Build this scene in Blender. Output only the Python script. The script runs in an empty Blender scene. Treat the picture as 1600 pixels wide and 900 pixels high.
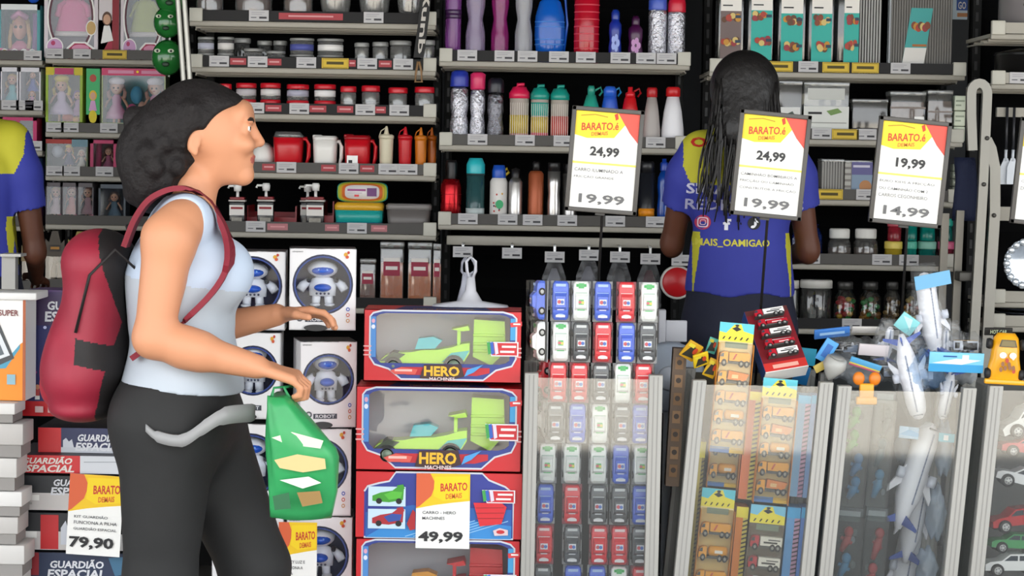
import bpy, bmesh, math, random
import numpy as np
from mathutils import Matrix, Vector
from mathutils.bvhtree import BVHTree
random.seed(7)
sc = bpy.context.scene
COL = sc.collection

# ------------------------------------------------------------------ camera, light, exposure
F = 3521.0
PITCH, ROLL = 3.25, 0.95
CAMP = Vector((0, 0, 1.40))
RM = Matrix.Rotation(math.radians(90 - PITCH), 3, 'X') @ Matrix.Rotation(math.radians(ROLL), 3, 'Z')
cd = bpy.data.cameras.new('camera')
cd.lens = 36 * F / 1600
cd.sensor_width = 36
cd.clip_start = .05
cd.clip_end = 200
cam = bpy.data.objects.new('camera', cd)
COL.objects.link(cam)
cam.matrix_world = Matrix.Translation(CAMP) @ RM.to_4x4()
sc.camera = cam

SKY = 1.6
SUN = 12.5
vs = sc.view_settings
vs.view_transform = 'Standard'
vs.look = 'None'
vs.exposure = 1.27
vs.gamma = 1
vs.use_curve_mapping = False
sc.cycles.transparent_max_bounces = 24
sc.cycles.max_bounces = 8
sc.cycles.caustics_reflective = False
sc.cycles.caustics_refractive = False

w = bpy.data.worlds.new('world')
sc.world = w
w.use_nodes = True
bg = w.node_tree.nodes['Background']
bg.inputs[0].default_value = (.93, .97, 1.0, 1)
bg.inputs[1].default_value = SKY
sl = bpy.data.lights.new('sun', 'SUN')
sl.energy = SUN
sl.angle = math.radians(1.5)
sl.color = (1, .95, .88)
so = bpy.data.objects.new('sun', sl)
COL.objects.link(so)
so.rotation_euler = (math.radians(-32), math.radians(4), 0)

# ------------------------------------------------------------------ helpers
def at(px, py, Y):
    """the point of the place, Y metres into the shop, that sits behind a pixel of the photograph"""
    d = RM @ Vector(((px - 800) / F, (450 - py) / F, -1))
    return CAMP + d * (Y / d.y)

def lin(h):
    h = h.lstrip('#')
    out = []
    for i in (0, 2, 4):
        c = int(h[i:i + 2], 16) / 255
        out.append(c / 12.92 if c <= .04045 else ((c + .055) / 1.055) ** 2.4)
    return (*out, 1)

_M = {}
def mat(h, rough=.5, metal=0., alpha=1., spec=.5, var=0., scale=30., bump=0., coat=0.):
    key = (h, rough, metal, alpha, spec, var, scale, bump, coat)
    if key in _M:
        return _M[key]
    m = bpy.data.materials.new('surface_' + h.lstrip('#'))
    m.use_nodes = True
    nt = m.node_tree
    b = nt.nodes['Principled BSDF']
    b.inputs['Base Color'].default_value = lin(h)
    b.inputs['Roughness'].default_value = rough
    b.inputs['Metallic'].default_value = metal
    b.inputs['Alpha'].default_value = alpha
    b.inputs['Specular IOR Level'].default_value = spec
    b.inputs['Coat Weight'].default_value = coat
    if var or bump:
        tc = nt.nodes.new('ShaderNodeTexCoord')
        nz = nt.nodes.new('ShaderNodeTexNoise')
        nz.inputs['Scale'].default_value = scale
        nz.inputs['Detail'].default_value = 4
        nt.links.new(tc.outputs['Object'], nz.inputs['Vector'])
        if var:
            mx = nt.nodes.new('ShaderNodeMix')
            mx.data_type = 'RGBA'
            c = lin(h)
            mx.inputs['A'].default_value = (*[v * (1 - var) for v in c[:3]], 1)
            mx.inputs['B'].default_value = (*[min(1, v * (1 + var) + var * .02) for v in c[:3]], 1)
            nt.links.new(nz.outputs['Fac'], mx.inputs['Factor'])
            nt.links.new(mx.outputs['Result'], b.inputs['Base Color'])
        if bump:
            bp = nt.nodes.new('ShaderNodeBump')
            bp.inputs['Strength'].default_value = bump
            bp.inputs['Distance'].default_value = .01
            nt.links.new(nz.outputs['Fac'], bp.inputs['Height'])
            nt.links.new(bp.outputs['Normal'], b.inputs['Normal'])
    _M[key] = m
    return m

def film(tint='#ffffff', refl=.06, haze=.04, rough=.06, hz='#ffffff', bump=0., bscale=25):
    """clear plastic sheet: mostly see-through, a little gloss, a little haze"""
    key = ('film', tint, refl, haze, rough, hz, bump, bscale)
    if key in _M:
        return _M[key]
    m = bpy.data.materials.new('clear_plastic')
    m.use_nodes = True
    nt = m.node_tree
    nt.nodes.clear()
    out = nt.nodes.new('ShaderNodeOutputMaterial')
    tr = nt.nodes.new('ShaderNodeBsdfTransparent')
    tr.inputs[0].default_value = lin(tint)
    gl = nt.nodes.new('ShaderNodeBsdfGlossy')
    gl.inputs['Roughness'].default_value = rough
    df = nt.nodes.new('ShaderNodeBsdfDiffuse')
    df.inputs[0].default_value = lin(hz)
    a = nt.nodes.new('ShaderNodeMixShader')
    b = nt.nodes.new('ShaderNodeMixShader')
    a.inputs[0].default_value = haze * .3
    b.inputs[0].default_value = refl
    nt.links.new(tr.outputs[0], a.inputs[1])
    nt.links.new(df.outputs[0], a.inputs[2])
    nt.links.new(a.outputs[0], b.inputs[1])
    nt.links.new(gl.outputs[0], b.inputs[2])
    nt.links.new(b.outputs[0], out.inputs[0])
    if bump:
        tc = nt.nodes.new('ShaderNodeTexCoord')
        nz = nt.nodes.new('ShaderNodeTexNoise')
        nz.inputs['Scale'].default_value = bscale
        nt.links.new(tc.outputs['Object'], nz.inputs['Vector'])
        bp = nt.nodes.new('ShaderNodeBump')
        bp.inputs['Strength'].default_value = bump
        bp.inputs['Distance'].default_value = .02
        nt.links.new(nz.outputs['Fac'], bp.inputs['Height'])
        nt.links.new(bp.outputs['Normal'], gl.inputs['Normal'])
    _M[key] = m
    return m

_T = {}
def text_geo(s, bold):
    if (s, bold) in _T:
        return _T[(s, bold)]
    cu = bpy.data.curves.new('lettering', 'FONT')
    cu.body = s
    cu.resolution_u = 2
    if bold:
        cu.offset = .022 * bold
    ob = bpy.data.objects.new('lettering', cu)
    me = ob.to_mesh()
    vs_ = [v.co.copy() for v in me.vertices]
    fs = [tuple(p.vertices) for p in me.polygons]
    ob.to_mesh_clear()
    bpy.data.objects.remove(ob)
    x0 = min(v.x for v in vs_); x1 = max(v.x for v in vs_)
    y0 = min(v.y for v in vs_); y1 = max(v.y for v in vs_)
    out = [((v.x - x0) / (x1 - x0), (v.y - y0) / (y1 - y0)) for v in vs_], fs
    _T[(s, bold)] = out
    return out

class MB:
    def __init__(s):
        s.v = []; s.f = []; s.mi = []; s.sm = []; s.mats = []; s.M = Matrix.Identity(4)
    def slot(s, m):
        if m not in s.mats:
            s.mats.append(m)
        return s.mats.index(m)
    def add(s, vs_, fs, m, smooth=False):
        b = len(s.v)
        s.v.extend(s.M @ Vector(v) for v in vs_)
        k = s.slot(m)
        for f in fs:
            s.f.append(tuple(b + i for i in f)); s.mi.append(k); s.sm.append(smooth)
        return s
    def box(s, x0, x1, y0, y1, z0, z1, m, bev=0.):
        if bev <= 0:
            v = [(x, y, z) for z in (z0, z1) for y in (y0, y1) for x in (x0, x1)]
            return s.add(v, [(0, 2, 3, 1), (4, 5, 7, 6), (0, 1, 5, 4), (2, 6, 7, 3), (0, 4, 6, 2), (1, 3, 7, 5)], m)
        bm = bmesh.new()
        bmesh.ops.create_cube(bm, size=1)
        for v in bm.verts:
            v.co = Vector(((x0 + x1) / 2 + v.co.x * (x1 - x0), (y0 + y1) / 2 + v.co.y * (y1 - y0), (z0 + z1) / 2 + v.co.z * (z1 - z0)))
        bmesh.ops.bevel(bm, geom=bm.edges[:], offset=bev, segments=2, profile=.5, affect='EDGES')
        return s.bm(bm, m, True)
    def bm(s, bm, m, smooth=False):
        bm.verts.index_update()
        s.add([v.co.copy() for v in bm.verts], [tuple(v.index for v in f.verts) for f in bm.faces], m, smooth)
        bm.free()
        return s
    def lathe(s, prof, m, n=20, c=(0, 0, 0), axis='z', sx=1., sy=1., smooth=True):
        vs_ = []; fs = []
        for r, z in prof:
            for i in range(n):
                a = 2 * math.pi * i / n
                p = (r * math.cos(a) * sx, r * math.sin(a) * sy, z)
                if axis == 'y': p = (p[0], p[2], p[1])
                if axis == 'x': p = (p[2], p[0], p[1])
                vs_.append((p[0] + c[0], p[1] + c[1], p[2] + c[2]))
        for k in range(len(prof) - 1):
            for i in range(n):
                j = (i + 1) % n
                fs.append((k * n + i, k * n + j, (k + 1) * n + j, (k + 1) * n + i))
        if prof[0][0] > 1e-6: fs.append(tuple(range(n))[::-1])
        if prof[-1][0] > 1e-6: fs.append(tuple((len(prof) - 1) * n + i for i in range(n)))
        return s.add(vs_, fs, m, smooth)
    def ell(s, c, r, m, n=16, k=10):
        pr = [(math.sin(math.pi * i / k), -math.cos(math.pi * i / k)) for i in range(k + 1)]
        vs_ = []; fs = []
        for a, z in pr:
            for i in range(n):
                t = 2 * math.pi * i / n
                vs_.append((c[0] + r[0] * a * math.cos(t), c[1] + r[1] * a * math.sin(t), c[2] + r[2] * z))
        for q in range(k):
            for i in range(n):
                j = (i + 1) % n
                fs.append((q * n + i, q * n + j, (q + 1) * n + j, (q + 1) * n + i))
        return s.add(vs_, fs, m, True)
    def tube(s, pts, r, m, n=8, flat=1.):
        pts = [Vector(p) for p in pts]
        vs_ = []; fs = []
        up = Vector((0, 0, 1))
        for i, p in enumerate(pts):
            t = (pts[min(i + 1, len(pts) - 1)] - pts[max(i - 1, 0)]).normalized()
            a = t.cross(up if abs(t.dot(up)) < .95 else Vector((0, 1, 0))).normalized()
            b = a.cross(t).normalized()
            rr = r[i] if isinstance(r, (list, tuple)) else r
            for q in range(n):
                an = 2 * math.pi * q / n
                vs_.append(p + a * rr * math.cos(an) + b * rr * flat * math.sin(an))
        for k in range(len(pts) - 1):
            for q in range(n):
                j = (q + 1) % n
                fs.append((k * n + q, k * n + j, (k + 1) * n + j, (k + 1) * n + q))
        fs.append(tuple(range(n))[::-1])
        fs.append(tuple((len(pts) - 1) * n + q for q in range(n)))
        return s.add(vs_, fs, m, True)
    def prism(s, poly, y0, y1, m):
        """outline in x, z pulled from y0 to y1"""
        n = len(poly)
        vs_ = [(x, y0, z) for x, z in poly] + [(x, y1, z) for x, z in poly]
        fs = [tuple(range(n)), tuple(range(n, 2 * n))[::-1]] + [(i, n + i, n + (i + 1) % n, (i + 1) % n) for i in range(n)]
        return s.add(vs_, fs, m)
    def loft(s, rings, m, cap=True, smooth=True):
        n = len(rings[0]); vs_ = [p for r in rings for p in r]; fs = []
        for k in range(len(rings) - 1):
            for i in range(n):
                j = (i + 1) % n
                fs.append((k * n + i, k * n + j, (k + 1) * n + j, (k + 1) * n + i))
        if cap:
            fs.append(tuple(range(n))[::-1]); fs.append(tuple((len(rings) - 1) * n + i for i in range(n)))
        return s.add(vs_, fs, m, smooth)
    def mesh(s, name):
        me = bpy.data.meshes.new(name)
        me.from_pydata([tuple(v) for v in s.v], [], s.f)
        for m in s.mats: me.materials.append(m)
        me.polygons.foreach_set('material_index', s.mi)
        me.polygons.foreach_set('use_smooth', s.sm)
        me.update()
        bm = bmesh.new(); bm.from_mesh(me)
        bmesh.ops.recalc_face_normals(bm, faces=bm.faces[:])
        bm.to_mesh(me); bm.free()
        return me

class Panel:
    """a printed face in the x, z plane looking towards -y; u from the edge x0 to x1, v from the top down"""
    def __init__(s, mb, x0, x1, z0, z1, y, eps=.0004):
        s.mb = mb; s.x0 = x0; s.z1 = z1; s.W = x1 - x0; s.H = z1 - z0; s.y = y; s.eps = eps
    def P(s, u, v): return (s.x0 + u * s.W, s.y, s.z1 - v * s.H)
    def poly(s, pts, m):
        s.y -= s.eps
        s.mb.add([s.P(*p) for p in pts], [tuple(range(len(pts)))], m); return s
    def rect(s, u0, v0, u1, v1, m): return s.poly([(u0, v1), (u1, v1), (u1, v0), (u0, v0)], m)
    def ell(s, u, v, ru, rv, m, n=24): return s.poly([(u + ru * math.cos(2 * math.pi * i / n), v - rv * math.sin(2 * math.pi * i / n)) for i in range(n)], m)
    def ring(s, pts, d, m, closed=True):
        """a line of half width d metres along pts"""
        s.y -= s.eps
        P = [Vector(s.P(*p)) for p in pts]; n = len(P); vs_ = []; fs = []
        for i in range(n):
            a = P[(i - 1) % n] if closed or i > 0 else P[i]; b = P[(i + 1) % n] if closed or i < n - 1 else P[i]
            t = (b - a).normalized(); nn = Vector((-t.z, 0, t.x))
            vs_ += [P[i] + nn * d, P[i] - nn * d]
        for i in range(n if closed else n - 1):
            j = (i + 1) % n
            fs.append((2 * i, 2 * i + 1, 2 * j + 1, 2 * j))
        s.mb.add(vs_, fs, m); return s
    def text(s, t, u0, v0, u1, v1, m, bold=0., slant=0., rise=0.):
        s.y -= s.eps
        g, fs = text_geo(t, bold)
        vs_ = []
        for a, b in g:
            u = u0 + (u1 - u0) * a + slant * (b - .5) * (v1 - v0); v = v1 - (v1 - v0) * b - rise * (a - .5)
            vs_.append(s.P(u, v))
        s.mb.add(vs_, fs, m); return s

def link(o, parent=None):
    COL.objects.link(o)
    if parent is not None: o.parent = parent
    return o
def obj(name, mb, parent=None, label=None):
    o = link(bpy.data.objects.new(name, mb.mesh(name)), parent)
    if label: o['label'] = label
    return o
LABELS = {}
def tag(o, label, cat, group=None, kind=None):
    if label:
        o['label'] = label
        if label in LABELS and not group: print('DUPLICATE LABEL', label)
        LABELS[label] = 1
    if cat: o['category'] = cat
    if group: o['group'] = group
    if kind: o['kind'] = kind
    return o
def thing(name, label, cat, loc=(0, 0, 0), rot=(0, 0, 0), group=None):
    o = link(bpy.data.objects.new(name, None))
    o.empty_display_size = .05
    o.location = loc; o.rotation_euler = rot
    return tag(o, label, cat, group)
def struct(name, mb):
    o = obj(name, mb); o['kind'] = 'structure'; return o
def dup(root, loc, rot=None, label=None, group=None):
    r = root.copy(); COL.objects.link(r); r.location = loc
    if rot is not None: r.rotation_euler = rot
    if label: tag(r, label, None, group)
    for ch in list(root.children):
        c = ch.copy(); COL.objects.link(c); c.parent = r
        for g in list(ch.children):
            d = g.copy(); COL.objects.link(d); d.parent = c
    return r
def scale_dup(root, s): root.scale = s

WHITE = mat('#e9e8e6', .45); PAPER = mat('#f4f3f0', .7); BLACK = mat('#0c0c0d', .5); DARK = mat('#1d1d1f', .55)
INK = mat('#2a2a2c', .7); STEEL = mat('#c9cacb', .28, 1.); GREYMET = mat('#bdbdbb', .4, .35)
RED = mat('#cf1524', .4); YEL = mat('#f5d40c', .6); CLEAR = film(); GLASS = film('#f4f8f6', .08, .02)

# ------------------------------------------------------------------ the setting
m = MB(); m.box(-12, 12, -30, .3, -.1, 0, mat('#b3aea4', .8, var=.12, scale=4, bump=.1)); struct('ground_street', m)
m = MB(); m.box(-12, 12, .3, 6.3, -.1, 0, mat('#7d7a76', .7, var=.12, scale=4)); struct('ground_pavement_shade', m)  # ground under the awning; its shade is worked into the darker colour
m = MB(); m.box(-7, 7, 6.3, 12, -.1, 0, mat('#4a4744', .6, var=.12, scale=4)); struct('floor', m)
m = MB(); m.box(-7, 7, 6.2, 6.3, 2.3, 3.1, mat('#55534f', .8)); struct('trim_unseen_lintel', m)  # unseen beam, added to cut the sky light on the upper shelves
m = MB(); m.box(-7, 7, 2.2, 6.3, 3.1, 3.2, mat('#8f8f8c', .8)); struct('ceiling_awning', m)
m = MB(); m.box(-7, 7, 6.3, 9.6, 2.95, 3.05, mat('#55534f', .8)); struct('ceiling', m)
m = MB(); m.box(-7, 7, 9.5, 9.6, 0, 2.95, mat('#3b3d40', .8, var=.2, scale=3)); struct('wall_back', m)
m = MB(); m.box(-5.6, -5.5, 5.6, 9.5, 0, 2.95, mat('#5b5a57', .8)); struct('wall_west', m)
m = MB(); m.box(5.5, 5.6, 5.6, 9.5, 0, 2.95, mat('#5b5a57', .8)); struct('wall_east', m)
# ------------------------------------------------------------------ shelving
YS = 7.6          # front edge of the shelves
SD = .40          # their depth
SH = {}           # shelf key -> (front Y, deck height)
SHELFW = mat('#9c978c', .5, var=.06, scale=8); CAPW = mat('#b9b6ab', .5)
STRIPD = mat('#1a191a', .5, spec=.2); STRIPG = mat('#474441', .45, spec=.3)
REDSTRIP = mat('#9b1f2b', .5); PINKSTRIP = mat('#a8656a', .5)

def tag_mesh(kind):
    mb = MB()
    if kind == 'white':
        mb.box(-.033, .033, -.002, 0, 0, .036, mat('#b4b2b3', .5))
        p = Panel(mb, -.033, .033, 0, .036, -.002)
        g = mat('#8b8990', .7)
        p.rect(.12, .2, .8, .24, g); p.rect(.12, .36, .66, .4, g); p.rect(.1, .64, .38, .72, mat('#55545a', .7)); p.rect(.52, .6, .9, .78, mat('#3a393d', .7))
    else:
        mb.box(-.045, .045, -.002, 0, 0, .034, mat('#c9a812', .5))
        p = Panel(mb, -.045, .045, 0, .034, -.002)
        p.ring([(.04, .08), (.96, .08), (.96, .92), (.04, .92)], .0012, mat('#7d6a12', .6)); p.rect(.18, .34, .82, .62, mat('#4a3f10', .7))
    return mb.mesh('price_tag')
TAGM = {k: tag_mesh(k) for k in ('white', 'yellow')}

def shelf(root, key, xl, xr, ybar, whites=(), yellows=(), reds=(), strip=STRIPD, capl=True, capr=True, Y=YS, depth=SD, promo=REDSTRIP):
    cx = (xl + xr) / 2
    z = at(cx, ybar, Y).z
    SH[key] = (Y, z)
    x0 = at(xl, ybar, Y).x; x1 = at(xr, ybar, Y).x
    mb = MB()
    mb.box(x0, x1, Y, Y + depth, z - .012, z, SHELFW)
    mb.box(x0, x1, Y - .004, Y + .016, z - .019, z, SHELFW, .004)
    for k in (.22, .5, .78):   # folded stiffeners below the deck
        mb.box(x0 + .01, x1 - .01, Y + depth * k - .01, Y + depth * k + .01, z - .022, z - .012, SHELFW)
    sh = obj('shelf', mb, root)
    mb = MB(); mb.box(x0 + .002, x1 - .002, Y - .009, Y - .006, z + .001, z + .036, strip)
    for a, b in reds:
        p = Panel(mb, at(a, ybar, Y).x, at(b, ybar, Y).x, z + .008, z + .03, Y - .009)
        p.rect(0, 0, 1, 1, promo); p.rect(.15, .35, .85, .6, mat('#c98a8c', .6))
    obj('price_strip', mb, sh)
    for on, xa in ((capl, x0 + .001), (capr, x1 - .042)):
        if on:
            mb = MB(); mb.box(xa, xa + .044, Y - .013, Y + .01, z - .004, z + .042, CAPW, .003); obj('end_cap', mb, sh)
    for kind, xs in (('white', whites), ('yellow', yellows)):
        for x in xs:
            t = link(bpy.data.objects.new('price_tag', TAGM[kind]), sh)
            t.location = (at(x, ybar, Y).x, Y - .0105, z + .001)
            if kind == 'yellow': t['label'] = 'yellow price tag'
    for xa in (x0 + .003, x1 - .007):   # side brackets
        mb = MB(); mb.prism([(xa, z - .02), (xa + .004, z - .02), (xa + .004, z - .026), (xa, z - .026)], Y + .12, Y + depth, SHELFW); obj('bracket', mb, sh)
    return sh

def unit(label, xl, xr, top_y, Y=YS, depth=SD):
    a = at(xl, 300, Y).x; b = at(xr, 300, Y).x
    r = thing('shelf_unit', label, 'shelf')
    mb = MB(); mb.box(a, b, Y + depth + .005, Y + depth + .03, .02, 2.3, mat('#070708', .9, spec=.1), 0)
    for i in range(14):   # perforated steel back: rows of slots
        zz = .5 + i * .12
        mb.box(a + .02, b - .02, Y + depth + .001, Y + depth + .005, zz, zz + .085, mat('#040405', .9, spec=.1))
    obj('back_panel', mb, r)
    for x in (a + .002, b - .03):
        mb = MB(); mb.box(x, x + .028, Y + depth - .03, Y + depth + .035, 0, 2.32, mat('#151515', .7, spec=.2))
        for i in range(36): mb.box(x + .009, x + .018, Y + depth - .0315, Y + depth - .03, .3 + i * .055, .33 + i * .055, BLACK)
        obj('upright', mb, r)
    mb = MB(); mb.box(a, b, Y + .03, Y + depth, 0, .11, mat('#101011', .7, spec=.2)); obj('plinth', mb, r)
    return r

u1 = unit('black-backed shelf unit of lidded jars, red jugs and lunch boxes', 296, 682, 0)
shelf(u1, 'S1', 296, 681, 35, (405, 584), (), ((436, 536),))
shelf(u1, 'S2', 296, 681, 107, (343, 403, 479, 574, 630), (524,), ((360, 385), (418, 440), (545, 556), (592, 612)))
shelf(u1, 'S3', 296, 681, 179, (398, 468, 571, 624), (), ((415, 440), (484, 510), (527, 552), (586, 603)))
shelf(u1, 'S4', 296, 681, 271, (448, 545, 607, 637), (), ((410, 430), (502, 525), (563, 585)), STRIPG)
shelf(u1, 'S5', 296, 681, 364, (400, 558), (), ((418, 450), (508, 530), (580, 605)), STRIPG, promo=PINKSTRIP)
shelf(u1, 'S6', 296, 681, 480)
u2 = unit('black-backed shelf unit of drinking bottles with a hook rail below', 686, 1078, 0)
shelf(u2, 'T1', 686, 1078, 98, (730, 788, 824, 873, 915, 969, 1009, 1041))
shelf(u2, 'T2', 686, 1074, 229, (746, 820, 880, 1024), strip=STRIPG)
shelf(u2, 'T3', 684, 1072, 353, (731, 793, 832, 886, 961, 1024), strip=STRIPG)
u3 = unit('black-backed shelf unit of clear packs and glass jars near the ladder', 1108, 1508, 0)
shelf(u3, 'U1', 1108, 1508, 114, (1262, 1406), (1217, 1305, 1351))
shelf(u3, 'U2', 1108, 1504, 218, (1283, 1353), (1320,), strip=STRIPG)
shelf(u3, 'U3', 1108, 1500, 312, (1352,), (1295,), strip=STRIPG)
shelf(u3, 'U4', 1108, 1495, 413, (1265, 1377, 1419), strip=STRIPG)
shelf(u3, 'U5', 1108, 1492, 514, (1230, 1330))
# unit with pots and plates beyond the ladder, a little nearer
YP = 7.3
u4 = unit('shelf unit of black pots, plates and hanging spatulas beyond the ladder', 1548, 1860, 0, YP)
for k, (yb, wt) in {'V1': (55, ()), 'V2': (133, (1592,)), 'V3': (474, ())}.items():
    shelf(u4, k, 1548, 1860, yb, wt, strip=SHELFW, Y=YP)
shelf(u4, 'V4', 1548, 1860, 512, (), strip=SHELFW, Y=YP)
mb = MB(); q = at(1556, 168, YP); mb.box(q.x, q.x + .8, YP - .02, YP + .0, q.z - .03, q.z, SHELFW); obj('hook_rail', mb, u4)
mb = MB(); q = at(1565, 345, YP); mb.box(q.x - .02, q.x + .7, YP + .02, YP + .05, q.z, q.z + .045, SHELFW); obj('hook_rail', mb, u4)
# hook rail of the bottle unit
a = at(697, 376, YS); b = at(1066, 380, YS)
rl = MB(); rl.box(a.x, b.x, YS + .05, YS + .075, a.z - .016, a.z + .016, SHELFW, .003); rail = obj('hook_rail', rl, u2)
HOOK = []
for i, (hx, hy) in enumerate(((724, 392), (800, 394), (866, 400), (919, 397), (967, 400), (1014, 403), (1062, 405))):
    q = at(hx, hy, YS)
    mb = MB(); zt = a.z - .008
    mb.tube([(q.x, YS + .05, zt), (q.x, YS - .06, zt - .006), (q.x, YS - .075, zt + .002)], .003, STEEL, 6)
    mb.box(q.x - .004, q.x + .004, YS - .07, YS - .068, q.z, zt, STEEL)
    h = obj('hook', mb, rail)
    t = link(bpy.data.objects.new('price_tag', TAGM['white']), rail); t.location = (q.x, YS - .078, q.z - .018)
    HOOK.append((q.x, q.z))

# toy wall deep in the shop
YT = 8.5
def toy_unit(label, xl, xr, ybars, key, tags, Y=YT):
    r = unit(label, xl, xr, 0, Y)
    for i, yb in enumerate(ybars):
        k = '%s%d' % (key, i + 1)
        shelf(r, k, xl, xr, yb, tags[i][0], tags[i][1], strip=STRIPG, Y=Y, capl=False, capr=False)
tu1 = toy_unit('dark shelf unit of boxed dolls beside the green toy balls', 71, 283, (93, 208, 276, 352, 452), 'W',
    (((86, 129), (180,)), ((87, 110, 171), ()), ((87, 112, 164), ()), ((), ()), ((), ())))
tu2 = toy_unit('dark shelf unit of boxed dolls behind the employee seen at the frame edge', -150, 67, (93, 171, 234, 295, 352, 452), 'X',
    (((52,), ()), ((17, 40, 54), ()), ((30, 53), ()), ((52,), ()), ((), ()), ((), ())))
# ------------------------------------------------------------------ goods on the shelves
def spot(key, pxl, pxr, pyt, dy=.0, round_=True, depth=None):
    """base point, width and height of a thing on a shelf from where the photograph shows it"""
    Y, z = SH[key]
    w_ = (pxr - pxl) * Y / F
    yy = Y + .02 + (w_ / 2 if depth is None else depth / 2) + dy
    c = at((pxl + pxr) / 2, pyt, yy)
    w_ = (pxr - pxl) * yy / F
    h = c.z - z - .0008; up_ = key[0] + str(int(key[1]) - 1)
    if up_ in SH: h = min(h, SH[up_][1] - z - .027)
    return Vector((c.x, yy, z + .0008)), w_, h

def turned(name, label, cat, key, pxl, pxr, pyt, parts, dy=0., group=None, sy=1., extra=None):
    """a turned thing: parts = (part name, [(r, z)...] in half widths and heights, material)"""
    loc, W, H = spot(key, pxl, pxr, pyt, dy)
    r = thing(name, label, cat, loc, (0, 0, 0), group)
    R = W / 2
    for pn, segs in parts:
        mb = MB()
        for prof, m_ in segs:
            mb.lathe([(max(a, 0) * R, b * H) for a, b in prof], m_, 20, sy=sy)
        obj(pn, mb, r)
    if extra: extra(r, R, H)
    return r

JARG = film('#dededb', .11, .32, .1); JARD = film('#8f8c88', .07, .2)
LIDG = mat('#8d8d8b', .4, .2); LIDR = mat('#c01525', .3); LABELW = mat('#dcd9d6', .6)
def jar(label, key, pxl, pxr, pyt, lid=LIDG, glass=JARG, band=None, fill=None, two=False, dy=0., name='lidded_jar', lid_h=.16):
    def seg(z0, z1):
        h = z1 - z0; lz = z1 - h * lid_h
        b = [([(0, z0 + .01), (.9, z0), (.96, z0 + h * .06), (.96, lz - h * .08), (.86, lz)], glass)]
        if fill: b.append(([(0, z0 + .03 * h), (.88, z0 + .03 * h), (.88, z0 + h * fill[1]), (0, z0 + h * fill[1])], mat(fill[0], .8, var=.3, scale=60)))
        if band: b.append(([(.97, z0 + h * .25), (.975, z0 + h * .25), (.975, z0 + h * .62), (.97, z0 + h * .62)], mat(band, .6)))
        l = [([(0, lz), (.98, lz), (1, lz + h * .02), (1, z1 - h * .03), (.94, z1), (0, z1)], lid)]
        return b, l
    if two:
        b1, l1 = seg(0, .46); b2, l2 = seg(.46, 1)
        parts = [('jar_body', b1), ('lid', l1), ('jar_body', b2), ('lid', l2)]
    else:
        b1, l1 = seg(0, 1); parts = [('jar_body', b1), ('lid', l1)]
    return turned(name, label, 'jar', key, pxl, pxr, pyt, parts, dy)

# shelf S1: clear canisters with brown and pale contents, tops out of the photograph
for (a, b, t, c, lb) in ((306, 350, -34, '#4a2f28', 'brown filled clear canister by the white corner post, top shelf'),
                         (367, 427, -34, '#55352c', 'wide brown filled clear canister, second along the top shelf'),
                         (443, 490, -34, '#6b4f42', 'light brown canister above the long red promo strip')):
    jar(lb, 'S1', a, b, t, JARD, JARG, None, (c, .7), name='food_canister')
for (a, b, t, lb) in ((500, 550, -38, 'clear ribbed glass bowl beside the light brown canister'),
                      (561, 611, -38, 'clear ribbed glass bowl behind the last white tag, top shelf'),
                      (621, 661, -38, 'clear ribbed glass bowl next to the hanging black strap')):
    turned('glass_bowl', lb, 'bowl', 'S1', a, b, t, [('bowl_body', [([(0, 0), (.7, 0), (.8, .1), (1, .6), (1, 1), (.95, 1), (.93, .6), (.72, .14), (0, .08)], JARG)]),
           ('lid', [([(0, .99), (1.02, .99), (1.02, 1.05), (.9, 1.08), (0, 1.08)], LIDG)])])
# shelf S2: grey lidded glass jars
for (a, b, t, two, bd, lb) in (
    (309, 335, 58, True, '#b9bac9', 'two-tier grey lidded jar nearest the white corner post'),
    (340, 366, 58, True, '#d8d4d0', 'two-tier grey lidded jar with white band, second from the corner post'),
    (381, 411, 76, False, None, 'low grey lidded jar standing before taller jars'),
    (416, 446, 80, False, None, 'low grey lidded jar above the small red promo strip'),
    (453, 491, 60, True, '#4c539a', 'two-tier grey lidded jar with a blue band'),
    (496, 537, 61, True, '#e3e1df', 'two-tier grey lidded jar with white band above the yellow tag'),
    (554, 577, 67, False, None, 'small slim grey lidded jar after the yellow tag'),
    (582, 607, 66, False, None, 'slim grey lidded jar, third from the black strap'),
    (609, 643, 64, False, None, 'wide grey lidded jar, second from the black strap'),
    (657, 680, 63, False, None, 'grey lidded jar partly behind the black strap')):
    jar(lb, 'S2', a, b, t, LIDG, JARG, bd, None if bd else ('#3a3a38', .5), two)
for (a, b, t, lb) in ((366, 392, 60, 'grey lidded jar at the back beside the white-banded jar'), (402, 425, 64, 'dark grey lidded jar at the back, first of a pair'),
                      (427, 449, 64, 'dark grey lidded jar at the back, beside the blue-banded jar')):
    jar(lb, 'S2', a, b, t, LIDG, JARD, None, ('#2b2b2a', .6), dy=.12)
# shelf S3: red lidded jars
for (a, b, t, two, bd, lb) in (
    (343, 362, 131, False, None, 'red lidded jar closest to the walking woman'),
    (369, 401, 130, True, '#b9b4b8', 'two-tier red lidded jar just past the walking woman'),
    (407, 439, 130, True, '#d5d2d0', 'two-tier red lidded jar with white band, second past the woman'),
    (448, 483, 132, True, '#a9a7b8', 'two-tier red lidded jar with bluish band'),
    (491, 525, 132, True, '#e5e3e2', 'two-tier red lidded jar with bright white band'),
    (532, 557, 135, False, None, 'tall slim red lidded jar beside the two-tier jars'),
    (565, 594, 134, False, None, 'tall red lidded jar, third from the end of its shelf'),
    (607, 637, 137, False, None, 'wide red lidded jar, second from the end of its shelf'),
    (648, 679, 136, False, None, 'wide red lidded jar below the black strap end')):
    jar(lb, 'S3', a, b, t, LIDR, JARG, bd, None if bd else ('#7b766f', .45), two, lid_h=.3 if two else .2)
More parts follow.
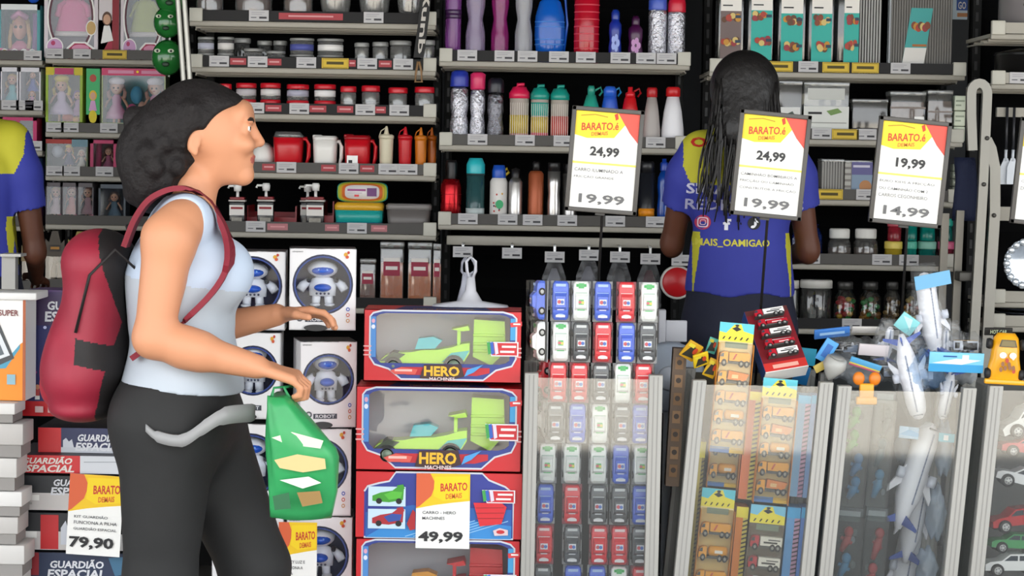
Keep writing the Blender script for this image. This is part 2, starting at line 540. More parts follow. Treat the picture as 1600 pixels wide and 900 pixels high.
# shelf S4: bowl, jugs, sauce bottles
REDP = mat('#c4101f', .3); REDD = mat('#9c0f1b', .35); WHP = mat('#e6e3df', .35)
loc, W, H = spot('S4', 395, 426, 222, .03)
r = thing('serving_bowl', 'white oval bowl leaning upright on the jug shelf', 'bowl', loc, (0, 0, 0))
mb = MB(); mb.lathe([(0, -.012), (.5, -.012), (.8, .0), (1, .03), (.97, .034), (.78, .006), (0, -.004)], WHP, 24, axis='y')
mb.v = [Vector((v.x * W * .62, v.y, v.z * H * .5 + H * .5)) for v in mb.v]
obj('bowl_body', mb, r)
def jug(label, pxl, pxr, pyt, m_, lidm, clear_lid=False, dark=None):
    loc, W, H = spot('S4', pxl, pxr, pyt, 0, depth=.12)
    r = thing('plastic_jug', label, 'jug', loc)
    bw = W * .80; mb = MB(); rings = []
    for z, s in ((0, .86), (.02, .9), (.6, .97), (.86, 1.)):
        rr = []
        for i in range(24):
            t = 2 * math.pi * i / 24
            cx = math.copysign(abs(math.cos(t)) ** .5, math.cos(t)); cy = math.copysign(abs(math.sin(t)) ** .5, math.sin(t))
            rr.append((-W / 2 + bw / 2 + cx * bw / 2 * s, cy * .055 * s, z * H))
        rings.append(rr)
    mb.loft(rings, m_); obj('jug_body', mb, r)
    mb = MB()
    if clear_lid:
        mb.loft([[(x * 1.04 + .004, y * 1.04, z) for x, y, z in rings[3]], [(x * .8 - .005, y * .8, H) for x, y, z in rings[3]]], JARG)
    else:
        mb.loft([[(x * 1.01, y * 1.03, H * .86) for x, y, z in rings[3]], [(x * 1.02, y * 1.02, H * .93) for x, y, z in rings[3]], [(x * .8, y * .8, H * .98) for x, y, z in rings[3]]], lidm)
        mb.box(-W / 2 - .002, -W / 2 + .03, -.02, .02, H * .88, H * 1.0, lidm, .004)
    obj('lid', mb, r)
    mb = MB(); x0 = -W / 2 + bw * .97; xe = W / 2 - .006
    mb.tube([(x0 - .01, -.012, H * .82), (x0 + (xe - x0) * .6, -.012, H * .84), (xe, -.012, H * .7), (xe, -.012, H * .4), (x0 + (xe - x0) * .5, -.012, H * .14), (x0 - .012, -.012, H * .1)], .007, m_, 8)
    obj('handle', mb, r)
    return r
jug('red jug with clear flared lid beside the white bowl', 428, 486, 206, REDP, REDP, True)
jug('white lidded jug between the two red jugs', 490, 537, 211, WHP, WHP)
jug('red lidded jug behind the small white card', 539, 590, 210, REDP, REDD)
loc, W, H = spot('S4', 542, 559, 243, -.015, depth=.002)
mb = MB(); mb.box(-W / 2, W / 2, 0, .002, 0.0, H, PAPER); p = Panel(mb, -W / 2, W / 2, 0, H, 0); p.rect(.15, .25, .5, .45, INK); p.rect(.15, .6, .8, .68, INK)
o = obj('card', mb); o.location = loc; tag(o, 'small white card standing before the red lidded jug', 'card')
def sauce(label, a, b, t, m_, dy=0.):
    def ex(r, R, H):
        mb = MB(); mb.tube([(-R * .15, 0, H * .96), (-R * .7, 0, H * .9), (-R * .95, 0, H * .78)], .002, m_, 6); obj('cap_strap', mb, r)
    return turned('sauce_bottle', label, 'bottle', 'S4', a, b, t, [
        ('bottle_body', [([(0, 0), (.72, 0), (.8, .03), (.92, .7), (.94, .74)], m_)]),
        ('collar', [([(0, .74), (1, .74), (1, .8), (.7, .83), (0, .83)], m_)]),
        ('nozzle', [([(.45, .82), (.3, .86), (.18, .97), (.1, 1), (0, 1)], m_)])], dy, extra=ex)
sauce('cream white sauce squeeze bottle', 592, 616, 197, mat('#cfc7ae', .4))
sauce('red sauce squeeze bottle between the white and orange ones', 622, 645, 198, mat('#c01a26', .35))
sauce('orange sauce squeeze bottle beside the red one', 648, 668, 199, mat('#c56f16', .35))
sauce('darker orange sauce squeeze bottle at the shelf end cap', 667, 683, 199, mat('#a9540f', .35), .05)
# shelf S5: soap dispensers, red trays, lunch boxes
for (a, b, t, dy, lb) in ((357, 386, 287, 0, 'soap dispenser with white pump just beside the woman'), (401, 431, 286, .0, 'soap dispenser with white pump between red trays'),
                          (477, 510, 286, 0, 'soap dispenser with white pump in front of the red tray'), (468, 494, 288, .13, 'soap dispenser at the back of the red tray')):
    loc, W, H = spot('S5', a, b, t, dy)
    r = thing('soap_dispenser', lb, 'dispenser', loc)
    mb = MB(); mb.box(-W * .42, W * .42, -W * .3, W * .3, 0, H * .62, mat('#1b1a1c', .25), .004)
    p = Panel(mb, -W * .4, W * .4, 0, H * .58, -W * .3 - .001)
    p.rect(0, .05, 1, .42, mat('#d9d4cf', .5)); p.rect(.1, .12, .9, .2, mat('#8b1420', .6)); p.rect(.15, .5, .85, .95, mat('#8f8a80', .5, var=.5, scale=80)); obj('bottle_body', mb, r)
    mb = MB(); mb.box(-W * .46, W * .46, -W * .32, W * .32, H * .62, H * .66, mat('#b9b2ad', .4), .002); mb.box(-W * .4, W * .4, -W * .28, W * .28, H * .66, H * .72, mat('#7d1019', .4), .002); obj('collar', mb, r)
    mb = MB(); mb.lathe([(.007, H * .7), (.005, H * .74), (.005, H * .84), (.012, H * .84), (.014, H * .95), (.011, H), (0, H)], WHITE, 14); mb.tube([(0, 0, H * .95), (-W * .45, -.004, H * .95), (-W * .5, -.004, H * .9)], .004, WHITE, 8); obj('pump', mb, r)
for (a, b, t, dy, lb) in ((389, 466, 330, .09, 'long red plastic tray under the soap dispensers'), (505, 524, 325, .03, 'short red plastic tray beside the teal lunch box')):
    loc, W, H = spot('S5', a, b, t, dy + .05, depth=.1)
    mb = MB(); h = max(H, .02); x = W / 2
    mb.box(-x, x, -.06, .14, 0, .006, REDD); mb.box(-x, x, -.062, -.056, 0, h * .7, REDD); mb.box(-x, x, .136, .14, 0, min(h * 2.4, .06), REDD); mb.box(-x, -x + .005, -.056, .136, 0, h * 1.3, REDD); mb.box(x - .005, x, -.056, .136, 0, h * 1.3, REDD)
    o = obj('plastic_tray', mb); o.location = loc; tag(o, lb, 'tray')
TEAL = mat('#1f9c97', .35)
def rr_ring(x, y, z, r=.3, n=28):
    out = []
    for i in range(n):
        t = 2 * math.pi * i / n
        e = r
        out.append((math.copysign(abs(math.cos(t)) ** e, math.cos(t)) * x, math.copysign(abs(math.sin(t)) ** e, math.sin(t)) * y, z))
    return out
loc, W, H = spot('S5', 525, 600, 316, 0, depth=.14); XB = loc.copy()
r = thing('lunch_box', 'teal lunch box with a yellow lid lying flat', 'lunch box', loc); TZ = H
mb = MB(); mb.loft([rr_ring(W * .46, .06, 0), rr_ring(W * .49, .068, H * .35)], mat('#12507a', .4)); obj('base', mb, r)
mb = MB(); mb.loft([rr_ring(W * .485, .067, H * .3), rr_ring(W * .5, .07, H * .75)], TEAL); obj('body', mb, r)
mb = MB(); mb.loft([rr_ring(W * .51, .071, H * .75), rr_ring(W * .51, .071, H * .9), rr_ring(W * .47, .065, H)], mat('#d9a528', .4)); obj('lid', mb, r)
loc, W, H = spot('S5', 527, 606, 280, .03, depth=.05)
r = thing('lunch_box', 'lunch box with rainbow rim standing upright on the teal one', 'lunch box', loc + Vector((0, 0, TZ)))
H -= TZ
def up(ring, H=H): return [(x, z, H / 2 + y) for x, y, z in ring]
mb = MB(); mb.loft([up(rr_ring(W * .49, H * .5, .05, .45)), up(rr_ring(W * .5, H * .5, .0, .45))], TEAL); obj('body', mb, r)
mb = MB()
for c, s, yy in (('#b9c33a', 1., -.001), ('#e0b13a', .9, -.008), ('#dd7038', .82, -.014), ('#e3dfe0', .70, -.017)):
    mb.loft([up(rr_ring(W * .49 * s, H * .49 * (s * 1.0 if s < 1 else 1), yy + .006, .5)), up(rr_ring(W * .485 * s, H * .485 * s, yy, .5))], mat(c, .4))
p = Panel(mb, -W * .3, W * .3, H * .25, H * .75, -.0172)
p.rect(.02, .2, .62, .4, mat('#9c4a86', .6)); p.rect(.66, .1, .98, .9, mat('#6b3d74', .6)); p.rect(.02, .55, .5, .62, mat('#b9aab5', .6)); p.rect(.25, .75, .4, .95, RED)
obj('lid', mb, r)
loc, W, H = spot('S5', 604, 675, 318, 0, depth=.14)
r = thing('lunch_box', 'plain grey lunch box with darker lid rim at the shelf end', 'lunch box', loc)
mb = MB(); mb.loft([rr_ring(W * .44, .06, 0), rr_ring(W * .48, .068, H * .82)], mat('#66615f', .4)); obj('body', mb, r)
mb = MB(); mb.loft([rr_ring(W * .5, .07, H * .8), rr_ring(W * .5, .07, H * .94), rr_ring(W * .46, .064, H)], mat('#7f7b79', .4)); obj('lid', mb, r)
# shelf S6: square canisters of pasta
for (a, b, t, c, lb) in ((563, 588, 404, '#6e3517', 'dark brown filled canister beside the white robot boxes'), (595, 632, 376, '#d0691c', 'tall canister of orange pasta above the racing car boxes'),
                         (638, 676, 378, '#d87422', 'tall canister of orange pasta nearer the white stand'), (677, 690, 380, '#b3581a', 'narrow canister of orange pasta at the shelf end')):
    loc, W, H = spot('S6', a, b, t, 0); W *= .96
    r = thing('pasta_canister', lb, 'canister', loc)
    mb = MB(); mb.box(-W / 2, W / 2, -W / 2, W / 2, 0, H * .9, JARG, .003); mb.box(-W * .47, W * .47, -W * .48, W * .47, .003, H * .68, mat(c, .6, var=.4, scale=90))
    p = Panel(mb, -W / 2, W / 2, 0, H * .9, -W / 2 - .001); p.rect(.14, .16, .86, .46, mat('#8d1d38', .6)); p.rect(.14, .16, .86, .22, mat('#d9d2cc', .6)); p.rect(.24, .3, .76, .36, mat('#d9d2cc', .6)); obj('canister_body', mb, r)
    mb = MB(); mb.box(-W * .52, W * .52, -W * .52, W * .52, H * .9, H, film('#e8e6e0', 0.09, .3), .003); obj('lid', mb, r)

# ------------------------------------------------------------------ drinking bottles
def cp(h, a=.72, r=.18): return mat(h, r, 0, a)
BODY = [(0, 0), (.86, 0), (.98, .03), (1, .3), (.86, .45), (1, .58), (.96, .72), (.5, .82)]
STRT = [(0, 0), (.92, 0), (1, .02), (1, .74), (.9, .8), (.55, .84)]
SCREW = [(.6, .82), (.62, .83), (.62, .93), (.5, .95), (.34, .95), (.32, 1), (0, 1)]
FLIP = [(.98, .78), (1, .79), (1, .9), (.9, .97), (.6, 1), (0, 1)]
def bottle(label, key, a, b, t, body, cap, bodym, capm, extra=None, dy=0., facet=None, sy=1.):
    return turned('drinking_bottle', label, 'bottle', key, a, b, t, [('bottle_body', [(body, bodym)] + (facet or [])), ('cap', [(cap, capm)])], dy, extra=extra, sy=sy)
def loop(m_):
    def ex(r, R, H):
        mb = MB(); mb.tube([(R * .4, 0, H * .92), (R * 1.05, 0, H * .98), (R * 1.25, 0, H * .9), (R * .9, 0, H * .84)], .004, m_, 6); obj('loop', mb, r)
    return ex
def ribs(m_, zs, rr=1.02, h=.012): return [([(rr - .03, z), (rr, z + h * .3), (rr, z + h * .7), (rr - .03, z + h)], m_) for z in zs]
CLB = mat('#e6e6ee', .2, .9, .6, scale=70, bump=1.); CLD = mat('#a0a0a8', .2, .9, .55, scale=70, bump=1.)
hour = [(0, 0), (.9, 0), (1, .03), (.98, .28), (.72, .42), (.95, .55), (1, .7), (.55, .82)]
bottle('purple tumbler bottle at the end of the top bottle shelf', 'T1', 697, 722, -62, STRT, SCREW, cp('#7a3d86'), mat('#2c1233', .3), facet=ribs(mat('#3a1745', .3), (.42, .46), 1.03, .05))
bottle('clear hourglass bottle with purple tint, second on the top shelf', 'T1', 729, 760, -62, hour, SCREW, cp('#a594b4', .5, .1), mat('#44204f', .3))
bottle('pink and purple hourglass bottle on the top shelf', 'T1', 769, 797, -62, hour, SCREW, cp('#8e1f6b', .65, .1), mat('#44204f', .3))
bottle('clear hourglass bottle between the pink one and the blue jug', 'T1', 806, 834, -62, hour, SCREW, cp('#b9b9c0', .45, .1), mat('#2c2c30', .3))
def bluejug(r, R, H):
    mb = MB(); m_ = mat('#0f4aa8', .3)
    mb.tube([(R * .3, 0, H * .97), (R * 1.0, 0, H * .9), (R * 1.12, 0, H * .55), (R * .9, 0, H * .1)], .005, m_, 8); obj('handle', mb, r)
bottle('large oval blue water jug on the top bottle shelf', 'T1', 836, 884, -12, [(0, 0), (.7, 0), (.85, .05), (1, .4), (.95, .66), (.7, .86), (.4, .92)], [(.5, .9), (.5, .97), (.4, 1), (0, 1)], cp('#155fc4', .8, .12), mat('#1238a0', .3), bluejug, facet=ribs(cp('#3f86de', .8), (.25, .32, .5, .57), .99, .02), sy=.6)
bottle('tall red ribbed bottle on the top bottle shelf', 'T1', 898, 938, -34, [(0, 0), (.94, 0), (1, .02), (.98, .78), (.6, .88)], [(.62, .86), (.62, .97), (.5, 1), (0, 1)], cp('#b8142a', .85, .15), mat('#b8102a', .3), facet=ribs(cp('#d94a5a', .9), [.08 + .085 * i for i in range(8)], 1.01, .018))
def flower(c):
    def ex(r, R, H):
        mb = MB(); p = Panel(mb, -R, R, 0, H, -R * 1.01)
        for k in range(5):
            an = k * 1.257
            p.ell(.5 + .2 * math.cos(an), .62 + .1 * math.sin(an), .14, .07, mat(c, .5), 12)
        obj('print', mb, r)
    return ex
bottle('small dark blue bottle with pale flower print', 'T1', 952, 972, 15, BODY, [(.62, .8), (.66, .82), (.66, .94), (.4, 1), (0, 1)], mat('#1a2f94', .3), mat('#16328f', .3), flower('#93a3e0'))
bottle('small dark purple bottle with flower print', 'T1', 982, 1005, 25, BODY, [(.5, .8), (.55, .82), (.55, .94), (.35, 1), (0, 1)], mat('#431040', .3), mat('#3a0d36', .3), flower('#b884b6'))
bottle('clear crinkled bottle with blue cap on the top shelf', 'T1', 1014, 1043, -8, STRT, FLIP, CLB, mat('#3c55b5', .35))
bottle('clear crinkled bottle with red cap at the top shelf end', 'T1', 1044, 1072, -4, STRT, FLIP, CLB, mat('#c31c34', .35))
wav = [(0, 0), (.88, 0), (.98, .04), (1, .28), (.84, .4), (1, .52), (.92, .74), (.6, .78)]
bottle('clear crinkled bottle with blue cap, end of the second shelf', 'T2', 704, 733, 110, wav, FLIP, CLB, mat('#25379e', .35))
bottle('clear crinkled bottle with pink flip cap', 'T2', 735, 759, 113, wav, [(.9, .76), (.98, .78), (.98, .9), (1, .97), (.6, 1), (0, 1)], CLB, mat('#d42e62', .35))
bottle('clear crinkled bottle with a dark cap', 'T2', 762, 788, 122, wav, FLIP, CLD, mat('#1b1a25', .35))
def tumbler(label, a, b, t, capc, cols, dy=0.):
    W_ = mat('#a59a90', .5)
    fac = [([(1.003, z0), (1.006, z0), (1.006, z1), (1.003, z1)], mat(c, .5)) for z0, z1, c in cols]
    def ex(r, R, H):
        mb = MB()
        for i in range(9):
            x = -R * .9 + R * 1.8 * i / 8; yy = -math.sqrt(max(R * R - x * x, 0)) - .001
            mb.box(x - .0008, x + .0008, yy, yy + .001, .01, H * .7, mat('#d8d0c6', .5))
        obj('print', mb, r)
        mb = MB(); mb.tube([(-R * .2, -R * .3, H * .93), (-R * .2, -R * .3, H * 1.0), (R * .5, -R * .3, H * 1.0)], .006, mat(capc, .3), 8); obj('spout', mb, r)
    return bottle(label, 'T2', a, b, t, [(0, 0), (.86, 0), (.9, .02), (1, .76), (.9, .8)], [(1.02, .77), (1.08, .78), (1.08, .86), (.9, .9), (.7, .96), (0, .97)], W_, mat(capc, .3), ex, dy, fac)
tumbler('striped tumbler with a pink lid', 797, 827, 132, '#d31c4c', ((.05, .2, '#c98a88'), (.2, .5, '#b9a02b')))
tumbler('striped tumbler with a teal lid and teal band', 830, 858, 134, '#178f80', ((.04, .22, '#d2546a'), (.22, .48, '#bfa526'), (.5, .72, '#1f9d8e')))
tumbler('striped tumbler with a teal lid, beside the first price sign', 861, 889, 135, '#178f80', ((.1, .5, '#b8453c'),))
bottle('teal bottle with looped cap above the first price sign', 'T2', 910, 938, 134, [(0, 0), (.9, 0), (1, .03), (1, .6), (.5, .85)], [(.4, .83), (.42, .95), (.3, 1), (0, 1)], mat('#2b9c86', .3), mat('#2a8f7c', .3), loop(mat('#2a8f7c', .3)))
bottle('bright blue bottle with looped cap above the first price sign', 'T2', 940, 967, 135, [(0, 0), (.9, 0), (1, .03), (1, .62), (.8, .78), (.7, .85)], [(.75, .83), (.75, .95), (.5, 1), (0, 1)], mat('#2455c0', .3), mat('#2b62cf', .3), loop(mat('#1f7fb0', .3)))
bottle('red bottle with stepped cap above the first price sign', 'T2', 972, 998, 136, [(0, 0), (.9, 0), (1, .03), (1, .6), (.7, .8), (.55, .85)], [(.58, .83), (.58, .9), (.3, .92), (.3, 1), (0, 1)], mat('#c4141c', .25), mat('#d5202a', .3), loop(mat('#a01018', .3)))
cone = [(0, 0), (.9, 0), (1, .03), (.98, .3), (.78, .6), (.52, .84)]
bottle('greyish white bottle with red cap beside the price sign', 'T2', 1005, 1033, 137, cone, [(.54, .84), (.6, .85), (.6, .97), (.5, 1), (0, 1)], mat('#a8a09c', .4), mat('#b01a1f', .35))
bottle('bright white bottle with red cap near the employee', 'T2', 1034, 1070, 136, cone, [(.54, .84), (.62, .85), (.62, .97), (.5, 1), (0, 1)], mat('#e4e2e6', .35), mat('#c21c20', .35))
METR = mat('#a3101a', .22, .7)
bottle('metallic red bottle with black top on the third shelf', 'T3', 689, 722, 250, [(0, 0), (.9, 0), (1, .03), (1, .6), (.75, .7)], [(.5, .68), (.55, .72), (.55, .95), (.45, 1), (0, 1)], METR, mat('#141214', .4), facet=ribs(mat('#5c0a10', .3, .6), (.15, .3, .45), 1.0, .02))
bottle('dark teal bottle with bright turquoise lid', 'T3', 729, 758, 247, [(0, 0), (.9, 0), (.98, .02), (.98, .74)], [(.98, .76), (1, .78), (1, .9), (.7, 1), (0, 1)], cp('#2f5558', .85, .15), mat('#2cb4bd', .3), facet=[([(.985, .74), (.985, .78)], mat('#2b3a3c', .3)), ([(1, .12), (1.002, .12), (1.002, .24), (1, .24)], mat('#b9c4c4', .5))])
def kid(r, R, H):
    mb = MB(); p = Panel(mb, -R, R, 0, H, -R * 1.0 - .001)
    for i in range(14):
        p.ell(.2 + .6 * random.random(), .42 + .5 * random.random(), .05, .018, mat(random.choice(('#b3352a', '#c9972a', '#3a3f55', '#86513a')), .6), 8)
    p.ell(.55, .66, .22, .075, mat('#3aa36a', .6)); obj('print', mb, r)
    mb = MB(); mb.tube([(R * .3, 0, H * .86), (R * .9, 0, H * .95), (R * 1.1, 0, H * .88), (R * .6, 0, H * .82)], .005, mat('#c0a52a', .4), 6); obj('loop', mb, r)
bottle('white printed kids bottle with a blue cap', 'T3', 766, 794, 258, [(0, 0), (.92, 0), (1, .02), (1, .72), (.7, .8)], [(.75, .78), (.78, .8), (.78, .9), (.6, 1), (0, 1)], mat('#dcd8d4', .4), mat('#1d4fb4', .35), kid)
bottle('brushed steel flask with black top', 'T3', 795, 817, 262, [(0, 0), (.95, 0), (1, .02), (1, .74), (.6, .82)], [(.55, .8), (.6, .82), (.6, .97), (0, 1)], mat('#c7c4c2', .3, .9), mat('#171516', .4))
bottle('copper brown flask with black top', 'T3', 826, 850, 252, [(0, 0), (.95, 0), (1, .02), (1, .8), (.7, .85)], [(.5, .84), (.5, .97), (.3, 1), (0, 1)], mat('#a0512f', .38, .35), mat('#171516', .4))
bottle('slim silver flask beside the first price sign', 'T3', 856, 876, 254, [(0, 0), (.95, 0), (1, .02), (1, .35), (.9, .5), (1, .64), (.98, .86)], [(.96, .86), (.96, .99), (.9, 1), (0, 1)], mat('#c2bfbd', .3, .9), mat('#191718', .4))
bottle('silver flask partly behind the first price sign', 'T3', 880, 902, 256, [(0, 0), (.95, 0), (1, .02), (1, .84)], [(.96, .84), (.96, .99), (.9, 1), (0, 1)], mat('#a9a6a5', .3, .9), mat('#191718', .4), dy=.02)
bottle('black bottle with an orange band beside the price sign', 'T3', 999, 1024, 252, [(0, 0), (.95, 0), (1, .02), (1, .82)], [(.9, .82), (.9, .97), (.7, 1), (0, 1)], mat('#1c1e24', .3), mat('#17171a', .35), facet=[([(1.004, .16), (1.01, .16), (1.01, .28), (1.004, .28)], mat('#e08a12', .5))])
bottle('glossy blue bottle beside the orange-banded black one', 'T3', 1028, 1048, 248, BODY, SCREW, mat('#103f92', .15), mat('#163a9a', .3))
bottle('dark glossy blue bottle touching the employee sleeve', 'T3', 1048, 1068, 256, BODY, SCREW, mat('#0e2f68', .15), mat('#122a68', .3), facet=[([(1.004, .2), (1.01, .2), (1.01, .27), (1.004, .27)], mat('#c98f12', .5))])
# hanging goods under the bottle unit
def hung(name, label, cat, i, dz=.012):
    return thing(name, label, cat, (HOOK[i][0], YS - .03, HOOK[i][1] + dz))
r = thing('hanging_utensil', 'white plastic tongs hanging from the first hook', 'tongs', (at(733, 400, YS).x, YS - .02, at(733, 400, YS).z))
mb = MB(); m_ = mat('#c9cad8', .35)
mb.tube([(0, 0, .01), (-.022, 0, -.02), (-.024, 0, -.05), (-.014, 0, -.065)], .005, m_); mb.tube([(0, 0, .01), (.018, 0, -.02), (.02, 0, -.05), (.0, 0, -.065)], .005, m_); obj('grip', mb, r)
mb = MB(); mb.tube([(-.008, 0, -.055), (-.012, 0, -.1), (-.02, 0, -.155)], [.012, .014, .02], m_, 10, .4); mb.tube([(.006, .004, -.06), (.018, .004, -.085), (.021, .004, -.055)], .004, m_); obj('blade', mb, r)
# white spreading stand that lies on top of the racing car boxes
YB = 5.62
r = thing('plastic_stand', 'white plastic stand with flared foot on the racing car boxes', 'stand', at(735, 478, YB + .1))
r.location = (r.location.x, 5.73, at(690, 484, 5.6).z + .001)
mb = MB(); m_ = mat('#bfc0c8', .4)
mb.loft([rr_ring(.098, .05, 0, .6), rr_ring(.095, .05, .004, .6), rr_ring(.03, .022, .014, .8), rr_ring(.014, .012, .04, 1), rr_ring(.010, .008, .075, 1)], m_); obj('foot', mb, r)
mb = MB(); mb.tube([(0, 0, .07), (-.010, 0, .09), (-.012, 0, .115), (0, 0, .128), (.011, 0, .115), (.012, 0, .09), (.003, 0, .07)], .004, m_); obj('loop', mb, r)
BAGF = film('#bcbcc2', 0.045, .10, .3, bump=.5)
for i, c, lb in ((2, '#b9b9bd', 'clear bagged grey utensil on the third hook'), (3, '#a9a9ad', 'clear bagged grey utensil on the fourth hook'), (4, '#4a4a4c', 'dark bagged utensil on the fifth hook'), (5, '#6b2f3a', 'wine coloured bagged utensil on the sixth hook')):
    r = hung('hanging_pack', lb, 'pack', i, -.02)
    mb = MB(); mb.prism([(-.022, 0), (.022, 0), (.04, -.05), (.042, -.16), (-.042, -.16), (-.04, -.05)], -.01, .01, BAGF); obj('bag', mb, r)
    mb = MB(); mb.lathe([(0, -.15), (.03, -.148), (.034, -.1), (.02, -.05), (.008, -.02), (0, -.02)], mat(c, .5), 16, sy=.22); obj('utensil', mb, r)
r = thing('frying_pan', 'round red lid hanging from the last hook beside the employee', 'lid', at(1058, 441, YS - .06))
R_ = 26 * YS / F
mb = MB(); mb.lathe([(0, -.012), (R_ * .8, -.01), (R_ * .95, 0), (R_ * .9, .004), (0, .0)], mat('#b3161e', .35), 28, axis='y'); obj('body', mb, r)
mb = MB(); mb.lathe([(R_ * .94, -.004), (R_ * 1.02, -.003), (R_ * 1.02, .005), (R_ * .94, .006)], mat('#b9b5b0', .4), 28, axis='y'); obj('rim', mb, r)
mb = MB(); mb.tube([(0, .004, R_), (0, .004, R_ + .03)], .005, mat('#1a1a1a', .4)); obj('handle', mb, r)

# ------------------------------------------------------------------ clear packs unit
PK = film('#cfd2d2', 0.099, .10, .1); PKD = film('#9b9690', 0.09, .14, .12)
def clear_box(name, label, cat, key, a, b, t, film_=PK, inner=None, lab=None, depth=.1, dy=0.):
    loc, W, H = spot(key, a, b, t, dy, depth=depth)
    r = thing(name, label, cat, loc); d = depth / 2
    mb = MB(); mb.box(-W / 2, W / 2, -d, d, 0, H, film_, .003); obj('body', mb, r)
    mb = MB(); mb.box(-W / 2 - .001, W / 2 + .001, -d - .001, d + .001, H * .93, H + .004, film('#e2e4e2', 0.113, .25), .002); obj('lid', mb, r)
    if inner:
        mb = MB(); mb.box(-W * .45, W * .45, -d * .85, d * .9, .004, H * inner[1], mat(inner[0], .7, var=.35, scale=50)); obj('insert', mb, r)
    if lab:
        mb = MB(); p = Panel(mb, -W / 2, W / 2, 0, H, -d - .001); lab(p); obj('label_sheet', mb, r)
    return r
FOODC = ('#7c3b22', '#b8842c', '#a33a2a', '#5b3a24', '#c9b06a', '#8f2f36')
def food_label(u0, v0, u1, v1, teal='#2aa397', seed=1, half=True):
    def f(p):
        rnd = random.Random(seed)
        p.rect(u0, v0, u1, v1, mat(teal, .6)); p.rect(u0, v0, u1, v0 + (v1 - v0) * .43, mat('#dcd8d2', .6)); p.rect(u0 + .08, v0 + (v1 - v0) * .36, u1 - .35, v0 + (v1 - v0) * .375, INK)
        p.rect(u0 + .05, v0 + .03, u1 - .2, v0 + .06, INK)
        for q in (.5, .78):
            vc = v0 + (v1 - v0) * q
            for i in range(9):
                p.ell(u0 + (u1 - u0) * (.15 + .7 * rnd.random()), vc + (v1 - v0) * .06 * (rnd.random() - .5), (u1 - u0) * .14, (v1 - v0) * .035, mat(rnd.choice(FOODC), .6), 9)
            p.rect(u0 + (u1 - u0) * .7, vc - .02, u1 - .03, vc + .01, mat('#23364a', .6))
    return f
for i, (a, b, lab, lb) in enumerate((
    (1122, 1161, (.08, .0, .9, .9), 'clear food container with pinkish label above the employee'),
    (1168, 1207, (.12, .0, .95, .88), 'clear food container with a teal based label, second from the black gap'),
    (1215, 1257, (.1, .0, .9, .95), 'clear food container with teal label, third from the black gap'),
    (1262, 1301, (.12, .0, .92, .95), 'clear food container with teal label, fourth from the black gap'),
    (1307, 1340, (.3, .0, 1., .93), 'clear food container with teal label, fifth from the black gap'))):
    clear_box('food_container', lb, 'container', 'U1', a, b, -40, PK, None, food_label(*lab, teal='#2aa397' if i else '#6a5a58', seed=i), .12)
loc, W, H = spot('U1', 1342, 1376, -40, .02, depth=.1)
r = thing('drying_rack', 'stack of upright clear ribbed dividers', 'rack', loc)
for i in range(8):
    mb = MB(); x = -W / 2 + W * i / 8; mb.box(x, x + .003, -.05, .05, 0, H * .95, PKD); mb.box(x, x + .006, -.052, -.048, 0, H * .95, mat('#8f8f8c', .4)); obj('divider', mb, r)
mb = MB(); mb.box(-W / 2, W / 2, -.05, .05, 0, .006, PKD); obj('base', mb, r)
loc, W, H = spot('U1', 1392, 1488, -40, 0, depth=.1)
r = thing('slatted_tray', 'large grey ribbed plastic tray standing on edge with a price leaflet', 'tray', loc)
mb = MB(); mb.box(-W / 2, W / 2, -.02, .0, 0, H, mat('#56534f', .5))
for i in range(24): mb.box(-W / 2 + W * (i + .2) / 24, -W / 2 + W * (i + .6) / 24, -.026, -.02, 0.01, H - .01, mat('#6d6a66', .5))
mb.box(-W / 2 - .006, -W / 2, -.03, .0, 0, H, PK); obj('tray_body', mb, r)
mb = MB(); p = Panel(mb, -W * .32, W * .18, H * .08, H * .66, -.0265)
p.poly([(.02, 1), (.72, 1), (1, 0), (.3, 0)], mat('#3a9a97', .6)); p.poly([(.02, 1), (.72, 1), (.82, .68), (.12, .68)], mat('#d6d3ce', .6))
for i in range(7): p.ell(.4 + .07 * i, .3 + .02 * (i % 3), .1, .07, mat(FOODC[i % 6], .6), 10)
p.rect(.35, .62, .8, .66, mat('#a0602a', .6)); obj('leaflet', mb, r)
# U2
clear_box('storage_box', 'smoky clear box stacked beside the employee hair', 'box', 'U2', 1215, 1251, 128, PKD, ('#55524f', .3), lambda p: (p.rect(.08, .45, .92, .85, mat('#d5d5d2', .6)), p.poly([(.2, .6), (.6, .52), (.85, .7), (.45, .8)], mat('#3c4a42', .6))))
clear_box('storage_box', 'wide white lidded organiser box with green picture label', 'box', 'U2', 1254, 1324, 130, film('#e8eae6', 0.09, .45), None, lambda p: (p.rect(0, .42, 1, .98, mat('#cfd0cb', .5)), p.rect(.08, .1, .9, .3, mat('#b9bab5', .5)), p.poly([(.5, .5), (.75, .45), (.85, .52), (.6, .58)], mat('#6b8a4a', .6)), p.rect(.05, .7, .95, .72, mat('#9a9b96', .6)), p.rect(.1, .52, .4, .56, INK)))
clear_box('storage_box', 'brownish clear box between the organiser and the price sign', 'box', 'U2', 1329, 1384, 157, PKD, ('#3f3630', .8))
clear_box('storage_box', 'pinkish clear box behind the third price sign', 'box', 'U2', 1388, 1443, 145, PK, ('#a98f82', .8), lambda p: (p.rect(0, .3, 1, .34, mat('#8a7d76', .6)), p.rect(.68, .5, .95, .6, PAPER)))
clear_box('storage_box', 'pinkish clear box nearer the ladder', 'box', 'U2', 1446, 1485, 143, PK, ('#9c8578', .8), lambda p: p.rect(0, .4, 1, .43, mat('#8a7d76', .6)))
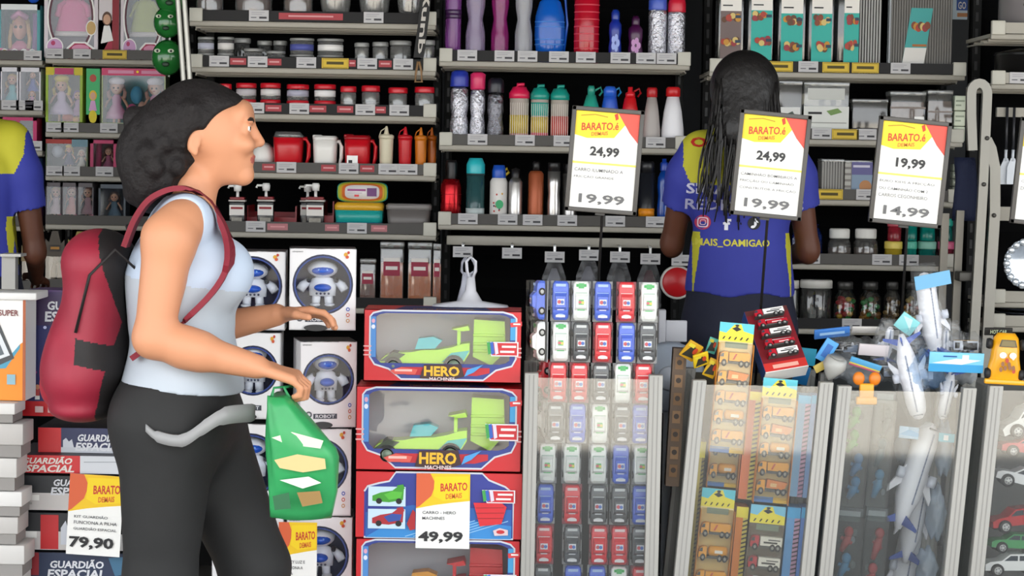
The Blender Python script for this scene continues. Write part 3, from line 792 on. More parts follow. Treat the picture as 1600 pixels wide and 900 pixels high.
for i in range(3):   # pale small boxes piled by the ladder
    z0 = i * .052
    loc, W, H = spot('U2', 1488, 1505, 200, .0, depth=.06)
    mb = MB(); mb.box(-W / 2, W / 2, -.03, .03, 0, .05, mat('#c9d0bd', .5), .003); p = Panel(mb, -W / 2, W / 2, 0, .05, -.0302); p.rect(.1, .3, .9, .42, mat('#8f9a86', .6)); p.rect(.1, .6, .6, .7, mat('#8f9a86', .6))
    o = obj('soap_box', mb); o.location = loc + Vector((0, 0, z0)); tag(o, 'small pale green box by the ladder, %s of its pile' % ('bottom', 'middle', 'top')[i], 'box')
# U3
clear_box('drawer_organiser', 'grey ribbed drawer organiser behind the employee elbow', 'organiser', 'U3', 1281, 1316, 250, mat('#6d6b68', .45), None, lambda p: [p.rect(.03 + .12 * i, .04, .09 + .12 * i, .96, mat('#8e8c88', .5)) for i in range(8)])
clear_box('drawer_organiser', 'organiser box with violet and orange printed label', 'organiser', 'U3', 1317, 1360, 252, mat('#77736f', .45), None, lambda p: (p.rect(.25, .02, 1, .35, mat('#5d5a8c', .6)), p.rect(.3, .1, .9, .16, mat('#c9c6d6', .6)), p.rect(.25, .35, 1, .75, mat('#7d91a8', .6)), p.ell(.75, .65, .22, .16, mat('#b07a4c', .6)), [p.rect(.0, .05 + .16 * i, .22, .15 + .16 * i, mat('#a5a39d', .5)) for i in range(6)]))
for i in range(5):
    loc, W, H = spot('U3', 1486, 1504, 290, .0, depth=.05)
    mb = MB(); mb.box(-W / 2, W / 2, -.025, .025, 0, .024, mat('#6f7468', .5), .003); p = Panel(mb, -W / 2, W / 2, 0, .024, -.0252); p.rect(.1, .35, .9, .6, mat('#a3a89a', .6))
    o = obj('soap_bar', mb); o.location = loc + Vector((0, 0, .0255 * i)); tag(o, 'dull green soap bar by the ladder, %s in its pile' % ('lowest', 'second up', 'third up', 'fourth up', 'topmost')[i], 'soap')
# U4
BLUEP = film('#2a55b8', 0.113, .35, .12, '#2b55c0', bump=1., bscale=40)
for a, b, lb in ((1236, 1258, 'blue bagged bottle touching the employee arm'), (1260, 1286, 'blue bagged bottle beside the white lidded jars')):
    turned('blue_bag', lb, 'bag', 'U4', a, b, 350, [('body', [([(0, 0), (.9, 0), (1, .1), (.9, .7), (.5, .9)], BLUEP)]), ('knot', [([(.5, .88), (.3, .93), (.6, 1), (0, 1)], BLUEP)])])
for a, b, lb in ((1293, 1331, 'round glass jar with white lid beside the blue bags'), (1333, 1373, 'round glass jar with white lid beside the small canisters')):
    turned('glass_jar', lb, 'jar', 'U4', a, b, 357, [('jar_body', [([(0, 0), (.7, 0), (.95, .12), (1, .35), (.92, .6), (.75, .72)], film('#bdb4ae', 0.099, .2)), ([(0, .02), (.66, .02), (.9, .15), (.92, .45), (0, .48)], mat('#8f8480', .7, var=.3))]), ('lid', [([(0, .72), (.82, .72), (.84, .76), (.84, .97), (.75, 1), (0, 1)], mat('#dad8d4', .4))])])
def canister(lb, a, b, t, c, lidc, dz=0., key='U4', dy=0.):
    r = turned('small_canister', lb, 'canister', key, a, b, t, [('body', [([(0, 0), (.92, 0), (.97, .04), (.97, .7)], cp(c, .85, .2))]), ('lid', [([(0, .68), (1, .68), (1.02, .72), (1.02, .96), (.94, 1), (0, 1)], mat(lidc, .4))])], dy)
    r.location.z += dz; return r
cs = [('small canister with yellow lid below the third price sign', 1382, 1410, '#a8902a', '#d9c25a'), ('small teal canister with pale lid, beside the sign pole', 1414, 1433, '#157a6e', '#4fb39a'),
      ('small dark teal canister with pale lid', 1434, 1463, '#14655e', '#7fb8a6'), ('small maroon canister with pink lid', 1465, 1491, '#6b2230', '#c2587a')]
for lb, a, b, c, lc in cs: canister(lb, a, b, 377, c, lc)
for lb, a, b, c, lc in (('small red canister on the yellow lidded one', 1386, 1408, '#8d2330', '#b84a58'), ('small teal canister stacked on the one beside the pole', 1414, 1433, '#0f7f74', '#1fa394'),
                        ('small teal canister stacked on the pale lidded one', 1436, 1461, '#0f7f74', '#1fa394'), ('small teal canister stacked on the pink lidded one', 1467, 1488, '#0e5f58', '#168f80')):
    canister(lb, a, b, 380, c, lc, spot('U4', a - 2, b + 2, 377)[2] + .0015)
# U5
turned('storage_jar', 'tall clear jar with a wide white lid', 'jar', 'U5', 1250, 1301, 437, [('jar_body', [([(0, 0), (.9, 0), (.96, .03), (.96, .78), (.85, .84)], film('#c8c8c4', 0.09, .1))]), ('lid', [([(0, .83), (1, .83), (1, .97), (.95, 1), (0, 1)], mat('#cfccc6', .4))])])
turned('storage_jar', 'clear jar with white lid half behind the employee', 'jar', 'U5', 1232, 1249, 438, [('jar_body', [([(0, 0), (.9, 0), (.96, .03), (.96, .78), (.85, .84)], film('#c8c8c4', 0.09, .1))]), ('lid', [([(0, .83), (1, .83), (1, .97), (.95, 1), (0, 1)], mat('#cfccc6', .4))])], .04)
for k, (a, b, lb) in enumerate(((1303, 1339, 'glass jar of red sweets beside the tall white lidded jar'), (1342, 1378, 'glass jar of mixed brown sweets'), (1381, 1408, 'glass jar of brown sweets beside the sign pole'), (1411, 1440, 'glass jar of sweets behind the bagged plane'))):
    loc, W, H = spot('U5', a, b, 440)
    r = thing('sweet_jar', lb, 'jar', loc); R = W / 2
    mb = MB(); mb.lathe([(0, 0), (.9 * R, 0), (R, .03 * H), (R, .66 * H), (.62 * R, .78 * H), (.62 * R, .84 * H)], film('#d5d5d0', 0.09, .05), 20); obj('jar_body', mb, r)
    mb = MB(); mb.lathe([(0, .84 * H), (.68 * R, .84 * H), (.68 * R, .98 * H), (.6 * R, H), (0, H)], mat('#4b4a48', .4, .5), 18); obj('lid', mb, r)
    mb = MB(); rnd = random.Random(k)
    cols = [('#b01c24', '#b01c24', '#c9a02a', '#2e8a3a'), ('#8a5a22', '#5c3b1c', '#b98a3a', '#3aa05a'), ('#6b4a20', '#7a5c2a', '#9a7a3a', '#4a3a20'), ('#9c6a2a', '#b3402a', '#7a5a2a', '#c9b06a')][k]
    for i in range(46):
        an = rnd.random() * 6.28; q = R * .75 * math.sqrt(rnd.random())
        mb.ell((q * math.cos(an), q * math.sin(an), .01 + H * .58 * rnd.random()), (.011, .011, .009), mat(rnd.choice(cols), .4), 8, 6)
    o = obj('sweets', mb, r); o['kind'] = 'stuff'

# ------------------------------------------------------------------ ladder, pots, plates
ALU = mat('#7f7d77', .4, .55, var=.08, scale=6); ALD = mat('#55534f', .5, .4)
YL = 7.15
r = thing('step_ladder', 'folded aluminium step ladder leaning between two shelf units', 'ladder', (at(1530, 300, YL).x, YL, 0))
ox = at(1530, 300, YL).x
def lp(px, py, y=0.): q = at(px, py, YL); return (q.x - ox, y, q.z)
def rail_(pts, wd, dp, m_):
    """flat extruded rail through points in x, z"""
    mb = MB(); rings = []
    for i, p in enumerate(pts):
        a = Vector(pts[max(i - 1, 0)]); b = Vector(pts[min(i + 1, len(pts) - 1)]); t = (b - a).normalized(); n_ = Vector((t.z, 0, -t.x))
        P = Vector(p); rings.append([P + n_ * wd + Vector((0, -dp, 0)), P - n_ * wd + Vector((0, -dp, 0)), P - n_ * wd + Vector((0, dp, 0)), P + n_ * wd + Vector((0, dp, 0))])
    return mb.loft(rings, m_, smooth=False)
def foot(px, zz, y=0.): q = at(px, 560, YL); return (q.x - ox, y, zz)
arch = [lp(1529.5 - 12.5 * math.cos(t), 146 - 16 * math.sin(t), .0) for t in [math.pi * i / 8 for i in range(9)]]
obj('front_rail', rail_([lp(1519, 235), lp(1517, 180)] + arch + [lp(1541, 170), lp(1535, 300), lp(1522, 520), foot(1513, .02)], .0145, .012, ALU), r)
obj('rear_rail', rail_([lp(1546, 218, .05), lp(1553, 232, .05), lp(1559, 262, .05), lp(1559, 330, .05), lp(1550, 480, .05), foot(1541, .02, .07)], .0165, .012, ALU), r)
obj('front_rail', rail_([lp(1510, 330, .1), lp(1503, 480, .1), foot(1496, .02, .1)], .012, .01, mat('#77736b', .45, .5)), r)
obj('rear_rail', rail_([lp(1490, 335, .14), lp(1484, 480, .14), foot(1478, .02, .14)], .012, .01, mat('#77736b', .45, .5)), r)
for px, py, y in ((1541, 216, -.014), (1557, 337, .035), (1536, 288, -.014)):
    mb = MB(); q = lp(px, py, y); mb.lathe([(0, -.004), (.007, -.003), (.007, .003)], ALD, 12, c=q, axis='y'); obj('bolt', mb, r)
for py in (440, 620, 800):
    mb = MB(); a = lp(1500, py, .0); b = lp(1530, py, .0); mb.box(a[0], b[0], .015, .09, a[2], a[2] + .03, ALD, .004); obj('tread', mb, r)
# navy cloth caught in the ladder
mb = MB(); rings = []
for k in range(9):
    row = []
    for i in range(22):
        t = 2 * math.pi * i / 22; f = 1 + .12 * math.sin(3 * t + k * .6)
        q = at(1515, 246 + k * 12.5, YL + .06); row.append((q.x + math.cos(t) * .033 * f * (1 + .02 * k), YL + .135 + math.sin(t) * .02 * f, q.z))
    rings.append(row)
mb.loft(rings, mat('#101a3a', .8, bump=.3, scale=60)); o = obj('folded_apron', mb); tag(o, 'dark navy cloth hanging in the folded ladder', 'cloth')

def pot(label, a, b, t, key, m_, y=YP, h=None):
    loc, W, H = spot(key, a, b, t, 0.)
    r = thing('cooking_pot', label, 'pot', loc); R = W / 2
    mb = MB(); mb.lathe([(0, 0), (.92 * R, 0), (R, .03 * H), (R, .78 * H), (1.02 * R, .8 * H)], m_, 28); obj('pot_body', mb, r)
    mb = MB(); mb.lathe([(1.02 * R, .8 * H), (.98 * R, .86 * H), (.5 * R, .97 * H), (.0, H)], m_, 28); obj('lid', mb, r)
    mb = MB(); mb.tube([(-R * .3, -R * .9, H * .6), (-R * .3, -R * 1.1, H * .62), (R * .3, -R * 1.1, H * .62), (R * .3, -R * .9, H * .6)], .007, BLACK); obj('handle', mb, r)
    return r
r = pot('black casserole pot with a printed white label', 1556, 1690, 75, 'V2', mat('#151414', .3))
mb = MB(); loc = r.location; R_ = (1690 - 1556) * YP / F / 2
for i in range(14):
    pass
p = Panel(mb, -R_ * .9, R_ * .1, .025, .085, -R_ * 1.0 - .004)
p.poly([(.02, .75), (.3, .4), (.98, .2), (1, .95), (.05, 1)], mat('#b9b6be', .6)); p.text('ckok', .12, .35, .86, .9, mat('#2a2830', .7), 1)
mb.v = [Vector((v.x, -math.sqrt(max((R_ + .0015) ** 2 - v.x ** 2, 1e-6)) + (v.y + R_ * 1.0 + .004), v.z)) for v in mb.v]
obj('label_sheet', mb, r)
pot('brushed grey pot on the top corner shelf', 1562, 1652, -20, 'V1', mat('#8f8a8c', .35, .5, var=.15, scale=10))
for i in range(4):
    loc, W, H = spot('V4', 1556, 1660, 480, 0)
    r = turned('dinner_plate', 'dark grey plate on the lowest visible shelf, %s in its pile' % ('bottom', 'second', 'third', 'top')[i], 'plate', 'V4', 1556, 1660, 480, [('plate_body', [([(0, 0), (.55, 0), (.6, .06), (1, .22), (1, .27), (.6, .12), (0, .08)], mat('#33363f', .25))])])
    r.location.z += i * .0135
r = thing('glass_platter', 'round cut glass platter standing at the frame edge', 'platter', at(1607, 412, YP - .02))
mb = MB(); R_ = 40 * YP / F
mb.lathe([(0, .0), (R_ * .6, 0), (R_ * .95, -.012), (R_, -.012), (R_ * .97, -.006), (R_ * .6, .006), (0, .006)], mat('#b9c4d2', .12, .6, var=.4, scale=40), 30, axis='y')
obj('dish', mb, r)
mb = MB()
for i in range(20):
    a = 2 * math.pi * i / 20
    mb.ell((R_ * .88 * math.cos(a), -.014, R_ * .88 * math.sin(a)), (.012, .006, .012), mat('#dfe6ee', .1, .5), 8, 6)
obj('rim_beads', mb, r)
for px, lb in ((1574, 'white spatula hanging beside the ladder'), (1585, 'second white spatula hanging beside the ladder')):
    q = at(px, 168, YP - (.03 if px < 1580 else .042)); L = q.z - at(px, 288, YP - .03).z
    r = thing('hanging_spatula', lb, 'spatula', q)
    mb = MB(); mb.tube([(0, 0, .0), (0, 0, -L * .62)], .0045, mat('#2a2b30', .4)); obj('handle', mb, r)
    mb = MB(); mb.tube([(0, 0, -L * .55), (-.001, 0, -L * .7)], .005, mat('#cdd3dc', .4)); mb.prism([(-.006, -L * .66), (.006, -L * .66), (.018, -L * .78), (.019, -L), (-.019, -L), (-.018, -L * .78)], -.003, .003, mat('#cdd3dc', .4)); obj('blade', mb, r)
q = at(1491, 15, 8.2)   # small bright poster far behind
mb = MB(); q0 = at(1487, 30, 9.48); q1 = at(1513, -20, 9.48)
mb.box(q0.x, q1.x, 9.485, 9.495, q0.z, q1.z, mat('#d5e6f2', .6)); p = Panel(mb, q0.x, q1.x, q0.z, q1.z, 9.485); p.rect(.3, .1, 1, .72, mat('#3a5fb0', .6)); p.rect(.36, .8, 1, .92, mat('#c98a5a', .6)); p.text('GO', .4, .45, .9, .68, WHITE, 1)
o = obj('wall_poster', mb); tag(o, 'small blue and white poster on the wall far behind', 'poster')
# hanging lanyard strap
mb = MB(); YK = YS - .07; rings = []
pts = [(667, -60), (665, 0), (662, 30), (658, 60), (654, 90)]
for px, py in pts:
    q = at(px, py, YK); rings.append([(q.x - .017, YK, q.z), (q.x + .017, YK + .002, q.z), (q.x + .017, YK + .004, q.z), (q.x - .017, YK + .002, q.z)])
mb.loft(rings, mat('#161516', .7), smooth=False)
g, fs = text_geo('quny', 1.)
a_ = at(657, 84, YK); b_ = at(668, -14, YK)
mb.add([(a_.x + (b_.x - a_.x) * u + (v - .5) * -.022, YK - .0015, a_.z + (b_.z - a_.z) * u) for u, v in g], fs, mat('#b9b4ad', .7))
r = thing('strap', 'black printed strap hanging in front of the jar shelves', 'strap', (0, 0, 0)); obj('ribbon', mb, r)
mb = MB(); q = at(653, 96, YK); q2 = at(659, 128, YK); mb.tube([(q.x, YK, q.z), (q.x - .006, YK, q.z - .04), (q.x - .008, YK, q2.z), (q.x + .014, YK, q2.z), (q.x + .012, YK, q.z - .03), (q.x + .004, YK, q.z)], .004, mat('#8a6a48', .6)); obj('clip', mb, r)
# ------------------------------------------------------------------ dolls and toys deep in the shop
SKIN = mat('#c99a7c', .5)
def doll(mb, x, z0, h, hair, dress, y=0., hat=None, w_=1.):
    """a small doll standing in its box: skirt, bodice, arms, head, hair, legs"""
    d = mat(dress, .6); hr = mat(hair, .7)
    for s in (-1, 1):
        mb.tube([(x + s * h * .05, y, z0), (x + s * h * .05, y, z0 + h * .25)], h * .03, SKIN, 6)
        mb.tube([(x + s * h * .11, y, z0 + h * .62), (x + s * h * .2, y - h * .02, z0 + h * .48), (x + s * h * .24, y - h * .06, z0 + h * .4)], h * .028, SKIN, 6)
    mb.lathe([(h * .24 * w_, z0 + h * .16), (h * .2 * w_, z0 + h * .28), (h * .09, z0 + h * .46), (h * .1, z0 + h * .6), (h * .05, z0 + h * .66)], d, 12, (x, y, 0), sy=.6)
    mb.ell((x, y, z0 + h * .79), (h * .125, h * .11, h * .135), SKIN, 12, 8)
    mb.ell((x, y + h * .03, z0 + h * .83), (h * .15, h * .11, h * .135), hr, 12, 8)
    for s in (-1, 1):
        mb.tube([(x + s * h * .12, y + .01, z0 + h * .84), (x + s * h * .17, y, z0 + h * .7), (x + s * h * .15, y, z0 + h * .58)], h * .04, hr, 6)
        mb.ell((x + s * h * .045, y - h * .105, z0 + h * .79), (h * .018, h * .012, h * .022), INK, 6, 5)
    mb.ell((x, y - h * .105, z0 + h * .735), (h * .025, h * .01, h * .01), mat('#b03a4a', .5), 6, 4)
    if hat: mb.ell((x, y, z0 + h * .93), (h * .17, h * .13, h * .09), mat(hat, .6), 12, 6)
def window_box(name, label, key, a, b, t, card, inner, deco, cat='doll box', depth=.1, frame=.07, top=None, rot=0., foot=.16):
    """an open-fronted card box with a clear window: shell, window film, printed front frame, toy"""
    loc, W, H = spot(key, a, b, t, 0, depth=depth)
    r = thing(name, label, cat, loc, (0, 0, rot)); d = depth / 2; x = W / 2
    c = mat(card, .55); i_ = mat(inner, .7)
    mb = MB(); mb.box(-x, x, d - .003, d, 0, H, c); mb.box(-x, x, -d, d, 0, .003, c); mb.box(-x, x, -d, d, H - .003, H, c)
    mb.box(-x, -x + .002, -d, d, 0, H, c); mb.box(x - .002, x, -d, d, 0, H, c); mb.box(-x + .003, x - .003, d - .006, d - .003, .003, H - .003, i_)
    f = frame * W
    for q in ((-x, -x + f, 0, H), (x - f, x, 0, H), (-x, x, 0, H * foot), (-x, x, H - H * .1, H)): mb.box(q[0], q[1], -d - .001, -d, q[2], q[3], mat(top, .55) if top and q[2] > .01 else c)
    p = Panel(mb, -x, x, 0, H, -d - .001)
    toy = MB()
    deco(p, toy, W, H, d)
    toy.v = [Vector((min(max(v.x, .005 - x), x - .005), min(max(v.y, .004 - d), d - .008), min(max(v.z, .004), H - .004))) for v in toy.v]
    obj('card_box', mb, r)
    mb = MB(); mb.box(-x + f, x - f, -d - .0006, -d, H * foot, H * .9, film('#f4f4f6', 0.036, .03)); obj('window_film', mb, r)
    if toy.v: obj('toy', toy, r)
    return r
PINK = mat('#d98fae', .6); MAG = mat('#b01a5c', .5); LIL = mat('#c79ac4', .6)
def dk_head(p, t, W, H, d):
    sk = mat('#c9917c', .5); hr = mat('#c9a06a', .6)
    t.ell((-W * .05, .0, H * .58), (W * .17, .03, H * .2), sk); t.ell((-W * .05, .02, H * .66), (W * .22, .03, H * .2), hr)
    for s in (-1, 1): t.tube([(-W * .05 + s * W * .19, 0, H * .66), (-W * .05 + s * W * .24, 0, H * .4), (-W * .05 + s * W * .22, -.01, H * .22)], W * .05, hr)
    t.lathe([(W * .3, H * .12), (W * .24, H * .24), (W * .08, H * .36)], mat('#c9708f', .6), 16, (-W * .05, 0, 0), sy=.4)
    for s in (-1, 1): t.ell((-W * .05 + s * W * .06, -.03, H * .6), (.006, .004, .006), INK, 8, 6)
    t.tube([(-W * .22, 0, H * .77), (-W * .05, -.02, H * .86), (W * .12, 0, H * .77)], .012, mat('#c97fa6', .5))
    t.tube([(W * .33, 0, H * .2), (W * .35, 0, H * .5), (W * .34, 0, H * .85)], .014, mat('#6b2f86', .5))
    p.poly([(0, 1), (1, 1), (1, .84), (.6, .92), (.2, .8), (0, .78)], mat('#d98fae', .6))
    for u, c in ((.16, '#c9a05a'), (.4, '#b98fc0'), (.62, '#e6e2e8'), (.82, '#6fb4cf')): p.ell(u, .88, .1, .085, WHITE); p.ell(u, .88, .075, .065, mat(c, .6))
window_box('doll_box', 'turquoise box with a blond styling doll head, topmost behind the employee', 'X1', 2, 67, 8, '#4f9aa0', '#2f4f55', dk_head, foot=.12, top='#dfe3e6')
def dress_deco(dress, hair):
    def f(p, t, W, H, d):
        dd = mat(dress, .6)
        t.lathe([(W * .34, H * .34), (W * .33, H * .4), (W * .2, H * .72), (W * .12, H * .78)], dd, 20, (0, 0, 0), sy=.35)
        t.lathe([(W * .36, H * .3), (W * .34, H * .36)], mat('#d8cfc8', .7), 20, (0, 0, 0), sy=.36)
        for s in (-1, 1): t.tube([(s * W * .14, 0, H * .74), (s * W * .26, 0, H * .68), (s * W * .3, -.01, H * .55)], W * .06, dd)
        t.ell((0, -.0, H * .88), (W * .14, .03, H * .1), mat('#9c6a58', .5)); t.ell((0, .015, H * .91), (W * .17, .03, H * .1), mat(hair, .6))
        ov = [(.5 + .4 * math.cos(2 * math.pi * i / 32), .46 + .46 * math.sin(2 * math.pi * i / 32)) for i in range(32)]
        p.ring(ov, .004, mat('#5a2a3a', .6)); p.ring([(.5 + (u - .5) * 1.08, .46 + (v - .46) * 1.06) for u, v in ov], .003, WHITE)
        p.ell(.2, .85, .16, .12, WHITE); p.ell(.2, .85, .14, .105, LIL); p.ell(.17, .8, .04, .03, MAG); p.ell(.2, .9, .05, .03, mat('#7a4a9a', .6))
        p.poly([(.4, 1), (.42, .86), (.55, .78), (.78, .78), (.95, .86), (1, 1)], WHITE); p.poly([(.44, 1), (.46, .87), (.57, .8), (.76, .8), (.92, .88), (.96, 1)], mat('#a31a4a', .6))
        p.ell(.68, .86, .16, .045, PINK); p.rect(.5, .93, .92, 1, mat('#b9aab0', .6))
        p.ell(.88, .6, .1, .1, WHITE); p.ell(.88, .6, .085, .085, mat('#c9a56a', .6))
    return f
window_box('doll_box', 'white oval-window box with a pink doll dress', 'W1', 74, 157, -28, '#d9cfd6', '#6b5560', dress_deco('#d9568f', '#7a4a3a'), foot=.02)
def slim(p, t, W, H, d):
    p.poly([(.0, 1), (.62, .7), (.95, 1)], mat('#a31a3a', .6)); p.rect(.66, 0, 1, 1, mat('#8d1a2a', .6)); p.ell(.4, .48, .24, .09, mat('#5a3a2a', .6)); p.ell(.4, .49, .18, .065, SKIN); p.poly([(.1, .8), (.25, .57), (.55, .57), (.72, .76)], WHITE)
    p.rect(.1, .0, .6, .2, WHITE)
window_box('doll_box', 'narrow white and dark red doll box beside the pink dress box', 'W1', 159, 190, -28, '#d8d0d4', '#6b5560', slim, frame=.5, foot=.5)
window_box('doll_box', 'white oval-window box with a lime doll dress behind the green toy balls', 'W1', 193, 262, -28, '#d9cfd6', '#4f5a50', dress_deco('#a9b44a', '#7a4a3a'), foot=.02)
window_box('doll_box', 'blue box at the frame edge, second toy shelf', 'X2', -14, 4, 100, '#2a4fa0', '#23407a', lambda p, t, W, H, d: doll(t, 0, .01, H * .8, '#c9a06a', '#5a8ac0'))
window_box('doll_box', 'slim white box with a doll in an ice blue dress', 'X2', 6, 33, 101, '#d5d3da', '#4a4f58', lambda p, t, W, H, d: doll(t, 0, H * .04, H * .86, '#c9a56a', '#5fb0b4'))
def twodoll(p, t, W, H, d):
    doll(t, 0, H * .36, H * .6, '#141214', '#4a5aa6', hat=None, w_=1.); doll(t, W * .02, H * .04, H * .44, '#b8742a', '#c07a9a', -.02); t.ell((0, -.01, H * .93), (W * .25, .02, H * .03), WHITE)
window_box('doll_box', 'white box with a black haired doll in blue and a small doll below', 'X2', 35, 68, 94, '#d5d3da', '#5a5660', twodoll)
def greend(p, t, W, H, d):
    doll(t, -W * .14, H * .16, H * .72, '#c9b02a', '#c5b3cc', 0., '#d1b81f', 1.2); doll(t, W * .3, H * .18, H * .5, '#8a6aa0', '#b08aa8', .01)
    t.ell((W * .08, -.02, H * .22), (W * .18, .02, H * .06), mat('#b5542a', .6)); t.ell((W * .3, -.02, H * .2), (W * .12, .02, H * .05), mat('#c98a2a', .6))
    p.rect(.0, 0, .22, .12, mat('#c9b62a', .6)); p.rect(.78, 0, 1, .12, mat('#c9b62a', .6)); p.rect(.24, .01, .76, .11, MAG)
    for u, c in ((.16, '#d8d4c8'), (.5, '#a9c27a'), (.84, '#d8d4c8')): p.ell(u, .92, .15, .07, mat(c, .6))
    p.ell(.16, .92, .07, .04, INK); p.ell(.84, .92, .07, .04, mat('#3a5a2a', .6))
window_box('doll_box', 'green edged box with a doll in a yellow hat', 'W2', 76, 133, 106, '#93b02f', '#55503a', greend)
def tall(p, t, W, H, d):
    p.rect(0, 0, 1, .72, mat('#3fae6a', .6)); p.ell(.5, .15, .25, .06, mat('#b04a3a', .6)); p.ell(.5, .42, .28, .08, mat('#d9b52a', .6)); p.ell(.5, .43, .2, .06, SKIN); p.poly([(.2, .66), (.35, .5), (.65, .5), (.8, .66)], LIL); p.ell(.5, .75, .3, .1, mat('#d6c21f', .6)); p.rect(0, .86, 1, 1, WHITE); p.rect(.3, .9, .7, .96, mat('#8a7a3a', .6))
window_box('doll_box', 'narrow bright green doll box between two wide ones', 'W2', 139, 160, 108, '#dcdcd6', '#3a7a4a', tall, frame=.5, foot=.5)
def pinkd(p, t, W, H, d):
    doll(t, -W * .3, H * .1, H * .76, '#b58a7a', '#c98fae', 0., '#dcd6da'); doll(t, W * .3, H * .1, H * .76, '#b58a7a', '#c98fae', 0., '#dcd6da')
    t.ell((-.0, .02, H * .6), (W * .1, .02, H * .14), mat('#2f8fb0', .5)); t.ell((-W * .06, 0, H * .36), (W * .09, .02, H * .1), mat('#d14f8a', .5)); t.ell((W * .1, 0, H * .38), (W * .07, .02, H * .12), mat('#c9a08a', .5))
    p.rect(0, 0, 1, .11, mat('#c92f63', .5)); p.rect(.1, .03, .5, .08, PINK); p.ell(.56, .05, .02, .02, YEL); p.rect(.62, .03, .95, .08, PINK)
    for u in (.1, .35, .65, .9): p.ell(u, .93, .11, .06, mat('#8fae6a', .6))
window_box('doll_box', 'wide teal box with two dolls in pink dresses and white bows', 'W2', 163, 262, 108, '#a9b58a', '#1f6a6a', pinkd, frame=.02)
def magd(p, t, W, H, d):
    p.rect(.45, 0, .55, 1, MAG); t.ell((-W * .22, 0, H * .55), (W * .1, .02, H * .2), mat('#d8cfd4', .5)); t.ell((W * .26, 0, H * .4), (W * .18, .02, H * .16), mat('#4a7a86', .5)); t.ell((W * .22, 0, H * .6), (W * .1, .02, H * .1), mat('#355a6a', .5)); doll(t, -W * .22, .02, H * .55, '#c9a06a', '#b05a8a', -.01)
window_box('toy_box', 'magenta double-window toy box beside the employee shoulder', 'X3', 3, 62, 174, '#b8185f', '#3a2a36', magd, frame=.1, cat='toy box')
def playd(p, t, W, H, d):
    t.ell((-W * .28, 0, H * .66), (W * .14, .02, H * .17), mat('#a9b0b8', .5)); doll(t, .0, H * .2, H * .66, '#c9a52a', '#3a3a5a', 0., '#d1b01f'); doll(t, W * .3, H * .1, H * .66, '#c9bfa6', '#a8a08a', 0.)
    for i, c in enumerate(('#b04a3a', '#3a9a7a', '#c9b08a', '#7a3a2a')): t.ell((-W * .36 + i * W * .17, -.03, H * .16), (W * .07, .015, H * .08), mat(c, .6))
    p.rect(0, 0, .62, .12, mat('#a03028', .6)); p.rect(.62, 0, 1, .2, mat('#6a8a96', .6)); p.ell(.45, .93, .16, .09, mat('#b9c6b0', .6))
window_box('toy_box', 'wide playset box with a yellow haired doll, third toy shelf', 'W3', 76, 141, 216, '#5a6a4a', '#3f4a38', playd, frame=.03, cat='toy box')
def pk2(p, t, W, H, d):
    doll(t, W * .1, H * .12, H * .7, '#8a5a4a', '#9a4a6a'); t.tube([(-W * .3, 0, H * .1), (-W * .26, 0, H * .9)], .012, MAG); p.ell(.5, .92, .2, .08, mat('#8aa0a0', .6))
window_box('toy_box', 'pink framed doll box behind the woman hair, third toy shelf', 'W3', 145, 186, 219, '#b02a5c', '#5a3038', pk2, frame=.12, cat='toy box')
def blued(p, t, W, H, d): t.ell((W * .1, 0, H * .5), (W * .14, .02, H * .3), mat('#8a9ac0', .5)); t.tube([(W * .3, -.01, .02), (W * .3, -.01, H * .8)], .01, WHITE); p.rect(.1, .8, .9, .95, mat('#9ab0d0', .6))
window_box('toy_box', 'small blue toy box behind the employee sleeve', 'X4', 44, 66, 238, '#4a6aa0', '#23304a', blued, cat='toy box')
for i, (a, b, c, hr) in enumerate(((76, 100, '#b9a0a8', '#c9a06a'), (101, 124, '#c2564a', '#a5503a'), (125, 150, '#b08a92', '#8a5a4a'))):
    def three(p, t, W, H, d, c=c, hr=hr):
        doll(t, 0, H * .1, H * .84, hr, c); p.poly([(0, 1), (1, 1), (1, .76), (0, .84)], mat('#c56a86', .6)); p.rect(.2, .9, .8, .95, mat('#e0c9d0', .6))
    window_box('doll_box', ('grey window box with a pale fashion doll, fourth toy shelf', 'grey window box with a fashion doll in a coral dress', 'grey window box with a fashion doll nearest the woman hair')[i], 'W4', a, b, 282, '#5a5358', '#4a4448', three)
def grey_(p, t, W, H, d): doll(t, 0, H * .05, H * .8, '#5a4a40', '#4a6a7a')
window_box('toy_box', 'slate blue toy box behind the woman hair, fourth toy shelf', 'W4', 158, 200, 288, '#4a525c', '#2f3a42', grey_, cat='toy box')
def wheels_(p, t, W, H, d):
    for u, c in ((-.2, '#a86aa0'), (.22, '#a82a86')): t.lathe([(0, -.01), (W * .17, -.01), (W * .19, 0), (W * .17, .01), (0, .01)], mat(c, .4), 18, (u * W, 0, H * .4), 'y'); t.lathe([(0, -.014), (W * .08, -.013), (W * .08, .0)], mat('#8fb4d0', .4), 14, (u * W, 0, H * .4), 'y')
    t.box(-W * .3, W * .3, -.008, .008, H * .34, H * .46, mat('#8fb4d0', .4), .004); t.ell((W * .1, 0, H * .75), (W * .2, .02, H * .1), mat('#b02a86', .4))
window_box('toy_box', 'lilac toy vehicle box beside the hanging arm of the employee', 'X5', 22, 68, 290, '#6a3a78', '#3a2a40', wheels_, cat='toy box')
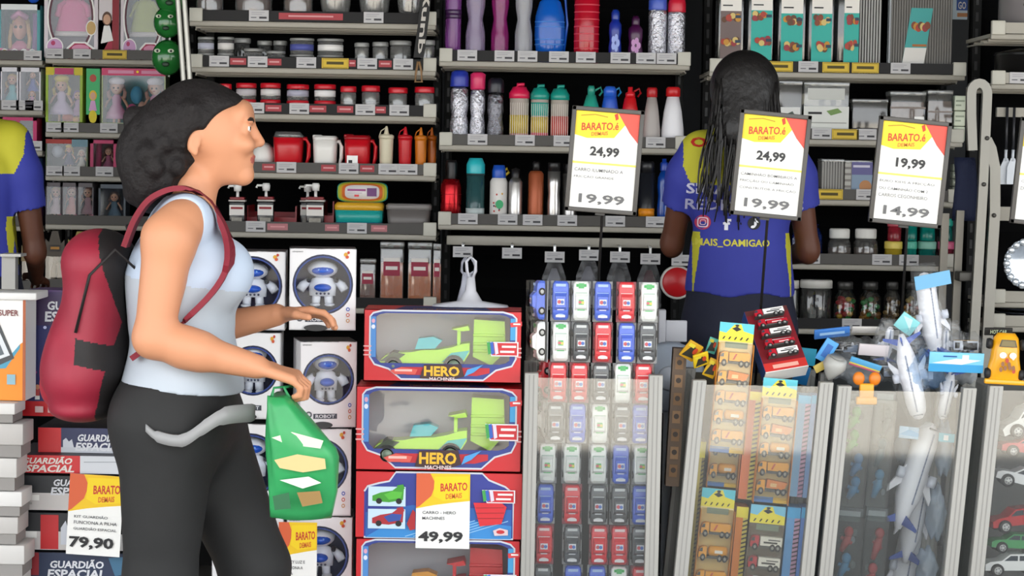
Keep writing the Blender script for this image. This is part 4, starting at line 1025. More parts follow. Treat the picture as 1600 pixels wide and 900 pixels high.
# gold and black bagged figures on the low shelf
for i, (a, b, t, c1, c2, lb) in enumerate(((36, 64, 372, '#b8a8a0', '#6a5a3a', 'bagged pale toy figure with gold card on the low toy shelf'), (73, 104, 360, '#a8988a', '#3a3228', 'bagged toy figure with a dark gold crown card'),
                             (108, 150, 352, '#2a2628', '#7a6a2a', 'dark bagged toy with a mustard band behind the backpack'), (154, 200, 352, '#4a443a', '#a08a3a', 'bagged toy with a pale card behind the woman'))):
    loc, W, H = spot('W5' if a > 70 else 'X6', a, b, t, 0, depth=.08)
    r = thing('bagged_figure', lb, 'toy', loc); g_ = mat(c2, .45, .3)
    mb = MB(); mb.prism([(-W / 2, H * .55), (W / 2, H * .55), (W * .48, H * .85), (W * .3, H * .78), (.15 * W, H), (-.15 * W, H), (-W * .3, H * .8), (-W * .48, H * .86)], -.03, -.022, g_); p = Panel(mb, -W / 2, W / 2, H * .55, H, -.03); p.rect(.2, .55, .8, .8, mat('#2a2420', .6)); p.rect(.28, .62, .72, .72, mat('#b07a2a', .6)); obj('header_card', mb, r)
    mb = MB(); mb.tube([(-W * .18, 0, 0), (-W * .16, 0, H * .3), (-W * .05, 0, H * .5)], [W * .14, W * .12, W * .06], mat(c1, .5)); mb.tube([(W * .2, 0, 0), (W * .16, 0, H * .3), (W * .05, 0, H * .5)], [W * .14, W * .12, W * .06], mat(c1, .5)); mb.ell((0, 0, H * .5), (W * .16, .02, H * .08), mat(c1, .5)); mb.v = [Vector((v.x, v.y, max(v.z, .001))) for v in mb.v]; obj('figure', mb, r)
    mb = MB(); mb.box(-W / 2, W / 2, -.02, .04, 0, H * .56, film('#d8d8d8', 0.0675, .08)); obj('bag', mb, r)
# green toy balls hanging in a string at the aisle corner
YG = 7.75
q = at(262, -30, YG)
r = thing('toy_ball_string', 'string of green toy balls with painted eyes hanging beside the aisle posts', 'toy', q)
for i, (px, py, rad) in enumerate(((268, -6, 26), (262, 35, 22), (262, 90, 25))):
    c = at(px, py, YG) - q; R_ = rad * YG / F
    mb = MB(); mb.ell(c, (R_, R_ * .9, R_ * 1.12), mat('#1f6a2c', .22, coat=.5), 24, 16)
    for s in (-1, 1):
        mb.ell((c.x - R_ * .1 + s * R_ * .42, c.y - R_ * .84, c.z + R_ * .38), (R_ * .2, R_ * .08, R_ * .13), mat('#cfd6c0', .5), 12, 8); mb.ell((c.x - R_ * .08 + s * R_ * .42, c.y - R_ * .9, c.z + R_ * .37), (R_ * .08, R_ * .05, R_ * .08), INK, 10, 6)
    mb.ell((c.x, c.y - R_ * .86, c.z - R_ * .45), (R_ * .24, R_ * .08, R_ * .16), mat('#12301a', .5), 12, 8)
    obj('ball', mb, r)
mb = MB(); mb.tube([at(268, -80, YG) - q, at(264, 120, YG) - q], .003, mat('#d8d8d8', .4)); obj('cord', mb, r)
# slim posts beside the toy balls
for i, px in enumerate((278, 288)):
    a_ = at(px, 0, 7.5); b_ = at(px + 9, 130, 7.5); d_ = (b_ - a_); k0 = (2.9 - a_.z) / d_.z
    mb = MB(); mb.tube([a_ + d_ * k0, a_, b_, Vector((b_.x + .004, b_.y, 0))], .009, mat('#a9a79f', .35, .5), 10)
    o = obj('display_post', mb); tag(o, ('slim pale metal post, nearer the green toy balls', 'slim pale metal post, nearer the jar shelves')[i], 'post')
q = at(39, 14, 8.4); r_ = 10 * 8.4 / F
mb = MB(); mb.ell((0, 0, r_), (r_, r_, r_), mat('#2a5ac8', .25), 16, 12); o = obj('toy_ball', mb); o.location = (q.x, at(34, 8, 8.55).y, SH['X1'][1] + .001 + at(34, 8, 8.55).z - SH['X1'][1] + .006); tag(o, 'small blue ball lying on the turquoise doll head box', 'ball')
# ------------------------------------------------------------------ big boxes in front
YF = 5.6
def front(px0, px1, py0, py1, Y=YF):
    """base centre, width and height of a box whose front face fills that part of the photograph"""
    yc = (py0 + py1) / 2; xc = (px0 + px1) / 2
    a = at(px0, yc, Y); b = at(px1, yc, Y); t = at(xc, py0, Y); c = at(xc, py1, Y)
    return (a.x + b.x) / 2, b.x - a.x, t.z - c.z, c.z
NAVY = mat('#1d2f78', .4); BRED = mat('#c8141f', .4); BLUEG = mat('#2a5fae', .5); LIME = mat('#a9de1f', .35); LIMED = mat('#6f9e12', .4); TURQ = mat('#1fb0a8', .35); TYRE = mat('#1b1b1d', .6)
def racer(parent, x, z, L, m1, m2, m3, y=0.):
    """open-wheeled toy racing car, nose to the -x side"""
    mb = MB(); h = L * .50; wd = L * .15
    side = [(-.5, .1), (-.5, .26), (-.42, .42), (-.3, .48), (-.15, .5), (-.02, .55), (.15, .56), (.3, .62), (.42, .7), (.5, .72), (.5, .5), (.44, .3), (.3, .14), (.05, .1)]
    mb.prism([(x + a * L, z + b * h) for a, b in side], y - wd, y + wd, m1)
    mb.prism([(x + a * L, z + b * h) for a, b in ((-.1, .56), (.12, .58), (.2, .76), (.1, .84), (-.06, .8))], y - wd * .7, y + wd * .7, m2)
    mb.prism([(x + a * L, z + b * h) for a, b in ((.2, .3), (.44, .34), (.5, .56), (.3, .5))], y - wd * 1.06, y + wd * 1.06, m3)
    mb.prism([(x + a * L, z + b * h) for a, b in ((-.22, .1), (.1, .1), (.16, .2), (-.18, .24))], y - wd * 1.1, y + wd * 1.1, mat('#7cc4d8', .4))
    mb.prism([(x + a * L, z + b * h) for a, b in ((-.48, .3), (-.34, .5), (-.2, .46), (-.3, .3))], y - wd * 1.08, y + wd * 1.08, mat('#2a3a1a', .5))
    body = obj('toy_car', mb, parent)
    mb = MB()
    for s in (-1, 1): mb.box(x + .38 * L - .004, x + .38 * L + .004, y + s * wd * .7 - .003, y + s * wd * .7 + .003, z + h * .6, z + h * 1.05, m1)
    mb.prism([(x + a * L, z + b * h) for a, b in ((.3, 1.02), (.48, 1.1), (.5, 1.0), (.42, .98))], y - wd * 1.1, y + wd * 1.1, m1); obj('rear_wing', mb, body)
    for u, R_ in ((-.33, .1), (.33, .115)):
        for s in (-1, 1):
            mb = MB(); c = (x + u * L, y + s * wd * 1.05, z + R_ * L)
            mb.lathe([(0, -.012), (R_ * L * .7, -.013), (R_ * L, -.009), (R_ * L, .009), (R_ * L * .7, .013), (0, .012)], TYRE, 18, c, 'y')
            mb.lathe([(0, -.0145), (R_ * L * .55, -.0142), (R_ * L * .6, -.012)], mat('#6b7a6a', .4, .4), 14, c, 'y'); mb.lathe([(R_ * L * .62, -.0138), (R_ * L * .66, -.0138)], mat('#b9c4b0', .5), 14, c, 'y')
            obj('wheel', mb, body)
    return body
OCT = [(.04, .10), (.06, .05), (.12, .0), (.88, 0), (.94, .05), (.965, .1), (.965, .66), (.94, .74), (.84, .8), (.76, .96), (.24, .96), (.16, .8), (.07, .74), (.04, .66)]
def hero_front(p, back=False):
    p.rect(0, 0, 1, 1, BRED)
    p.poly(OCT, mat('#27337f', .45)); p.ring(OCT, .0022, mat('#c9ccd6', .4))
    for v in (.56, .61, .66): p.rect(.0, v, .05, v + .018, mat('#e8c9c9', .6)); p.rect(.955, v, 1, v + .018, mat('#e8c9c9', .6))
def hero_logo(p, v0=.79, v1=.93):
    p.poly([(.36, v1 + .01), (.385, v0 - .04), (.62, v0 - .05), (.64, v1 - .02), (.57, v1 + .02), (.5, v1 + .05), (.44, v1 + .02)], mat('#3a1d20', .5))
    p.text('HERO', .385, v0 - .02, .61, v1 - .02, mat('#e8b21c', .4), 1.6); p.text('MACHINES', .42, v1 - .005, .58, v1 + .04, mat('#f3dfe0', .5), .6)
    p.poly([(.17, v0 + .05), (.24, v0), (.345, v0 + .03), (.33, v0 + .1), (.2, v0 + .1)], mat('#d8564c', .5)); p.rect(.2, v0 + .03, .31, v0 + .06, mat('#e9b9b0', .5))
    p.poly([(.66, v0 + .02), (.76, v0 - .05), (.70, v0 + .06), (.64, v0 + .12)], mat('#4a9ad8', .5))
def hero_badge(p, u=.76, v=.5):
    p.poly([(u, v - .1), (u + .2, v - .1), (u + .2, v + .1), (u + .03, v + .1)], mat('#e3e1e6', .5)); p.poly([(u + .01, v - .085), (u + .192, v - .085), (u + .192, v + .085), (u + .035, v + .085)], mat('#c8242e', .5))
    for a, c in ((.0, '#3a9a4a'), (.02, '#2a5ab8'), (.045, '#d8cfe0')): p.poly([(u + a, v - .09), (u + a + .02, v - .1), (u + a + .03, v + .06), (u + a + .01, v + .08)], mat(c, .5))
    p.rect(u + .095, v - .05, u + .185, v - .02, mat('#f0dede', .5)); p.rect(u + .085, v + .02, u + .175, v + .05, mat('#f0dede', .5))
def hero_box(label, px0, px1, py0, py1, kind, rz=0., dy=0.):
    x, W, H, z = front(px0, px1, py0, py1, YF + dy)
    D = .16
    r = thing('toy_car_box', label, 'toy box', (x, YF + dy + D / 2, z + .0004), (0, 0, rz)); X = W / 2; d = D / 2; H -= .0016
    mb = MB()
    if kind == 'back':
        mb.box(-X, X, -d, d, 0, H, BRED)
        p = Panel(mb, -X, X, 0, H, -d)
        o_ = [(.05, .3), (.07, .22), (.14, .17), (.2, .14), (.24, 0), (.76, 0), (.8, .1), (.9, .2), (.95, .3), (.95, 1.0), (.05, 1.0)]
        p.poly(o_, mat('#2a3590', .45)); p.ring(o_, .0022, mat('#c9ccd6', .4), False)
        p.poly([(.06, 1), (.06, .62), (.34, .5), (.94, .55), (.94, 1)], mat('#2460b0', .5)); p.poly([(.06, 1), (.2, .78), (.6, .7), (.94, .8), (.94, 1)], mat('#2f86cc', .5))
        for i in range(7): p.ring([(.3 + .05 * i, .98), (.62 + .05 * i, .72)], .001, mat('#8fc4e8', .5), False)
        for v0, c1, c2 in ((.22, '#3f9a2c', '#57b83a'), (.56, '#a8202c', '#2a4a9c')):
            p.rect(.075, v0, .3, v0 + .3, mat('#c4dcec', .5))
            p.poly([(.1, v0 + .22), (.1, v0 + .14), (.15, v0 + .09), (.22, v0 + .06), (.25, v0 + .0), (.29, v0 + .02), (.285, v0 + .2), (.2, v0 + .24)], mat(c1, .5)); p.poly([(.17, v0 + .12), (.22, v0 + .07), (.28, v0 + .08), (.27, v0 + .17), (.2, v0 + .2)], mat(c2, .5))
            for u in (.14, .26): p.ell(u, v0 + .22, .018, .045, TYRE, 14)
            p.poly([(.245, v0 - .02), (.285, v0 - .04), (.295, v0 + .03), (.26, v0 + .02)], mat(c1, .5))
        p.poly([(.31, .78), (.345, .56), (.36, .6), (.36, .86), (.33, .88)], mat('#a81a24', .5))
        p.poly([(.71, .44), (.88, .44), (.91, .5), (.88, .76), (.75, .8)], mat('#d0202c', .5))
        for v in (.52, .6, .68): p.ring([(.725, v), (.895, v - .01)], .0008, mat('#8d1018', .5), False)
        p.poly([(.83, .86), (.87, .82), (.92, .85), (.92, .93), (.84, .94)], mat('#d8c0c4', .5)); p.ell(.875, .88, .025, .03, mat('#c0242e', .5))
        hero_badge(p, .76, .34)
        obj('card_box', mb, r)
    else:
        # card tray with a bevelled red frame round a real window
        c1, c2, c3 = kind
        for q in ((-X, -X + .002, 0, H), (X - .002, X, 0, H), (-X, X, 0, .003), (-X, X, H - .002, H)): mb.box(q[0], q[1], -d, d, q[2], q[3], BRED)
        mb.box(-X, X, d - .002, d, 0, H, BRED)
        mb.box(-X + .002, X - .002, d - .006, d - .002, .003, H - .003, mat('#b5b8bc', .6)); mb.box(-X + .003, X - .003, -d + .004, d - .006, .003, .005, mat('#66697a', .5))
        # the frame is a strip of quads between the outline and the window
        win = [(.08, .1), (.1, .07), (.14, .05), (.86, .05), (.9, .07), (.925, .1), (.925, .62), (.925, .68), (.90, .72), (.86, .74), (.14, .74), (.11, .74), (.08, .68), (.08, .62)]
        outer = [(0, .1), (0, .05), (0, 0), (1, 0), (1, .05), (1, .1), (1, .66), (1, .8), (1, 1), (.76, 1), (.24, 1), (0, 1), (0, .8), (0, .66)]
        n = len(win); P = Panel(mb, -X, X, 0, H, -d)
        def band(o_, i_, m_, eps):
            P.y -= eps
            mb.add([P.P(*q) for q in o_] + [P.P(*q) for q in i_], [(i, (i + 1) % n, n + (i + 1) % n, n + i) for i in range(n)], m_)
        band(outer, win, BRED, 0)
        oct2 = [(.04, .10), (.06, .05), (.12, .015), (.88, .015), (.94, .05), (.965, .1), (.965, .66), (.94, .76), (.84, .82), (.76, .96), (.24, .96), (.16, .82), (.07, .76), (.04, .66)]
        win2 = win[:]
        band(oct2, win2, mat('#2b3a88', .45), .0004)
        P.ring(oct2, .0022, mat('#c9ccd6', .4))
        P.poly([(.2, .86), (.24, .79), (.8, .79), (.8, .86), (.72, .9), (.28, .9)], mat('#c02230', .5))
        P.rect(.045, .1, .078, .66, mat('#4a86c8', .5)); P.rect(.928, .1, .96, .4, mat('#3f9ad0', .5)); P.ell(.061, .16, .011, .03, mat('#d8a0b8', .5)); P.ell(.061, .24, .012, .03, mat('#dfe3ee', .5))
        P.poly([(.925, .16), (1, .14), (1, .2), (.93, .22)], mat('#d83a3e', .5)); P.rect(.945, .165, .99, .185, PAPER)
        for v in (.5, .56, .62): P.rect(.0, v, .05, v + .018, mat('#e3a9a9', .6)); P.rect(.965, v, 1, v + .018, mat('#e3a9a9', .6))
        hero_logo(P); hero_badge(P, .78, .52)
        # name on the top face
        tp = MB(); g, fs = text_geo('HERO MACHINES', 1.)
        mb.add([(-.075 + .15 * u, -d + .02 + .025 * v, H + .0004) for u, v in g], fs, mat('#c9962a', .5))
        mb.add([(-X * .62, -d + .004, H + .0002), (X * .62, -d + .004, H + .0002), (X * .5, d * .8, H + .0002), (-X * .5, d * .8, H + .0002)], [(0, 1, 2, 3)], mat('#2a3272', .5))
        obj('card_box', mb, r)
        racer(r, -X * .24, .016, W * .58, c1, c2, c3, -.03)
        mb = MB()   # lime storage block with ribs on the other side
        bx = X * .58
        mb.prism([(bx - W * .1, H * .34), (bx - W * .095, H * .86), (bx + W * .10, H * .84), (bx + W * .11, H * .42), (bx + W * .02, H * .22)], -.03, .05, c1)
        for v in (.4, .5, .62): mb.box(bx - W * .1, bx + W * .1, -.034, -.03, H * v, H * v + .008, c1, .002)
        obj('toy_launcher', mb, r)
        mb = MB(); wp = [P.P(*q) for q in win]; mb.add([(a, -d + .001, c) for a, _, c in wp], [tuple(range(n))], film('#f4f5f6', .05, .05, .05, bump=.25, bscale=7)); obj('window_film', mb, r)
    return r
Z0 = at(690, 900, YF).z
hero_box('red racing car box with lime car and teal fin, top of its stack', 568, 815, 484, 598, (LIME, mat('#2ab0b8', .35), TURQ), 0, .0)
hero_box('red racing car box with lime car, second in its stack', 556, 815, 604, 737, (LIME, mat('#2ab0b8', .35), TURQ), 0, -.01)
hero_box('red racing car box showing its printed back under the price sheet', 556, 815, 738, 841, 'back', 0, -.012)
hero_box('red racing car box with a red car, lowest in the stack', 555, 812, 842, 968, (mat('#b81a1f', .35), mat('#c98a2a', .35), mat('#e0a83a', .35)), 0, -.012)
hz = at(686, 968, YF).z
mb = MB(); x, W, H, z = front(556, 808, 738, 841, YF); mb.box(x - W / 2, x + W / 2, YF, YF + .3, 0.0, hz - .001, mat('#c3a06f', .8, var=.15)); o = obj('cardboard_carton', mb); tag(o, 'plain brown carton under the red racing car boxes', 'carton')

YELB = mat('#f0c41d', .6); ORNG = mat('#e07a1c', .6)
def sheet_header(p, flip=False, v1=.36):
    f = (lambda u: 1 - u) if flip else (lambda u: u)
    p.rect(0, 0, 1, v1, YELB)
    p.poly([(f(.62), 0), (f(1), 0), (f(1), v1 * .85), (f(.8), v1 * .6)], mat('#d8473a', .6))
def price_sheet(label, px0, px1, py0, py1, Y, big, lines, tilt=0., curve=False, headw=('BARATO', 'DEMAIS')):
    x, W, H, z = front(px0, px1, py0, py1, Y)
    mb = MB(); mb.box(-W / 2, W / 2, 0, .0012, 0, H, PAPER)
    p = Panel(mb, -W / 2, W / 2, 0, H, 0)
    p.poly([(0, 0), (1, 0), (1, .36), (.7, .385), (.35, .42), (0, .47)], YELB); p.poly([(0, 0), (.26, 0), (.36, .14), (.28, .3), (.06, .44), (0, .46)], mat('#d8623a', .6)); p.poly([(.34, .04), (.97, .03), (.97, .33), (.5, .36), (.32, .3)], mat('#f5d21c', .6))
    p.text(headw[0], .45, .12, .95, .23, mat('#c8362a', .6), 1.2, 0, .02); p.text(headw[1], .55, .26, .85, .33, mat('#d8642a', .6), 1, 0, .02)
    for i, t in enumerate(lines): p.text(t, .12, .5 + .075 * i, .12 + min(.8, .052 * len(t)), .54 + .075 * i, mat('#4a4a50', .7), .3)
    p.text(big, .05, .77, .88, .93, INK, 1.6)
    o = obj('price_sheet', mb); o.location = (x, Y, z); o.rotation_euler = (0, tilt, 0); tag(o, label, 'price sheet'); return o
price_sheet('price sheet reading 49,99 on the racing car boxes', 650, 734, 740, 857, YF - .02, '49,99', ('CARRO - HERO', 'MACHINES'))

# ------------------------------------------------------------------ robot boxes
def robot_box(label, px0, px1, py0, py1, rz=0., Y=5.7, tilt=0., depth=.14):
    x, W, H, z = front(px0, px1, py0, py1, Y); X = W / 2; d = depth / 2; H -= .001
    r = thing('robot_box', label, 'toy box', (x, Y + d, z + .0003), (0, 0, rz))
    wh = mat('#e9e8ea', .45); mb = MB()
    for q in ((-X, -X + .002, 0, H), (X - .002, X, 0, H), (-X, X, 0, .003)): mb.box(q[0], q[1], -d, d, q[2], q[3], wh)
    mb.box(-X, X, -d, d, H - .002, H, mat('#3a3a3e', .5)); mb.box(-X, X, d - .002, d, 0, H, wh); mb.box(-X + .003, X - .003, d - .03, d - .026, .004, H - .004, mat('#1b2452', .5))
    P = Panel(mb, -X, X, 0, H, -d); n = 32
    cu, cv, ru = .5, .44, .44; rv = ru * W / H
    win = [(cu + ru * math.cos(2 * math.pi * i / n + .0), cv - rv * math.sin(2 * math.pi * i / n)) for i in range(n)]
    def edge(i):
        t = 2 * math.pi * i / n; c, s = math.cos(t), math.sin(t); k = min((1 - cu if c > 0 else cu) / max(abs(c), 1e-6), ((cv if s > 0 else 1 - cv)) / max(abs(s), 1e-6))
        return (cu + c * k, cv - s * k)
    out = [edge(i) for i in range(n)]
    mb.add([P.P(*q) for q in out] + [P.P(*q) for q in win], [(i, (i + 1) % n, n + (i + 1) % n, n + i) for i in range(n)], wh)
    P2 = Panel(mb, -X, X, 0, H, -d)
    for cr in ((0, 0), (1, 0), (1, 1), (0, 1)):   # corners left by the ring
        e = [q for q in out]
        near = sorted(e, key=lambda q: (q[0] - cr[0]) ** 2 + (q[1] - cr[1]) ** 2)[:2]
        mb.add([P2.P(*cr), P2.P(*near[0]), P2.P(*near[1])], [(0, 1, 2)], wh)
    P.ring(win, .0025, mat('#1a2040', .4)); P.ring([(cu + (u - cu) * .95, cv + (v - cv) * .95) for u, v in win], .0016, mat('#2c4590', .4))
    P.rect(.24, .84, .66, .9, mat('#3a3d48', .5)); P.text('ROBOT', .28, .85, .62, .89, mat('#d8d8dc', .5), 1)
    P.ring([(.16 + .045 * math.cos(t * .628), .85 + .045 * W / H * math.sin(t * .628)) for t in range(10)], .002, mat('#55555c', .5))
    P.ell(.84, .07, .03, .025, mat('#d8a02a', .5)); P.ell(.88, .045, .02, .018, mat('#b83a2a', .5)); P.ell(.86, .1, .025, .02, mat('#c8502a', .5)); P.text('LENQNIAO', .04, .03, .2, .05, INK, .4)
    for v, c in ((.74, '#3a5ab8'), (.81, '#c86a5a'), (.88, '#c89a6a')): P.ell(.88, v, .028, .024, mat(c, .5)); P.ell(.88, v, .014, .012, wh)
    P.ell(.4, .97, .18, .04, mat('#2a2a2c', .5))
    obj('card_box', mb, r)
    # the robot inside
    rb = MB(); rw = mat('#eceef2', .3); bl = mat('#1f5ac8', .25); S = H
    zc = H * (1 - cv)
    rb.ell((0, 0, zc + S * .18), (W * .23, .045, S * .11), rw, 22, 14); rb.ell((0, -.026, zc + S * .165), (W * .17, .026, S * .06), bl, 20, 10)
    rb.lathe([(0, -.16 * S), (.2 * W, -.15 * S), (.21 * W, -.02 * S), (.16 * W, .06 * S), (.07 * W, .09 * S)], rw, 22, (0, 0, zc), sy=.45); rb.ell((0, -.028, zc - S * .045), (W * .13, .02, S * .05), bl, 18, 10)
    for s in (-1, 1):
        rb.ell((s * W * .21, -.002, zc + S * .04), (W * .04, .02, S * .035), mat('#23252c', .4)); rb.tube([(s * W * .22, -.004, zc + S * .03), (s * W * .29, -.01, zc - S * .02), (s * W * .34, -.014, zc - S * .08)], [.008, .012, .011], rw, 10)
        rb.tube([(s * W * .09, 0, zc - S * .14), (s * W * .1, 0, zc - S * .24)], .011, rw, 10); rb.ell((s * W * .11, -.008, zc - S * .26), (W * .08, .03, S * .025), rw)
        rb.ell((s * W * .055, -.044, zc + S * .175), (W * .03, .006, S * .02), mat('#7fb4f0', .2))
    for i in range(4): rb.ell((-W * .09 + i * W * .06, -.037, zc - S * .115), (.003, .002, .003), mat('#3a3f55', .4), 8, 6)
    rb.v = [v + Vector((0, -.02, 0)) for v in rb.v]
    o = obj('toy_robot', rb, r)
    mb = MB(); mb.add([(a, -d - .0004, c) for a, _, c in [P2.P(*q) for q in win]], [tuple(range(n))], film('#f4f6fa', .025, .02)); obj('window_film', mb, r)
    return r
robot_box('white robot toy box on top of its stack, nearest the lunch boxes', 448, 552, 388, 516, .10)
robot_box('white robot toy box partly hidden by the walking woman, upper row', 340, 443, 392, 516, .06, 5.72)
robot_box('white robot toy box turned slightly, under the topmost one', 459, 548, 533, 668, .22, 5.69)
robot_box('white robot toy box behind the green bag', 448, 546, 669, 806, .06, 5.7)
robot_box('white robot toy box beside the yellow price sheet', 446, 548, 807, 945, .04, 5.7)
robot_box('white robot toy box between the legs of the walking woman', 330, 441, 808, 945, .03, 5.7)
robot_box('white robot toy box behind the arm of the walking woman', 350, 436, 519, 655, .05, 5.72)
robot_box('white robot toy box behind the hip of the walking woman', 335, 444, 662, 807, .03, 5.71)
z = at(440, 945, 5.7).z
a_ = at(332, 900, 5.7).x; b_ = at(548, 900, 5.7).x
mb = MB(); mb.box(a_, b_, 5.71, 6.0, 0, z - .002, mat('#c3a06f', .8, var=.15)); o = obj('cardboard_carton', mb); tag(o, 'plain brown carton under the white robot boxes', 'carton')
price_sheet('yellow price sheet of the robot boxes, reading CRAZY LUZ', 435, 495, 816, 935, 5.66, '69,99', ('CRAZY LUZ E', 'FUNCIONA A', 'PILHA'), headw=('BARATO', 'DEMAIS'))

# ------------------------------------------------------------------ space guardian boxes and white boxes at the frame edge
GT = mat('#d9dbe2', .35); PURP = mat('#34204f', .45)
def guard_text(p, u0, v0, u1, v1, m_=GT):
    p.text('GUARDIÃO', u0 + .02, v0, u1 - .02, v0 + (v1 - v0) * .48, m_, 1.5, .05); p.text('ESPACIAL', u0, v0 + (v1 - v0) * .54, u1, v1, m_, 1.5, .05)
x, W, H, z = front(34, 215, 460, 655, 5.66)
z += .003
z += .003
r = thing('toy_box', 'tall purple space toy box with a red base band behind the backpack', 'toy box', (x, 5.66 + .06, z + .0004)); X = W / 2; H -= .001
mb = MB(); mb.box(-X, X, -.06, .06, 0, H, PURP); p = Panel(mb, -X, X, 0, H, -.06)
p.rect(0, .88, 1, 1, BRED); guard_text(p, .2, .06, .72, .24); p.rect(.06, .27, .94, .88, mat('#262a66', .5))
rnd = random.Random(3)
for i in range(40): p.ell(.08 + .84 * rnd.random(), .28 + .58 * rnd.random(), .006 + .01 * rnd.random(), .006 + .008 * rnd.random(), mat(rnd.choice(('#5a6ac0', '#8a9ae0', '#a04a8a', '#c8cdf0')), .5), 8)
for u in (.13, .24): p.rect(u, .915, u + .07, .965, mat('#d8b9b9', .6))
p.ell(.15, .76, .022, .02, mat('#c98a6a', .5)); p.rect(.13, .78, .17, .83, mat('#b03a3a', .5)); p.rect(.13, .83, .17, .86, mat('#d8d8d8', .5)); obj('card_box', mb, r)
mb = MB(); mb.box(-X + .02, X - .02, -.058, .058, H, H + .004, mat('#4a2f60', .5)); obj('lid_flap', mb, r)
x, W, H, z = front(-70, 40, 470, 628, 5.5)
z += .004
r = thing('toy_box', 'white and orange toy box with a printed phone picture at the frame edge', 'toy box', (x, 5.56, z + .0004)); X = W / 2; H -= .001
mb = MB(); mb.box(-X, X, -.06, .06, 0, H, WHITE); p = Panel(mb, -X, X, 0, H, -.06)
p.poly([(0, 1), (0, .66), (.7, .62), (.92, .44), (1, .4), (1, 1)], mat('#e88a1c', .5)); p.poly([(0, .66), (.7, .62), (.92, .44), (.92, .48), (.72, .68), (0, .72)], mat('#4a9ab8', .5)); p.rect(.96, 0, 1, 1, mat('#a8542a', .5))
p.poly([(.3, .28), (.62, .22), (.84, .58), (.6, .66)], mat('#33383f', .4)); p.poly([(.36, .32), (.6, .27), (.78, .55), (.6, .6)], mat('#d5dae0', .4)); p.poly([(.42, .42), (.6, .38), (.7, .54), (.58, .57)], mat('#55606a', .4)); p.text('SUPER', .62, .1, .9, .16, mat('#7a3a3a', .6), 1); p.rect(.74, .74, .86, .84, mat('#8ab0c0', .5)); obj('card_box', mb, r)
mb = MB(); mb.box(-X - .01, X + .028, -.07, .07, H, H + .018, mat('#e4e3e2', .5), .003); obj('lid', mb, r)
def flat_guard(label, px0, px1, py0, py1, pyt, Y, red=1., base=WHITE, face=None, txt=True):
    """lying box: front edge between py0 and py1, its lid running back from there"""
    x, W, H, z = front(px0, px1, py0, py1, Y); X = W / 2; H -= .0055; D = .24
    r = thing('toy_box', label, 'toy box', (x, Y + D / 2, z + .0006)); d = D / 2
    mb = MB(); mb.box(-X, X, -d, d, 0, H * .55, base); mb.box(-X - .001, X + .001, -d - .001, d + .001, H * .5, H, mat('#20222c', .45)); p = Panel(mb, -X, X, 0, H, -d - .001)
    return r, mb, p, X, H, d
YQ = 5.6
r, mb, p, X, H, d = flat_guard('lying space toy box with red edge, topmost under the tall purple box', 60, 215, 666, 708, 0, YQ + .03)
p.rect(0, 0, 1, 1, mat('#232a55', .45)); p.rect(0, 0, .23, 1, BRED); p.rect(.23, .78, 1, 1, mat('#c9cdd6', .5)); p.poly([(.25, .78), (.25, .5), (.28, .4), (.31, .55), (.34, .45), (.36, .78)], mat('#d0d4de', .5)); guard_text(p, .38, .18, .86, .92); obj('card_box', mb, r)
r, mb, p, X, H, d = flat_guard('lying space toy box with a wide red end, second in its pile', 20, 215, 709, 740, 0, YQ - .02)
p.rect(0, 0, .54, 1, BRED); p.rect(.54, 0, 1, 1, mat('#cfd2d8', .5)); p.ring([(.57, .35), (.98, .3)], .001, mat('#9aa0a8', .5), False); guard_text(p, .06, .06, .5, .94, mat('#dfd5d0', .4)); obj('card_box', mb, r)
r, mb, p, X, H, d = flat_guard('lying space toy box with a black lid and grey base, third in its pile', 28, 215, 741, 798, 0, YQ)
p.rect(0, 0, 1, .55, mat('#1b1e24', .45)); p.rect(0, .5, .5, 1, mat('#cfcac8', .5)); p.rect(.03, .56, .18, .72, PAPER); p.rect(.04, .78, .12, .84, mat('#a8a4a2', .6)); guard_text(p, .28, .05, .72, .56); obj('card_box', mb, r)
r, mb, p, X, H, d = flat_guard('lying space toy box with a narrow red stripe, fourth in its pile', 28, 215, 799, 860, 0, YQ)
p.rect(0, 0, 1, .55, mat('#1b1e24', .45)); p.rect(.0, .5, .6, 1, mat('#cfcac8', .5)); p.rect(.19, .05, .34, .98, BRED); p.rect(.03, .5, .16, .68, PAPER); p.poly([(.36, .85), (.36, .4), (.4, .2), (.43, .5), (.46, .3), (.48, .85)], mat('#d0d4de', .5)); p.rect(.34, .1, .6, .8, mat('#20305a', .45)) if False else None; obj('card_box', mb, r)
r, mb, p, X, H, d = flat_guard('dark blue lying space toy box, lowest of its pile', 40, 215, 861, 935, 0, YQ - .01)
p.rect(0, 0, 1, 1, mat('#1a2a4a', .45)); guard_text(p, .2, .14, .72, .56); p.rect(0, 0, .12, .5, mat('#8d1a24', .5)); p.poly([(.74, .1), (.95, .05), (.98, .4), (.8, .5)], mat('#3a6a8a', .5)); obj('card_box', mb, r)
z = at(125, 935, YQ).z
mb = MB(); a_ = at(36, 900, YQ).x; b_ = at(215, 900, YQ).x; mb.box(a_, b_, YQ, YQ + .24, 0, z - .002, mat('#c3a06f', .8, var=.15)); o = obj('cardboard_carton', mb); tag(o, 'plain brown carton under the lying space toy boxes', 'carton')
price_sheet('price sheet reading 79,90 hanging on the space toy boxes', 103, 187, 742, 868, YQ - .05, '79,90', ('KIT GUARDIÃO', 'FUNCIONA A PILHA', 'GUARDIÃO ESPACIAL'), .05)
